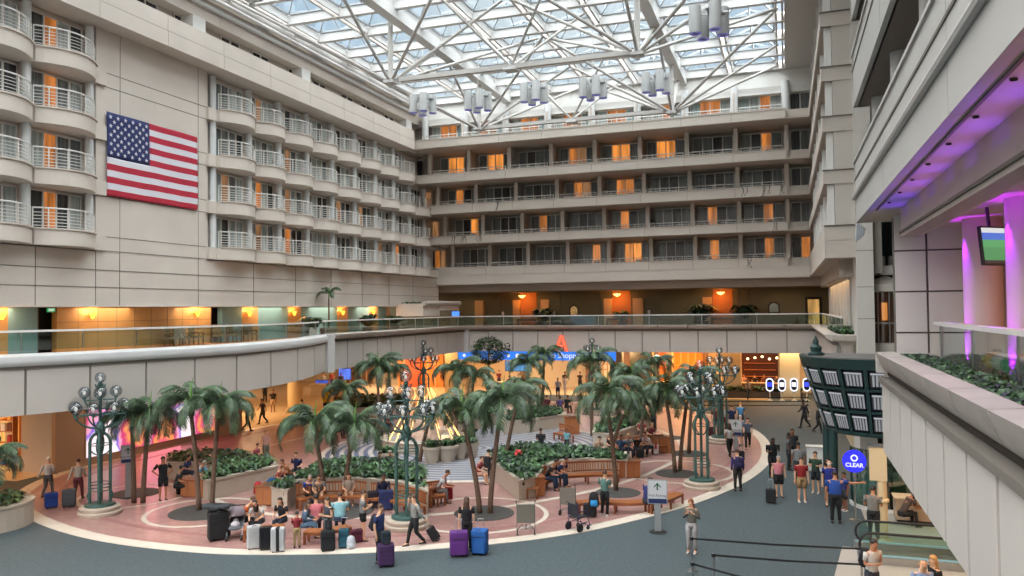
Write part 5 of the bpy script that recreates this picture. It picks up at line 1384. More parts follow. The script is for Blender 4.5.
def person(px, py, fa, pose, top, bot, label, hgt=1.72, hair='brown', skin=0, long_hair=False, sleeve='short', legs='long', shoes='#2a2625', z=0, detail=None, group=None, loc=None, dress=False, cap=None, heavy=1.0, mask=None):
    p = Vector(loc) if loc is not None else G(px, py, z)
    dist = hypot(p.x, p.y); heavy *= 1.08
    k = hgt/1.72
    rz = atan2(-p.y, -p.x)+pi/2+R(fa)
    r = empty('person', p, rz); S = Vector((k, k, k))
    if p.y > 74 and z == 0: p = Vector((p.x*73.5/p.y, 73.5+.25*(abs(px) % 5)/5, 0)); r.location = p
    sk = M_skins[skin]
    sit = pose.startswith('sit')
    hz = .5 if sit else .92
    oy = .22 if sit else 0       # seat: pelvis behind origin
    lean = {'sit': -.12, 'sitfwd': -.32, 'walk': -.05, 'phone': -.04}.get(pose, 0)
    hip = Vector((0, oy, hz)); ch = hip+Vector((0, lean*.9, .42)); nk = hip+Vector((0, lean*1.15, .56)); hd = nk+Vector((0, -.035+lean*.35, .155))
    sh = [nk+Vector((s*.175*heavy, .01, -.075)) for s in (-1, 1)]
    # legs
    if sit:
        kn = [Vector((s*.12, oy-.44, .5)) for s in (-1, 1)]; an = [Vector((s*.12, oy-.47+.02*s, .09)) for s in (-1, 1)]
    elif pose in ('walk', 'pull', 'walkphone'):
        kn = [Vector((-.095, -.16, .5)), Vector((.095, .02, .49))]; an = [Vector((-.09, -.24, .1)), Vector((.09, .3, .16))]
    else:
        kn = [Vector((s*.105, -.02, .49)) for s in (-1, 1)]; an = [Vector((s*.115, .02, .09)) for s in (-1, 1)]
    hp = [hip+Vector((s*.09, 0, -.02)) for s in (-1, 1)]
    toe = [a+Vector((0, -.16, -.055)) for a in an]
    # arms: elbow, wrist
    def arm(i, kind):
        s = -1 if i == 0 else 1; a = sh[i]
        if kind == 'down': e = a+Vector((s*.05, .03, -.28)); w = e+Vector((s*.01, -.06, -.25))
        elif kind == 'front': e = a+Vector((s*.05, .0, -.28)); w = e+Vector((-s*.12, -.22, .06))
        elif kind == 'chest': e = a+Vector((s*.06, .0, -.27)); w = e+Vector((-s*.13, -.16, .17))
        elif kind == 'hip': e = a+Vector((s*.2, .08, -.22)); w = e+Vector((-s*.2, -.06, -.17))
        elif kind == 'lap': e = a+Vector((s*.06, -.03, -.27)); w = e+Vector((-s*.08, -.24, -.02))
        elif kind == 'back': e = a+Vector((s*.07, .1, -.26)); w = e+Vector((s*.03, .16, -.2))
        elif kind == 'point': e = a+Vector((s*.28, -.03, -.03)); w = e+Vector((s*.27, -.05, .02))
        elif kind == 'ear': e = a+Vector((s*.12, -.1, -.2)); w = e+Vector((-s*.1, -.06, .27))
        elif kind == 'swingf': e = a+Vector((s*.04, -.08, -.27)); w = e+Vector((0, -.18, -.16))
        elif kind == 'swingb': e = a+Vector((s*.04, .12, -.25)); w = e+Vector((0, .04, -.25))
        return e, w
    ak = {'stand': ('down', 'down'), 'akimbo': ('hip', 'hip'), 'hold': ('chest', 'chest'), 'phone': ('front', 'chest'), 'sit': ('lap', 'lap'), 'sitfwd': ('lap', 'lap'), 'walk': ('swingf', 'swingb'), 'pull': ('swingf', 'back'), 'walkphone': ('ear', 'back'), 'point': ('point', 'down'), 'front': ('front', 'front'), 'ear': ('ear', 'down')}[pose]
    el, wr = zip(arm(0, ak[0]), arm(1, ak[1]))
    # ---- body surface
    V = []; E = []; RD = []
    def add(pt, rad, par=None):
        V.append(Vector(pt)*k); RD.append((rad*k) if not isinstance(rad, tuple) else rad); 
        if par is not None: E.append((par, len(V)-1))
        return len(V)-1
    root = add(hip, .115*heavy); wa = add(hip+(ch-hip)*.5, .105*heavy, root); c1 = add(ch, .12, wa); n1 = add(nk, .055, c1)
    h0 = add(hd+Vector((0, -.02, -.05)), .075, n1); h1 = add(hd+Vector((0, .0, .035)), .088, h0); h2 = add(hd+Vector((0, .005, .09)), .06, h1)
    add(hd+Vector((0, -.1, -.0)), .014, h0)
    fine = dist < 34
    for i in (0, 1):
        s = -1 if i == 0 else 1
        a = add(sh[i], .055, c1); e = add(el[i], .043, a); w = add(wr[i], .029, e)
        hdn = (wr[i]-el[i]).normalized(); pm = add(wr[i]+hdn*.06, .03, w)
        if fine:
            side = Vector((0, 1, 0)).cross(hdn); side = side.normalized() if side.length > .2 else Vector((1, 0, 0)); up = hdn.cross(side)
            for q, ln in ((-1.5, .062), (-.5, .075), (.5, .072), (1.5, .055)):
                f1_ = add(wr[i]+hdn*.1+side*q*.018, .010, pm); f2_ = add(wr[i]+hdn*(.1+ln*.6)+side*q*.02+up*.012, .009, f1_); add(wr[i]+hdn*(.1+ln)+side*q*.02+up*.03, .007, f2_)
            t1 = add(wr[i]+hdn*.045-side*.045*s, .012, pm); add(wr[i]+hdn*.085-side*.06*s, .009, t1)
        l = add(hp[i], .088, root); kk = add(kn[i], .06, l); an_ = add(an[i], .04, kk); add(toe[i], .03, an_)
    me = bpy.data.meshes.new('body'); me.from_pydata(V, E, []); o = bpy.data.objects.new('body', me); COL.objects.link(o); o.parent = r
    me.materials.append(sk)
    md = o.modifiers.new('skin', 'SKIN'); md.use_smooth_shade = True; md.branch_smoothing = .3
    for i, v in enumerate(me.skin_vertices[0].data): v.radius = (RD[i], RD[i]); v.use_root = (i == 0)
    ss = o.modifiers.new('sub', 'SUBSURF'); ss.levels = 1; ss.render_levels = 1
    def B(b, name, m):
        b.v = [tuple(Vector(v)*k) for v in b.v]; ob = b.build(name, m, r, True); return ob
    # ---- shirt
    tl = atan2(-(ch-hip).y, (ch-hip).z)*-1
    b = MB(); u = (nk-hip)
    w0 = .155*heavy
    if not dress:
        loft(b, [(hip+Vector((0, 0, -.06)), w0*1.02, .115*heavy, 0), (hip+u*.2, w0*.95, .108*heavy, 0), (hip+u*.5, w0*1.0, .115*heavy, 0), (ch-Vector((0, 0, .02)), .178*heavy, .118, 0), (ch+Vector((0, 0, .08)), .165*heavy, .09, 0), (nk+Vector((0, 0, -.015)), .07, .062, 0)])
    else:
        dl = .42
        loft(b, [(hip+Vector((0, -.02, -dl)), .2, .17, 0), (hip+Vector((0, 0, -.1)), .18, .14, 0), (hip+u*.3, .13, .1, 0), (ch, .165, .112, 0), (ch+Vector((0, 0, .08)), .15, .085, 0), (nk+Vector((0, 0, -.015)), .07, .06, 0)])
    for i in (0, 1):
        end = el[i]+(wr[i]-el[i])*.92 if sleeve == 'long' else (sh[i]+(el[i]-sh[i])*(.62 if sleeve == 'short' else .12))
        if sleeve == 'long': b.tube([sh[i]+(Vector((0, 0, .02))), sh[i].lerp(el[i], .5), el[i], el[i].lerp(wr[i], .5), end], [.062*heavy, .058, .051, .045, .04], 8)
        else: b.tube([sh[i]+Vector((0, 0, .02)), sh[i].lerp(el[i], .3 if sleeve == 'short' else .1), end], [.064*heavy, .062, .06], 8)
    B(b, 'dress' if dress else 'shirt', cloth(top))
    # ---- trousers / shorts
    if not (dress and legs == 'bare'):
        b = MB(); loft(b, [(hip+Vector((0, 0, .07)), w0*1.0, .11*heavy, 0), (hip+Vector((0, 0, -.02)), w0*1.06, .12*heavy, 0), (hip+Vector((0, -.01 if sit else 0, -.1)), w0*1.0, .11*heavy, 0)])
        for i in (0, 1):
            if legs == 'long': b.tube([hp[i], hp[i].lerp(kn[i], .5), kn[i], kn[i].lerp(an[i], .5), an[i]+Vector((0, 0, .01))], [.1*heavy, .09*heavy, .072, .062, .055], 9)
            else: b.tube([hp[i], hp[i].lerp(kn[i], .5), hp[i].lerp(kn[i], .85 if legs == 'short' else .45)], [.1*heavy, .093*heavy, .088], 9)
        B(b, 'trousers' if legs == 'long' else 'shorts', cloth(bot))
    for i in (0, 1):
        b = MB(); a = an[i]; d = (toe[i]-an[i]); 
        loft(b, [(a+Vector((0, .07, -.09)), .03, .03, -pi/2), (a+Vector((0, .03, -.05)), .045, .05, -pi/2), (a+Vector((0, -.06, -.055)), .048, .045, -pi/2), (a+Vector((0, -.15, -.068)), .045, .028, -pi/2), (a+Vector((0, -.19, -.075)), .02, .014, -pi/2)], 8)
        B(b, 'shoe', cloth(shoes))
    # ---- hair
    hc = HAIR[hair]
    if hc:
        b = MB(); n = 12
        for ii in range(6):
            pass
        prof = []
        rows = []
        for q in range(7):
            t = pi*.62*q/6
            rows.append([(hd+Vector((.094*sin(t)*cos(2*pi*j/n), .01+.104*sin(t)*sin(2*pi*j/n), .035+.098*cos(t)))) for j in range(n)])
        vs = [v for row in rows for v in row]
        # raise the fringe at the face (front = -y)
        nv = []
        for v in vs:
            v = v.copy(); rel = v-hd
            if rel.y < -.03 and rel.z < .045: v = Vector((v.x, hd.y-.045, v.z+.02))
            nv.append(v)
        b.add(nv, [(i*n+j, i*n+(j+1) % n, (i+1)*n+(j+1) % n, (i+1)*n+j) for i in range(6) for j in range(n)])
        if long_hair: loft(b, [(hd+Vector((0, .05, .05)), .08, .06, 0), (hd+Vector((0, .07, -.06)), .098, .05, 0), (hd+Vector((0, .09, -.2)), .105, .04, 0), (hd+Vector((0, .095, -.34)), .07, .025, 0)], 10)
        B(b, 'hair', mat('hair_'+hair, hc, .5, noise=.2, scale=40))
    if cap: 
        b = MB(); b.sphere(hd+Vector((0, 0, .06)), .105, 12, 6, .8); b.cbox(hd+Vector((0, -.13, .06)), (.13, .1, .012)); B(b, 'cap', cloth(cap))
    if fine:
        b = MB()
        for s in (-1, 1): b.sphere(hd+Vector((s*.032, -.088, .02)), .011, 6, 4)
        b.cbox(hd+Vector((0, -.092, -.055)), (.04, .006, .008)); B(b, 'eyes', M_dark)
        b = MB()
        for s in (-1, 1): b.sphere(hd+Vector((s*.09, .0, .0)), .022, 6, 4, 1.4)
        B(b, 'ear', sk)
    if mask:
        b = MB(); b.sphere(hd+Vector((0, -.065, -.03)), .05, 10, 6, .9); B(b, 'mask', cloth(mask))
    tag(r, label, 'person', group)
    return r
P_ = person
# --- foreground
P_(692, 553, -15, 'hold', '#716c65', '#b0acac', 'woman with long auburn hair in a grey hoodie standing on the slate floor', 1.68, 'auburn', 0, True, 'long', shoes='#e6e4e0')
P_(163, 500, 10, 'akimbo', '#1d1e22', '#1b1c20', 'man in black tee and shorts with hands on hips, left side', 1.78, 'black', 1, legs='short')
P_(48, 497, 155, 'pull', '#c9c7cb', '#55565a', 'person in white jacket walking away with the blue suitcase', 1.66, 'white', 0, sleeve='long')
P_(78, 500, 160, 'pull', '#bdb3a6', '#6a3038', 'person in beige jacket walking away with the grey suitcase', 1.68, 'brown', 0, sleeve='long')
P_(380, 563, 60, 'stand', '#26366a', '#16171a', 'young man in navy shirt wearing a dark backpack beside a purple suitcase', 1.78, 'brown', 0)
P_(363, 541, 100, 'front', '#84878a', '#15161a', 'woman in grey shirt and black shorts standing by the bench end', 1.68, 'brown', 0, legs='mini')
P_(415, 546, -70, 'walkphone', '#9a9a98', '#17181b', 'person in grey sweater walking with a hand at the ear', 1.66, 'brown', 0, sleeve='long')
P_(467, 551, 170, 'stand', '#1b1b1f', '#18181b', 'woman with long wavy hair in black standing between purple and blue suitcases', 1.7, 'brown', 0, True, 'short')
P_(738, 491, 195, 'stand', '#3d3478', '#2a2322', 'person in purple jacket standing alone near the border band', 1.72, 'brown', 0, sleeve='long')
P_(605, 516, 150, 'front', '#5b8079', '#141518', 'woman in patterned teal shirt and black leggings by the honey bench', 1.66, 'brown', 0, shoes='#e9e9ea')
P_(730, 457, 200, 'pull', '#cfccc8', '#1a1a1d', 'woman in white top walking away with a dark bag', 1.7, 'brown', 2, True)
P_(741, 446, 185, 'walk', '#7f97ad', '#1d2230', 'person in pale blue top and dark shorts walking behind the woman in white', 1.68, 'grey', 0, legs='short')
P_(773, 477, 20, 'phone', '#141417', '#1b1b1e', 'large person in black outfit looking down at right of the plaza edge', 1.76, 'black', 3, True, heavy=1.25)
P_(779, 497, 15, 'stand', '#d4838c', '#15161a', 'woman in pink shirt and black shorts with grey hair', 1.64, 'grey', 0, legs='short', sleeve='none', heavy=1.15)
P_(793, 466, 10, 'stand', '#33353c', '#202228', 'man in dark patterned shirt behind the man in grey', 1.78, 'black', 2)
P_(799, 484, 190, 'stand', '#8b8e8e', '#30343a', 'man in light grey shirt seen from behind', 1.8, 'black', 2, heavy=1.15)
P_(802, 502, 10, 'stand', '#9c2226', '#a3835a', 'man in red shirt and khaki shorts', 1.74, 'brown', 0, legs='short', shoes='#e4e4e4')
P_(816, 493, -15, 'front', '#2f4a38', '#23252a', 'man in dark green shirt and black shorts holding a cup', 1.7, 'brown', 0, legs='short', shoes='#e0e0e0')
P_(830, 506, 5, 'stand', '#23318a', '#3c4048', 'bald masked man in royal blue shirt', 1.76, 'bald', 0, legs='short', mask='#cfd8dd')
P_(836, 523, 180, 'point', '#2450a8', '#15171c', 'heavy man in blue polo pointing to the right, back turned', 1.82, 'black', 1, heavy=1.3)
P_(831, 494, -160, 'stand', '#3a2a2c', '#2a2a2e', 'woman with long dark hair beside the green column', 1.68, 'black', 1, True)
P_(845, 511, -60, 'stand', '#2a3270', '#2a2c34', 'boy in navy tank top near the round blue sign', 1.45, 'black', 2, legs='short', shoes='#dddddd')
P_(789, 470, 100, 'stand', '#5d6064', '#26282e', 'man in mid grey tee between the queue people', 1.74, 'black', 3)
P_(805, 428, -60, 'walk', '#26262b', '#202024', 'man in a dark suit walking far right of the plaza', 1.76, 'black', 3, sleeve='long')
P_(818, 433, 80, 'walk', '#2a2b30', '#202024', 'person in dark clothes half hidden by the green column', 1.7, 'black', 2, sleeve='long')
P_(741, 430, 180, 'walk', '#4f8fc0', '#3a3f48', 'person in light blue top walking past the far right lamp', 1.7, 'blond', 0)
P_(732, 434, 170, 'stand', '#23315e', '#23242c', 'person in navy with a dark bag near the far right lamp', 1.74, 'brown', 0)
P_(724, 432, 20, 'stand', '#cfcfd0', '#8a2c30', 'person in white top beside the far right lamp mast', 1.66, 'brown', 0)
P_(716, 434, 15, 'stand', '#7a2a2c', '#2a2a30', 'person in dark red left of the far right lamp mast', 1.7, 'black', 1)
# lower right
P_(0, 0, 40, 'phone', '#d9d5d0', '#2b2f3a', 'man in white shirt looking at a phone, carrying a black backpack, lower right', 1.76, 'black', 1, loc=(1.98, 22.4, 0))
P_(0, 0, 25, 'stand', '#8fa3cc', '#32363e', 'bald man in light blue shirt at the bottom right edge', 1.74, 'bald', 0, loc=(2.95, 21.0, 0))
P_(0, 0, -60, 'stand', '#1a1a1c', '#2b2d33', 'woman with blond hair in black top beside the man in light blue', 1.68, 'blond', 0, True, loc=(3.3, 21.6, 0))
P_(874, 541, 170, 'front', '#87827c', '#1b1c20', 'man in grey shirt with back turned behind the cream post', 1.78, 'black', 1, heavy=1.1)
P_(908, 527, 120, 'sitfwd', '#4a3a35', '#1c1d22', 'person in brown crouching at the counters behind the escalator', 1.7, 'black', 2, True)
# --- family group around the benches
P_(246, 533, 60, 'sitfwd', '#e0682c', '#202226', 'person in orange top bent over a phone on the cane bench', 1.66, 'brown', 0)
P_(258, 535, -20, 'sitfwd', '#d5d3d4', '#2a2c34', 'woman in white tee leaning to the stroller', 1.66, 'black', 0, True)
P_(280, 534, -30, 'sit', '#1d2026', '#2a3040', 'woman with long black hair in dark vest behind the white suitcases', 1.64, 'black', 0, True)
P_(297, 548, 180, 'front', '#8d2530', '#b39a70', 'toddler in red shirt and khaki trousers seen from behind', 1.18, 'black', 1)
P_(309, 538, 80, 'sit', '#516b85', '#5a7590', 'woman in denim with long brown hair sitting at the left end of the bench', 1.64, 'brown', 0, True, 'long')
P_(316, 533, 180, 'sit', '#e07c86', '#2e3340', 'man in pink shirt seated with back to the camera', 1.74, 'black', 1)
P_(328, 549, -60, 'front', '#3c4450', '#23242a', 'woman with bare arms and patterned top standing by the black suitcase', 1.66, 'brown', 0, True, 'none')
P_(340, 531, 180, 'sit', '#8fc3cc', '#33405a', 'heavy man in pale teal shirt seated with back to the camera', 1.76, 'brown', 0, heavy=1.2)
P_(309, 506, 10, 'sitfwd', '#3552b0', '#24262c', 'person in blue and white leaning forward on the slatted bench', 1.68, 'grey', 0)
P_(319, 506, 0, 'sitfwd', '#8d8a88', '#b08a68', 'person in grey shirt and tan shorts on the slatted bench', 1.68, 'brown', 0, legs='short')
P_(349, 505, 5, 'sit', '#b7a79a', '#d0a080', 'person in pale checked top sitting behind the right palm', 1.64, 'brown', 0, True)
P_(384, 508, 10, 'sit', '#1e2440', '#20222a', 'person in navy coat sitting behind the navy suitcase', 1.72, 'black', 2, sleeve='long')
P_(441, 503, 80, 'sitfwd', '#d3d4d8', '#8c8784', 'man in white shirt seated sideways beside the red suitcase', 1.72, 'brown', 1)
P_(489, 478, 150, 'sit', '#1c1c22', '#2a2a30', 'person in black sitting at the left corner of the flower bed', 1.72, 'black', 0)
P_(482, 484, 60, 'sit', '#b25a5e', '#d8a890', 'person in rose top at the foot of the flower bed wall', 1.6, 'brown', 0, legs='short')
P_(551, 490, 60, 'sitfwd', '#1d2027', '#2f4260', 'man in black tee and jeans, left one on the short bench', 1.76, 'black', 1)
P_(561, 487, 60, 'sitfwd', '#26305a', '#273a58', 'man in navy tee and jeans, right one on the short bench', 1.74, 'black', 1)
P_(651, 513, 140, 'sit', '#28306c', '#32343c', 'balding man in navy shirt sitting behind the parking sign', 1.76, 'brown', 0, heavy=1.1)
# --- around the left planter
P_(198, 490, 70, 'sitfwd', '#5fa3c6', '#2b3040', 'person in light blue seated left of the long planter', 1.66, 'grey', 0)
P_(182, 497, 80, 'sit', '#3d3f42', '#242529', 'person in dark grey with stretched legs left of the long planter', 1.72, 'black', 1, legs='short')
P_(189, 483, 60, 'sit', '#3a4a78', '#30343e', 'person in indigo behind the others at the long planter', 1.66, 'black', 1)
P_(205, 488, -60, 'sitfwd', '#7ab6d8', '#2a3342', 'second person in sky blue at the inner corner of the long planter', 1.66, 'brown', 0)
P_(211, 480, -40, 'sit', '#c07c62', '#3a3238', 'person in terracotta top leaning on the planter corner', 1.64, 'brown', 0)
P_(266, 463, 30, 'stand', '#dca79a', '#7f7f6c', 'woman in pale pink top behind the long planter', 1.66, 'blond', 0, sleeve='none', dress=False)
P_(279, 490, 40, 'sitfwd', '#c2645a', '#26262e', 'child in coral top sitting between planters beside blue backpack', 1.4, 'brown', 0)
P_(287, 486, -50, 'sitfwd', '#b87a4c', '#2a2c34', 'person in ochre bent over between the planters', 1.6, 'brown', 1)
P_(296, 481, -20, 'sit', '#1f2a5a', '#22262e', 'person in dark blue sitting on the ground by the centre planter', 1.7, 'brown', 0)
P_(258, 468, 60, 'sit', '#b4566a', '#4a3a44', 'person in raspberry sitting beyond the long planter', 1.6, 'brown', 0)
# --- middle and far left
for i, (px, py, fa, c, bt, sk, lab) in enumerate([(235, 423, 160, '#b9a088', '#2c2c30', 2, 'tan top standing at the arcade opening'), (247, 431, 80, '#1d1d22', '#1e1e22', 3, 'black clothes walking in the arcade'), (263, 424, -60, '#22242a', '#202228', 2, 'dark clothes striding past the shops'), (273, 412, 10, '#2a2220', '#c0a080', 2, 'dark top and tan shorts before the shops'), (265, 402, 30, '#23232a', '#222228', 2, 'black near the arcade display'), (302, 425, -150, '#8b8d90', '#1c1d22', 0, 'grey top with dark backpack right of the round column'), (327, 423, 10, '#4a2f2c', '#26282e', 1, 'brown with a yellow balloon in the left hall'), (329, 399, 0, '#b8bcc8', '#26282e', 1, 'pale top deeper in the left hall'), (336, 397, 0, '#5a6a9a', '#2a2c34', 1, 'blue grey in the left hall queue'), (341, 391, 180, '#22242c', '#22242c', 2, 'black walking off in the left hall'), (332, 389, 0, '#a84a3a', '#2a2c34', 1, 'brick red in the left hall queue'), (323, 391, 0, '#d0d0d4', '#33384a', 0, 'white in the left hall queue'), (349, 402, 20, '#32384a', '#2a2c34', 1, 'slate seated area edge, far left hall')]):
    P_(px, py, fa, 'walk' if 'walk' in lab or 'strid' in lab else 'stand', c, bt, 'person in '+lab, 1.72, 'black', sk, legs='short' if 'short' in lab else 'long')
for i, (px, py, fa, c, lab) in enumerate([(346, 434, 20, '#c7848c', 'pink seated in the left planter court'), (352, 437, -30, '#b85a60', 'coral seated beside the pink top'), (340, 438, 50, '#2a2c38', 'black seated left of the pink top'), (358, 433, 0, '#7a9cc8', 'powder blue seated in the left planter court'), (366, 436, 20, '#2e3c80', 'indigo seated in the left planter court'), (373, 432, -20, '#7d3a6a', 'plum seated in the left planter court'), (380, 436, 10, '#d0d2d6', 'white seated near the light strands'), (388, 432, 40, '#b8342e', 'scarlet seated near the light strands'), (378, 478, 20, '#23242c', 'black child size seated below the light strands'), (391, 476, -10, '#6a2a26', 'maroon seated below the light strands'), (466, 440, 60, '#a05a48', 'rust seated right of the fountain'), (474, 438, -20, '#c4b0a4', 'beige seated right of the fountain')]):
    P_(px, py, fa, 'sitfwd', c, '#2c303a', 'person in '+lab, 1.62, rng.choice(['black', 'brown', 'grey']), rng.randint(0, 2))
# --- far and right middle
for i, (px, py, fa, ps, c, bt, lab) in enumerate([(541, 415, 180, 'sit', '#1f2026', '#24262e', 'black sitting on the far planter rim, left of three'), (547, 413, 180, 'sit', '#6a2c34', '#24262e', 'burgundy sitting on the far planter rim'), (560, 414, 180, 'sit', '#5a4a88', '#24262e', 'violet sitting on the far planter rim'), (568, 413, 150, 'sit', '#17181c', '#24262e', 'black sitting right of the violet top'), (558, 398, 0, 'walk', '#d8d9de', '#2a3358', 'white top walking with a white bag'), (565, 395, 20, 'walk', '#cfc4b4', '#c9c2b8', 'cream clothes walking behind the white top'), (565, 384, 160, 'stand', '#2c2220', '#222228', 'black at the checkpoint counter'), (580, 383, 160, 'stand', '#3a2a22', '#222228', 'brown at the checkpoint counter'), (588, 380, 10, 'stand', '#46404a', '#2c2c34', 'grey at the checkpoint lane'), (520, 392, 90, 'stand', '#d4cfc9', '#3a3f4c', 'white beside the advertising screen'), (499, 388, 20, 'stand', '#8a3030', '#2c2e38', 'red left of the advertising screen'), (510, 395, 200, 'walk', '#23242a', '#222228', 'black below the advertising screen'), (634, 384, 10, 'stand', '#8a2a22', '#26262c', 'red between the far piers'), (644, 386, 10, 'stand', '#23232a', '#24242a', 'black with a pale cap between the far piers'), (650, 391, 20, 'stand', '#c88a8a', '#3a3a44', 'rose between the far piers'), (638, 392, 20, 'stand', '#2a2f40', '#2a2c34', 'dark blue between the far piers'), (744, 391, -20, 'stand', '#d2a89a', '#3a3a44', 'salmon left of the cafe counter'), (755, 394, 180, 'stand', '#202026', '#202026', 'black in front of the cafe counter'), (764, 388, 20, 'stand', '#7a4a38', '#26262c', 'brown at the cafe counter'), (777, 391, 190, 'stand', '#55565e', '#2a2a30', 'grey at the end of cafe counter'), (786, 397, 30, 'stand', '#26262c', '#26262c', 'black beside the glowing kiosks'), (727, 392, 20, 'stand', '#c9c0b8', '#44464c', 'pale clothes left of the cafe'), (748, 400, 20, 'walk', '#c0b4b0', '#555', 'pale grey near the cafe planting')]):
    bt = bt if len(bt) == 7 else '#555555'
    P_(px, py, fa, ps, c, bt, 'person in '+lab, 1.72, rng.choice(['black', 'brown']), rng.randint(0, 2))
for i, (px, py, fa, ps, c, lab) in enumerate([(612, 458, 20, 'sit', '#4a3028', 'brown sitting in the right court, first from its left'), (621, 460, -10, 'sit', '#2c4a6a', 'blue sitting in the right court with jeans'), (629, 459, 20, 'sit', '#8a8a8e', 'grey sitting in the right court'), (637, 457, 0, 'sitfwd', '#2a2428', 'black sitting next to a black case'), (648, 456, -40, 'sitfwd', '#d0d2d4', 'white leaning towards the white suitcase'), (652, 446, 30, 'sit', '#7a2a3a', 'wine red sitting behind the cabinet'), (642, 441, 10, 'sit', '#a84a54', 'crimson sitting at the far bench'), (653, 432, 20, 'stand', '#1e1e24', 'black standing behind the far bench'), (600, 462, 30, 'sit', '#c2a890', 'sand sitting behind the long planter'), (541, 452, 180, 'sit', '#181a22', 'black with backpack sitting on the striped paving'), (567, 453, -20, 'stand', '#86c4cf', 'child size turquoise near the far bench'), (628, 430, 10, 'sit', '#6a3a30', 'chestnut seated further back right'), (748, 449, 0, 'walk', '#5a6a80', 'grey blue behind the white top')]):
    P_(px, py, fa, ps, c, '#2b2e38', 'person in '+lab, 1.3 if 'child' in lab else 1.68, rng.choice(['black', 'brown', 'blond']), rng.randint(0, 2))

# ================================================================== LUGGAGE
M_blk = mat('black_rubber', '#17171a', .6)
def rbox(b, w, d, h, z0, rr=.05):
    n = 3; poly = []
    for cx, cy, a0 in ((w/2-rr, d/2-rr, 0), (-w/2+rr, d/2-rr, pi/2), (-w/2+rr, -d/2+rr, pi), (w/2-rr, -d/2+rr, 3*pi/2)):
        for q in range(n+1): poly.append((cx+rr*cos(a0+pi/2*q/n), cy+rr*sin(a0+pi/2*q/n)))
    N = len(poly); sc = [(z0, .92), (z0+.03, 1), (z0+h-.04, 1), (z0+h, .93)]
    vs = [(x*s, y*s, z) for z, s in sc for x, y in poly]
    b.add(vs, [(i*N+j, i*N+(j+1) % N, (i+1)*N+(j+1) % N, (i+1)*N+j) for i in range(3) for j in range(N)]+[tuple(range(N-1, -1, -1)), tuple(3*N+j for j in range(N))])
def suitcase(px, py, w, d, h, col, label, rz=0, hard=False, handle=.35, tilt=0, strap=None, loc=None, z=0):
    p = Vector(loc) if loc is not None else G(px, py, z)
    r = empty('suitcase', p, atan2(-p.y, -p.x)+pi/2+rz); r.rotation_euler = (tilt, 0, r.rotation_euler.z)
    b = MB(); rbox(b, w, d, h-.06, .06); n_ = int(col.strip('#'), 16); m = mat('case_'+col.strip('#'), '#%02x%02x%02x' % tuple(int(((n_ >> s) & 255)*.85) for s in (16, 8, 0)), .35 if hard else .7, noise=.05, scale=10)
    b.build('shell', m, r, False)
    dk = mat('case_trim', '#242428', .5)
    if hard:
        g = MB()
        for i in range(5): x = -w*.36+w*.72*i/4; g.box(x-.008, x+.008, -d/2-.006, -d/2+.004, .12, h-.08)
        g.build('ribs', m, r)
        MB().box(-w/2-.004, w/2+.004, -.01, .01, .07, h-.01).build('seam', dk, r)
    else:
        MB().box(-w*.36, w*.36, -d/2-.03, -d/2, h*.12, h*.6).build('front_pocket', m, r)
        MB().box(-w*.37, w*.37, -d/2-.012, -d/2+.004, h*.74, h*.76).build('zipper', dk, r)
    if strap: MB().box(-.05, .05, -d/2-.012, d/2+.012, .07, h+.008).build('strap', mat('case_'+strap.strip('#'), strap, .6), r)
    MB().tube([(-.07, -d/2+.03, h-.005), (-.06, -d/2+.02, h+.03), (.06, -d/2+.02, h+.03), (.07, -d/2+.03, h-.005)], .012, 6).build('carry_handle', dk, r)
    if handle: MB().tube([(-.09, d/2-.05, h-.02), (-.09, d/2-.05, h+handle), (.09, d/2-.05, h+handle), (.09, d/2-.05, h-.02)], .011, 6).build('pull_handle', M_steel, r)
    for x in (-w/2+.06, w/2-.06):
        for y in (-d/2+.06, d/2-.06): MB().tube([(x-.015, y, .032), (x+.015, y, .032)], .032, 10).build('wheel', M_blk, r)
    tag(r, label, 'suitcase'); return r
S_ = suitcase
S_(51, 508, .46, .3, .62, '#2a52b4', 'bright blue suitcase trailed at far left', .2, handle=.4)
S_(69, 507, .5, .32, .72, '#5d6066', 'grey suitcase trailed at far left', -.1, handle=.4)
S_(386, 566, .5, .34, .68, '#4a2a5e', 'dark purple suitcase carrying a small case, by the backpacker', .1, handle=.2)
b1 = S_(386, 566, .3, .24, .36, '#22303c', 'small dark bag standing on the dark purple suitcase', .1, handle=0, z=0); q = G(386, 566); b1.location = (q.x, q.y, .69)
S_(459, 556, .58, .36, .78, '#6a2f8a', 'purple suitcase left of the woman in black', .05, handle=.35)
S_(480, 554, .5, .4, .78, '#1f66b8', 'bright blue suitcase right of the woman in black', -.25, handle=.3)
S_(449, 500, .32, .24, .6, '#b4202c', 'red cabin suitcase beside the man in white shirt', 0, handle=.5)
S_(218, 540, .66, .42, .98, '#17181c', 'large black case at the left of the family group', .15, handle=0)
S_(254, 549, .46, .3, .76, '#d4d4d6', 'white ribbed suitcase, left one of two', .1, True, 0)
S_(266, 550, .42, .3, .76, '#1a1b20', 'black suitcase between the two white ones', .0, True, 0)
S_(278, 552, .44, .3, .78, '#d8d8da', 'white suitcase with black strap, right one of two', -.1, True, 0, strap='#17171a')
S_(328, 551, .46, .3, .66, '#1b1d22', 'black suitcase in front of the woman with bare arms', .05)
S_(344, 548, .34, .28, .62, '#1f5f74', 'teal suitcase right of the black one', -.1)
S_(357, 542, .4, .26, .42, '#6a2440', 'small maroon bag case beside the standing woman in shorts', .3, handle=0)
S_(386, 510, .56, .34, .76, '#202c66', 'navy suitcase in front of the person in navy', 0, handle=0)
S_(373, 508, .4, .3, .66, '#2c2530', 'dark wine suitcase left of the navy one', .1, handle=0)
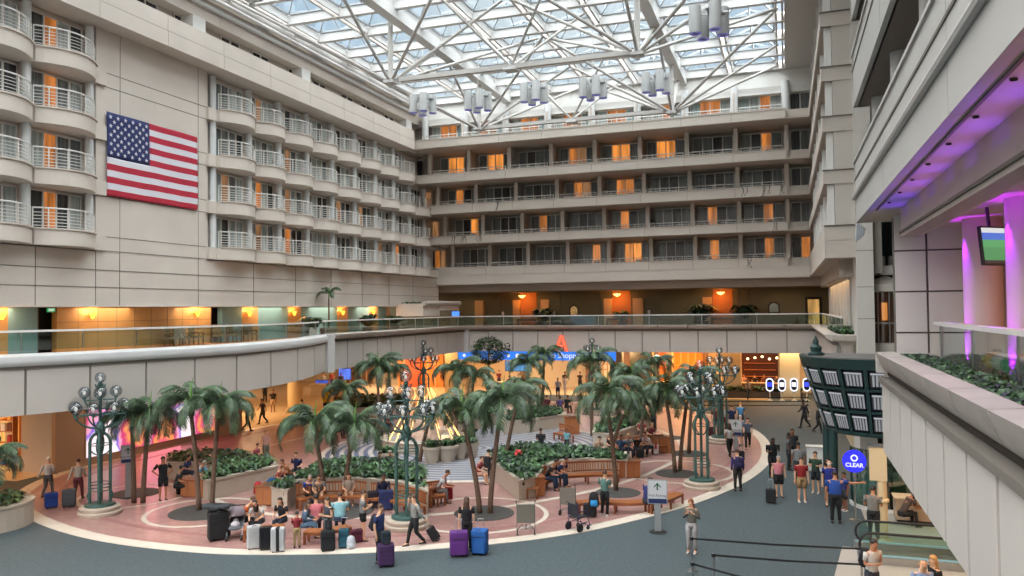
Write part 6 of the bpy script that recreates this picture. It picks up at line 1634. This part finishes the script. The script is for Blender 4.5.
S_(437, 541, .34, .22, .5, '#1b1b20', 'small black wheeled case pulled by the person in grey sweater', 1.2, handle=.6, tilt=-.55)
S_(771, 503, .4, .26, .55, '#17191f', 'black suitcase beside the woman in pink', 0)
S_(656, 455, .3, .24, .55, '#d8cfc8', 'white suitcase with red stripe at the right court', 0, handle=.3, strap='#c23030')
S_(640, 458, .4, .3, .5, '#1b1b20', 'low black case among the seated travellers of the right court', 0, handle=0)
S_(590, 517, .5, .3, .5, '#18191e', 'black case under the honey bench', 0, handle=0)
S_(741, 461, .36, .26, .5, '#1c1b22', 'dark rolling bag behind the woman in white top', 0, handle=.35)
S_(712, 437, .4, .28, .6, '#5a1f26', 'dark red case near the far right lamp mast', 0)
S_(313, 511, .3, .2, .5, '#191a20', 'black bag at the feet of the person on the slatted bench', 0, handle=0)
def backpack(px, py, z, col, label, fa=0, s=1.0, loc=None, accent=None):
    p = Vector(loc) if loc is not None else G(px, py, z)
    r = empty('backpack', p, atan2(-p.y, -p.x)+pi/2+R(fa))
    b = MB(); loft(b, [((0, 0, 0), .13*s, .08*s, 0), ((0, 0, .06*s), .17*s, .11*s, 0), ((0, 0, .3*s), .16*s, .11*s, 0), ((0, .01, .44*s), .12*s, .08*s, 0), ((0, .01, .48*s), .05*s, .04*s, 0)], 14); b.build('sack', cloth(col), r, True)
    b = MB(); loft(b, [((0, -.1*s, .05*s), .1*s, .04*s, 0), ((0, -.12*s, .12*s), .12*s, .05*s, 0), ((0, -.1*s, .24*s), .1*s, .04*s, 0)], 12); b.build('pocket', cloth(accent or col), r, True)
    for x in (-.08, .08): MB().tube([(x*s, .08*s, .42*s), (x*1.3*s, .14*s, .3*s), (x*s, .1*s, .08*s)], .012, 5).build('strap', M_blk, r)
    tag(r, label, 'backpack'); return r
def on_back(px, py, fa, col, label, z=1.0, off=.2, loc=None):
    p = Vector(loc) if loc is not None else G(px, py); a = atan2(-p.y, -p.x)+pi/2+R(fa); q = p+Vector((-sin(a), cos(a), 0))*off
    r = backpack(0, 0, 0, col, label, loc=(q.x, q.y, z)); r.rotation_euler.z = a+pi; return r
on_back(380, 563, 60, '#1c1e28', 'dark backpack worn by the young man in navy')
on_back(738, 491, 195, '#2c2550', 'indigo backpack worn by the person in purple jacket')
on_back(0, 0, 40, '#16171c', 'big black backpack worn by the man in white at lower right', loc=(1.98, 22.4, 0), off=.24)
backpack(594, 507, .46, '#1b1c22', 'black backpack with bright blue print on the honey bench', 0, 1.15, accent='#2f9ae0')
backpack(272, 497, 0, '#2a5a90', 'blue hiking backpack at the planter tip', 30, 1.7)
backpack(258, 494, 0, '#c32433', 'red bundle bag on the floor by the long planter', 0, 1.1)
backpack(541, 455, 0, '#15161a', 'black backpack lying on the striped paving', 0, 1.2)
backpack(351, 549, 0, '#c8ccd4', 'white plastic bag beside the teal suitcase', 0, .9)
backpack(180, 494, 0, '#15161a', 'black bag on the floor left of the long planter', 40, 1.1)
cover = G(218, 540, 0); r = empty('folded_blanket', (cover.x, cover.y, 1.0)); b = MB()
for k in range(7): b.sphere((rng.uniform(-.3, .3), rng.uniform(-.15, .15), .08+.04*(k % 3)), rng.uniform(.16, .24), 10, 6, .45)
b.build('folds', cloth('#3c3f42'), r, True); tag(r, 'dark grey crumpled jacket heap on top of the large black case', 'jacket')
# yellow balloon
p = onY(326, 397, G(327, 423).y); r = empty('yellow_balloon', p); MB().sphere((0, 0, 0), .36, 16, 10, 1.1).build('balloon', mat('balloon_yellow', '#e8c400', .3), r, True); MB().tube([(0, 0, -.4), (.02, 0, -1.0)], .006, 4).build('string', M_white, r); tag(r, 'yellow balloon held in the left hall', 'balloon')

# ================================================================== STROLLER, CARTS, WHEELCHAIR
p = G(236, 538); r = empty('baby_stroller', p, .5); M_sg = mat('stroller_grey', '#5b5e63', .8); M_sf = mat('stroller_frame', '#8a8c90', .35, .8)
b = MB(); loft(b, [((0, -.35, .42), .2, .1, .5), ((0, -.1, .4), .23, .16, .5), ((0, .18, .62), .23, .14, .9), ((0, .3, .85), .2, .1, 1.2)], 12); b.build('seat_shell', M_sg, r, True)
MB().lathe([(.3, 0), (.28, .14), (.2, .24), (.01, .3)], 16, (0, .12, .78), 0, 2*pi).build('canopy', mat('stroller_canopy', '#7a6d72', .8), r, True)
for s in (-1, 1):
    MB().tube([(s*.25, .45, 1.02), (s*.25, .1, .55), (s*.25, -.38, .14)], .017, 6).build('frame_tube', M_sf, r); MB().tube([(s*.25, -.05, .5), (s*.27, .35, .15)], .017, 6).build('frame_tube', M_sf, r)
    MB().tube([(s*.25, .36, .14), (s*.31, .36, .14)], .14, 14).build('wheel', M_blk, r); MB().tube([(s*.22, -.4, .1), (s*.27, -.4, .1)], .1, 14).build('wheel', M_blk, r)
MB().tube([(-.25, .45, 1.02), (.25, .45, 1.02)], .02, 6).build('handlebar', M_blk, r)
b = MB(); b.sphere((0, .02, .58), .1, 8, 6); b.sphere((0, -.12, .5), .16, 8, 6, .7); b.build('baby_blanket', cloth('#d9cfd6'), r, True)
tag(r, 'grey baby stroller in front of the woman in white tee', 'stroller')
def cart(px, py, rz, label):
    p = G(px, py); r = empty('luggage_cart', p, rz); M_g = mat('cart_panel', '#6f6b62', .5); M_c = mat('cart_chrome', '#b0b1b2', .25, 1)
    b = MB(); b.box(-.3, .3, -.01, .02, .42, 1.05); b.build('panel', M_g, r)
    for s in (-1, 1):
        MB().tube([(s*.31, -.02, .15), (s*.31, 0, 1.05), (s*.33, .1, 1.18)], .017, 6).build('upright', M_c, r); MB().tube([(s*.33, .08, 1.17), (s*.33, .17, 1.21)], .025, 6).build('grip', M_blk, r)
        MB().tube([(s*.28, 0, .2), (s*.12, -.75, .16)], .015, 6).build('deck_tube', M_c, r); MB().tube([(s*.3-.02, .05, .11), (s*.3+.02, .05, .11)], .11, 14).build('wheel', M_blk, r)
    for k in range(4): MB().tube([(-.27+.03*k, -.14*k-.05, .19), (.27-.03*k, -.14*k-.05, .19)], .01, 5).build('deck_bar', M_c, r)
    MB().tube([(-.02, -.78, .08), (.02, -.78, .08)], .08, 12).build('wheel', M_blk, r); MB().tube([(-.31, 0, .42), (.31, 0, .42)], .014, 5).build('cross_bar', M_c, r)
    tag(r, label, 'luggage cart', 'luggage carts')
cart(526, 535, pi*1.1, 'grey luggage cart standing alone on the pink paving'); cart(568, 516, pi*.97, 'grey luggage cart in front of the short bench')
p = G(578, 530); r = empty('wheelchair', p, pi*.85); M_wb = mat('wheelchair_blue', '#2a3566', .4, .5); M_wk = mat('wheelchair_black', '#22242a', .7)
MB().box(-.22, .22, -.22, .22, .46, .5).build('seat', M_wk, r); MB().box(-.22, .22, .21, .25, .55, .95).build('backrest', M_wk, r)
for s in (-1, 1):
    MB().tube([(s*.23, .25, .1), (s*.23, .24, 1.0), (s*.23, .36, 1.0)], .014, 6).build('back_tube', M_wb, r); MB().tube([(s*.23, .25, .7), (s*.23, -.2, .7), (s*.23, -.24, .48), (s*.2, -.42, .14)], .014, 6).build('side_tube', M_wb, r); MB().tube([(s*.23, .25, .28), (s*.23, -.25, .28)], .014, 6).build('lower_tube', M_wb, r)
    MB().tube([(s*.25, .2, .15), (s*.29, .2, .15)], .15, 18).build('rear_wheel', M_blk, r); MB().tube([(s*.22, -.27, .08), (s*.25, -.27, .08)], .08, 12).build('front_wheel', M_blk, r); MB().box(s*.13-.06, s*.13+.06, -.52, -.38, .1, .12).build('footrest', M_wb, r)
MB().tube([(-.23, -.2, .2), (.23, .2, .45)], .012, 5).build('cross_brace', M_wb, r); MB().tube([(.23, -.2, .2), (-.23, .2, .45)], .012, 5).build('cross_brace', M_wb, r)
tag(r, 'empty blue framed wheelchair near the pale border band', 'wheelchair')

# ================================================================== SIGNS AND BARRIERS
def sign(px, py, label, w=.62, z0=1.0, z1=1.78, arrow=True):
    p = G(px, py); r = empty('sign_stand', p, atan2(-p.y, -p.x)+pi/2); M_ss = mat('sign_silver', '#a9acae', .4, .5)
    autosmooth(MB().lathe([(.01, 0), (.3, 0), (.3, .02), (.01, .035)], 20).build('base', M_blk, r))
    MB().box(-.11, .11, -.02, .02, .03, z0).build('stem', M_ss, r)
    MB().box(-w/2-.03, w/2+.03, -.03, .03, z0-.03, z1+.03).build('frame', M_ss, r)
    f = MB().box(-w/2, w/2, -.036, -.03, z0, z1).build('sheet', mat('sign_sheet', '#c9cbcf', .5), r)
    MB().box(-w/2, w/2, -.04, -.036, z0, z0+(z1-z0)*.2).build('navy_strip', mat('sign_navy', '#1e2c5c', .5), r)
    g = mat('sign_green', '#1f5b38', .5); zc = z1-.2
    MB().box(-.025, .025, -.042, -.036, zc-.13, zc+.08).build('arrow_shaft', g, r); b = MB(); b.add([(-.12, -.041, zc-.0), (-.12, -.041, zc-.05), (0, -.041, zc+.07), (.12, -.041, zc-.05), (.12, -.041, zc), (0, -.041, zc+.13)], [(0, 1, 2, 5), (5, 2, 3, 4)]); b.build('arrow_head', g, r)
    text_obj('lettering', 'Kids Parking', .12, mat('sign_ink', '#33363c', .6), r, (0, -.04, z0+(z1-z0)*.34), (pi/2, 0, 0), .002)
    tag(r, label, 'sign'); return r
sign(658, 532, 'freestanding sign with a green up arrow in front of the seated man in navy')
sign(736, 452, 'freestanding arrow sign standing near the plaza edge behind the walkers', z0=.9, z1=1.7)
sign(128, 498, 'arrow sign beside the leftmost palm pair', w=.5, z0=1.5, z1=2.2)
# queue barriers
def stanchion(x, y, label):
    r = empty('barrier_post', (x, y, 0)); M_p = mat('post_silver', '#9b9da0', .3, .9)
    autosmooth(MB().lathe([(.01, 0), (.18, 0), (.18, .02), (.03, .05), (.03, .92), (.045, .93), (.045, 1.0), (.01, 1.01)], 16).build('post', M_p, r)); autosmooth(MB().lathe([(.046, .9), (.055, .91), (.055, 1.0), (.046, 1.005)], 14).build('belt_head', M_blk, r)); tag(r, label, 'barrier post', 'queue barrier posts'); return Vector((x, y, .95))
def belt(a, b, label):
    m = (a+b)/2-Vector((0, 0, .03)); r = empty('barrier_belt', (a.x, a.y, 0)); o = Vector((a.x, a.y, 0)); 
    bb = MB(); bb.beam(a-o, m-o, .006, .055); bb.beam(m-o, b-o, .006, .055); bb.build('webbing', M_blk, r); tag(r, label, 'barrier belt', 'queue barrier belts')
q1 = G(692, 571); q2 = G(714, 590); q3 = G(693, 600)
rows = [(q1, G(862, 583)), (q2, G(866, 601)), (q3, G(800, 630))]
for i, (a, b_) in enumerate(rows):
    A_ = stanchion(a.x, a.y, 'silver barrier post, %s at the left end of the queue lanes' % ['farthest one', 'middle one', 'nearest one'][i]); B_ = stanchion(b_.x, b_.y, 'silver barrier post at the right end of the %s queue lane' % ['farthest', 'middle', 'nearest'][i]); belt(A_, B_, 'black belt of the %s queue lane' % ['farthest', 'middle', 'nearest'][i])
# far ropes in front of the kiosks
for i, y in enumerate((404, 408.5, 413)):
    a = G(705, y+6); b_ = G(808, y+6); A_ = stanchion(a.x, a.y, 'far barrier post left of the kiosk queue, row %s' % NTH[i]); B_ = stanchion(b_.x, b_.y, 'far barrier post right of the kiosk queue, row %s' % NTH[i]); belt(A_, B_, 'far black belt before the glowing kiosks, row %s' % NTH[i])
hd_ = empty('kiosk_hedge', G(745, 397)); b = MB(); leaves(b, [(-5, -.4), (4.5, -.4), (4.5, .4), (-5, .4)], .45, 130, rng, .6); b.build('foliage', [M_leafd, M_leafs], hd_)['kind'] = 'stuff'; MB().box(-5.2, 4.7, -.5, .5, 0, .5).build('trough', mat('trough', '#4a4540', .7), hd_); tag(hd_, 'long planted trough in front of the cafe counter', 'planter')
for i, px in enumerate((770, 782.2, 794.3, 807)):
    p = G(px, 400.5); r = empty('glowing_kiosk', p, atan2(-p.y, -p.x)+pi/2)
    autosmooth(MB().lathe([(.01, 0), (.22, 0), (.2, .05), (.06, .1), (.05, .75), (.01, .75)], 14).build('foot', M_white, r))
    def stad(w, z0, z1, y0, y1):
        b = MB(); n = 10; hw = w/2; pts = [(hw*cos(pi*k/n), z1-hw+hw*sin(pi*k/n)) for k in range(n+1)]+[(hw*cos(pi+pi*k/n), z0+hw+hw*sin(pi+pi*k/n)) for k in range(n+1)]; N = len(pts)
        b.add([(x, y0, z) for x, z in pts]+[(x, y1, z) for x, z in pts], [tuple(range(N)), tuple(range(2*N-1, N-1, -1))]+[(k, (k+1) % N, N+(k+1) % N, N+k) for k in range(N)]); return b
    stad(.62, .75, 1.85, -.06, .06).build('light_ring', emat('kiosk_ring', '#f1f2ff', 1.6), r); stad(.44, .85, 1.75, -.08, -.06).build('face', mat('kiosk_face', '#23253a', .3), r)
    MB().box(-.17, .17, -.09, -.08, 1.15, 1.5).build('display', emat('kiosk_blue', '#3a4cff', 1.6) if i in (0, 3) else emat('kiosk_white', '#ffffff', 1.3), r)
    tag(r, 'oval glowing kiosk on a white foot, %s from left' % NTH[i], 'kiosk', 'oval glowing kiosks')

# flight information drum
M_fg = mat('drum_green', '#2b4644', .45, .3); M_mon = mat('monitor_dark', '#22252a', .3)
def monitor_mat():
    m = bpy.data.materials.new('flight_board'); m.use_nodes = True; nt = m.node_tree; b = nt.nodes['Principled BSDF']; L = nt.links.new
    uv = nt.nodes.new('ShaderNodeUVMap'); sp = nt.nodes.new('ShaderNodeSeparateXYZ'); L(uv.outputs[0], sp.inputs[0])
    def mth(op, a, bv=None, cv=None):
        n = nt.nodes.new('ShaderNodeMath'); n.operation = op
        for i, q in enumerate((a, bv, cv)):
            if q is None: continue
            if isinstance(q, (int, float)): n.inputs[i].default_value = q
            else: L(q, n.inputs[i])
        return n.outputs[0]
    col = mth('GREATER_THAN', mth('FRACT', mth('MULTIPLY', sp.outputs[0], 5.0)), .42)
    row = mth('GREATER_THAN', mth('FRACT', mth('MULTIPLY', sp.outputs[1], 14.0)), .35)
    body = mth('LESS_THAN', sp.outputs[1], .84)
    head = mth('GREATER_THAN', sp.outputs[1], .88)
    v = mth('ADD', mth('MULTIPLY', mth('MULTIPLY', col, row), body), head)
    r = nt.nodes.new('ShaderNodeValToRGB'); r.color_ramp.elements[0].color = srgb('#3a3a3e'); r.color_ramp.elements[1].color = srgb('#dfe3ea')
    L(v, r.inputs['Fac']); L(r.outputs['Color'], b.inputs['Emission Color']); b.inputs['Emission Strength'].default_value = .55; b.inputs['Base Color'].default_value = (.02, .02, .02, 1); return m
M_board = monitor_mat()
dc = Vector((3.74, 35.5)); Rt, Rb, zt_, zb_ = 3.12, 2.26, 5.47, 2.78
fd = empty('flight_information_drum', (dc.x, dc.y, 0))
def dp_(phi, t, off=0):
    rr = Rb+(Rt-Rb)*t+off; a = pi+phi
    return Vector((rr*cos(a), rr*sin(a), zb_+(zt_-zb_)*t))
def strip(phi0, phi1, t0, t1, off, n, name, m, parent, thick=.06, uv=False):
    b = MB()
    for i in range(n):
        pa = phi0+(phi1-phi0)*i/n; pb_ = phi0+(phi1-phi0)*(i+1)/n
        o4 = [dp_(pa, t0, off), dp_(pb_, t0, off), dp_(pb_, t1, off), dp_(pa, t1, off)]; i4 = [dp_(pa, t0, off-thick), dp_(pb_, t0, off-thick), dp_(pb_, t1, off-thick), dp_(pa, t1, off-thick)]
        b.add(o4+i4, [(0, 1, 2, 3), (7, 6, 5, 4), (0, 4, 5, 1), (3, 2, 6, 7), (0, 3, 7, 4), (1, 5, 6, 2)])
    o = b.build(name, m, parent)
    if uv:
        ul = o.data.uv_layers.new(name='UVMap')
        for pgn in o.data.polygons:
            for li in pgn.loop_indices:
                vi = o.data.loops[li].vertex_index; q = vi % 8; seg = vi//8
                ul.data[li].uv = ((seg+(1 if q in (1, 2, 5, 6) else 0))/n, 1 if q in (2, 3, 6, 7) else 0)
    return o
ang = [R(-1.5+18.5*i) for i in range(9)]
strip(R(-20), R(150), .0, 1.0, -.12, 24, 'drum_wall', M_mon, fd)
for t0, t1 in ((-.03, .03), (.31, .355), (.635, .68), (.95, 1.1)): strip(R(-20), R(150), t0, t1, .03, 24, 'ring_beam', M_fg, fd, .18)
for a in ang: strip(a-R(1.4), a+R(1.4), 0, 1.0, .04, 1, 'rib', M_fg, fd, .18)
for i in range(len(ang)-1):
    for t0, t1 in ((.05, .29), (.375, .615), (.70, .93)):
        s_ = strip(ang[i]+R(2.6), ang[i+1]-R(2.6), t0, t1, .0, 3, 'monitor', M_mon, fd, .1); strip(ang[i]+R(3), ang[i+1]-R(3), t0+.015, t1-.02, .012, 3, 'display', M_board, s_, .01, True)
MB().lathe([(.01, zt_+.32), (Rt-.1, zt_+.3), (Rt-.1, zt_+.26), (.01, zt_+.26)], 30, (0, 0, 0), pi-.35, 2*pi-.4).build('roof', mat('drum_roof', '#6e6a68', .7), fd)
for a in (-.05, .42, 1.5): 
    x, y = Rb*.97*cos(pi+a), Rb*.97*sin(pi+a); autosmooth(MB().tube([(x, y, 0), (x, y, zb_+.1)], .17, 12).build('column', M_fg, fd), 60)
x, y = (Rt+.05)*cos(pi+.3), (Rt+.05)*sin(pi+.3)
autosmooth(MB().lathe([(.01, 0), (.3, 0), (.34, .12), (.2, .2), (.24, .38), (.1, .5), (.12, .6), (.01, .85)], 12, (x+.45, y+.1, zt_+.26)).build('finial', M_fg, fd))
tag(fd, 'dark green drum of flight information monitors on columns', 'information display')
r = empty('white_podium', G(815, 470)); MB().box(-.35, .35, -.25, .25, 0, 1.1).build('body', M_white, r); MB().box(-.4, .4, -.3, .3, 1.1, 1.15).build('top', M_wallR, r); tag(r, 'white podium at the foot of the green drum columns', 'podium')
# round blue sign
p = Vector((2.26, 31.2, 2.16)); r = empty('round_blue_sign', p, atan2(-p.y, -p.x)+pi/2); o = MB().lathe([(.01, -.05), (.4, -.05), (.4, .05), (.01, .05)], 36).build('disc', emat('clear_blue', '#1c22ff', 1.3), r); o.rotation_euler = (pi/2, 0, 0); autosmooth(o)
text_obj('lettering', 'CLEAR', .2, M_wtext, r, (0, -.06, -.14), (pi/2, 0, 0), .003, bold=.006)
o = MB().tube([(.1*cos(t), .1*sin(t), 0) for t in [2*pi*k/20 for k in range(21)]], .026, 6).build('ring_emblem', M_wtext, r, loc=(0, -.06, .12)); o.rotation_euler = (pi/2, 0, 0)
MB().tube([(.0, .1, -.38), (0, .1, -2.16)], .03, 8).build('pole', M_steel, r); MB().lathe([(.01, -2.16), (.2, -2.16), (.2, -2.13), (.01, -2.12)], 16, (0, .1, 0)).build('foot', M_steel, r); tag(r, 'round bright blue sign with white lettering beside the cream post', 'sign')
# cream post with box
p = G(883, 541); r = empty('cream_post', p, atan2(-p.y, -p.x)+pi/2); M_cream = mat('cream_paint', '#d6c19c', .5)
autosmooth(MB().lathe([(.01, 0), (.28, 0), (.26, .06), (.17, .12), (.16, 1.28), (.22, 1.3), (.22, 1.38), (.16, 1.4), (.15, 2.0), (.01, 2.0)], 16).build('shaft', M_cream, r)); MB().box(-.36, .17, -.16, .2, 2.0, 3.1).build('cabinet', M_cream, r); MB().box(-.4, .2, -.18, .24, 3.1, 3.16).build('lid', M_steel, r); tag(r, 'cream coloured post carrying a box by the escalator', 'post')
# escalator
r = empty('escalator', (2.0, 26.0, 0))
def loop_rail(y, name):
    pts = [(1.0, y, .9)]+[(.35+.35*cos(t), y, .55+.35*sin(t)) for t in [pi/2+pi*q/10 for q in range(11)]]+[(.6, y, .2)]
    pts = [(8, y, 1.7), (5, y, .98), (3, y, .9)]+pts
    return MB().tube(pts, .04, 8).build(name, M_blk, r, True)
for y in (.3, 1.75):
    loop_rail(y, 'handrail'); b = MB(); b.box(.1, 5, y-.012, y+.012, .25, .86); b.build('glass_balustrade', M_glassy, r); MB().box(-.05, 5.2, y-.14, y+.14, 0, .24).build('skirt', M_steel, r); MB().box(0, 5.2, y-.05, y+.05, .24, .27).build('trim_strip', emat('skirt_light', '#bfe8e8', .5), r)
MB().box(0, 2.2, .44, 1.6, 0, .06).build('comb_plate', M_steel, r)
for k in range(8): MB().box(2.2+k*.4, 2.6+k*.4, .44, 1.6, 0, .06+.0*k).build('step', mat('step_grey', '#6a6b6d', .4, .6), r)
tag(r, 'escalator landing with black looping handrails under the right parapet', 'escalator')
for i in range(3):
    p = G(902+i*4, 497+i*12); r = empty('low_counter', (p.x+.3, p.y, 0)); MB().box(-.8, .8, -.35, .35, .1, .85).build('body', mat('low_counter', '#a58f78', .5), r); MB().box(-.75, .75, -.3, .3, 0, .1).build('plinth', M_dark, r); MB().box(-.85, .85, -.4, .4, .85, .9).build('top', mat('low_counter_top', '#c9b394', .35), r); tag(r, 'low tan counter behind the escalator, %s one' % ['farthest', 'middle', 'nearest'][i], 'counter', 'low tan counters')
r = empty('curved_glass_partition', (3.6, 34.0, 0)); o = MB().lathe([(1.3, .1), (1.3, 2.3)], 20, (0, 0, 0), pi, pi*1.9).build('glass', glassmat('green_glass', '#5f9a90', .12), r); autosmooth(o); MB().lathe([(1.35, 0), (1.35, .14), (1.25, .14), (1.25, 0)], 20, (0, 0, 0), pi, pi*1.9).build('kerb', M_white, r); tag(r, 'curved green glass partition behind the round blue sign', 'partition')

# ================================================================== DECK PLANTS, TV, LOBBY ITEMS
dpx = G(329, 334, DZ); dpx = Vector((-27.2, dpx.y*(-27.2/dpx.x), DZ)); r = empty('large_pot', dpx); autosmooth(MB().lathe([(.01, 0), (.38, 0), (.5, .1), (.56, .55), (.5, .6), (.01, .6)], 20).build('bowl', mat('pot_taupe', '#8b8176', .6), r)); tag(r, 'large taupe pot on the left deck holding an arching palm', 'pot')
palm((dpx.x, dpx.y, DZ+.6), (dpx.x, dpx.y, 9.0-.15), 'arching palm in a taupe pot on the left deck', s=.62, nf=7, seed=5, trunk_r=.05)
def potted(px, py, lab, s=1.0, z=DZ, Y=None, h=.5):
    p = G(px, py, z) if Y is None else Vector((onY(px, py, Y).x, Y, z))
    if Y is None and p.x < -28.3: p = Vector((-28.3, p.y*(-28.3/p.x), z))
    r = empty('potted_shrub', p); autosmooth(MB().lathe([(.01, 0), (.25*s, 0), (.34*s, h), (.28*s, h), (.01, h*.9)], 16).build('pot', mat('pot_dark', '#4a423c', .6), r)); b = MB(); leaves(b, [(.2*s*cos(t), .2*s*sin(t)) for t in [2*pi*k/8 for k in range(8)]], h, 16, rng, .85*s); b.build('leaves', [M_leafd, M_leafs], r); tag(r, lab, 'potted plant')
potted(368, 334, 'potted shrub on the left deck right of the arching palm', 1.1); potted(395, 331, 'potted shrub on the left deck near the lounge corner', 1.0); potted(312, 338, 'potted shrub on the left deck left of the arching palm', 1.0)
potted(539.5, 0, 'tall potted plant by the left amber niche', 1.5, Y=65.2); potted(617, 0, 'small potted plant before the middle amber niche', 1.1, Y=65.2); potted(696, 0, 'tall potted plant left of the right amber niche', 1.7, Y=65.2); potted(738, 0, 'dark potted plant right of the right amber niche', 1.5, Y=65.2)
# planting in corbels
def strip_leaves(x0, x1, y0, y1, z, n, size, label, name='trailing_plant'):
    b = MB(); leaves(b, [(x0, y0), (x1, y0), (x1, y1), (x0, y1)], z, n, rng, size); o = b.build(name, [M_leafs, M_leafd]); tag(o, label, 'plants', kind='stuff'); return o
strip_leaves(2.22, 3.15, 5.5, 20.4, 6.48, 1500, .2, 'dense green vine bed along the right parapet')
strip_leaves(2.3, 3.2, 39.6, 48, 6.4, 130, .35, 'low green planting at the far right deck end')
strip_leaves(-28.1, -26.0, 54.6, 61, 8.25, 60, .25, 'low planting on the lounge canopy')
tvp = onY(994, 246, 16.6); r = empty('wall_television', tvp, atan2(-tvp.y, -tvp.x)+pi/2+.9); r.rotation_euler = (R(-6), 0, r.rotation_euler.z)
MB().box(-.34, .34, -.03, .03, -.36, .36).build('bezel', M_blk, r)
def pitch():
    m = bpy.data.materials.new('tv_football'); m.use_nodes = True; nt = m.node_tree; b = nt.nodes['Principled BSDF']; L = nt.links.new; tc = nt.nodes.new('ShaderNodeTexCoord'); sp = nt.nodes.new('ShaderNodeSeparateXYZ'); r_ = nt.nodes.new('ShaderNodeValToRGB'); L(tc.outputs['Object'], sp.inputs[0])
    mr = nt.nodes.new('ShaderNodeMapRange'); mr.inputs[1].default_value = -.34; mr.inputs[2].default_value = .34; L(sp.outputs[2], mr.inputs[0]); L(mr.outputs[0], r_.inputs['Fac']); e = r_.color_ramp.elements; r_.color_ramp.interpolation = 'CONSTANT'
    e[0].position = 0; e[0].color = srgb('#20242a'); e[1].position = .1; e[1].color = srgb('#3f8f5a')
    for ps, c in ((.45, '#4aa066'), (.66, '#3f6fd0'), (.85, '#d8dade')): x = e.new(ps); x.color = srgb(c)
    L(r_.outputs['Color'], b.inputs['Emission Color']); b.inputs['Emission Strength'].default_value = 1.0; b.inputs['Base Color'].default_value = (.02, .02, .02, 1); return m
MB().box(-.31, .31, -.036, -.03, -.33, .33).build('display', pitch(), r); MB().tube([(0, .05, .2), (0, .05, 9.75-tvp.z-.15)], .03, 8).build('bracket', M_blk, r); tag(r, 'television showing a green sports field hung between the purple lit columns', 'television')
for i, (px, c, lab) in enumerate([(958, '#d9a04a', 'amber'), (990, '#c8c2b8', 'clear'), (1000, '#3aa46a', 'green'), (1018, '#d98a5a', 'copper')]):  # made-up globes in place of reflections in the rail glass
    r = empty('reflection_globe', (3.95, [18.2, 17.5, 16.75, 14.4][i], DZ))
    MB().sphere((0, 0, .52), .22, 16, 10, .8).build('glass_shell', mat('lobby_globe_'+c.strip('#'), c, .15, emis=c, es=.25), r, True)
    for k in range(3): a = 2*pi*k/3; MB().tube([(.2*cos(a), .2*sin(a), 0), (0, 0, .36)], .012, 5).build('leg', M_blk, r)
    tag(r, 'low %s globe standing in for a reflection in the right glass rail' % lab, 'lamp', 'globes standing in for rail reflections')
# wall lettering and silver ornament on the tower
p = onY(859, 233, 26.7); r = empty('silver_ornament', p); 
for k in range(5): MB().tube([(-.1+.05*k, -.05, -.3+.05*k), (-.04+.05*k, -.12, .3-.04*k)], .03, 6).build('blade', M_steel, r)
tag(r, 'silver ornament fixed at the corner of the pale tower', 'ornament')
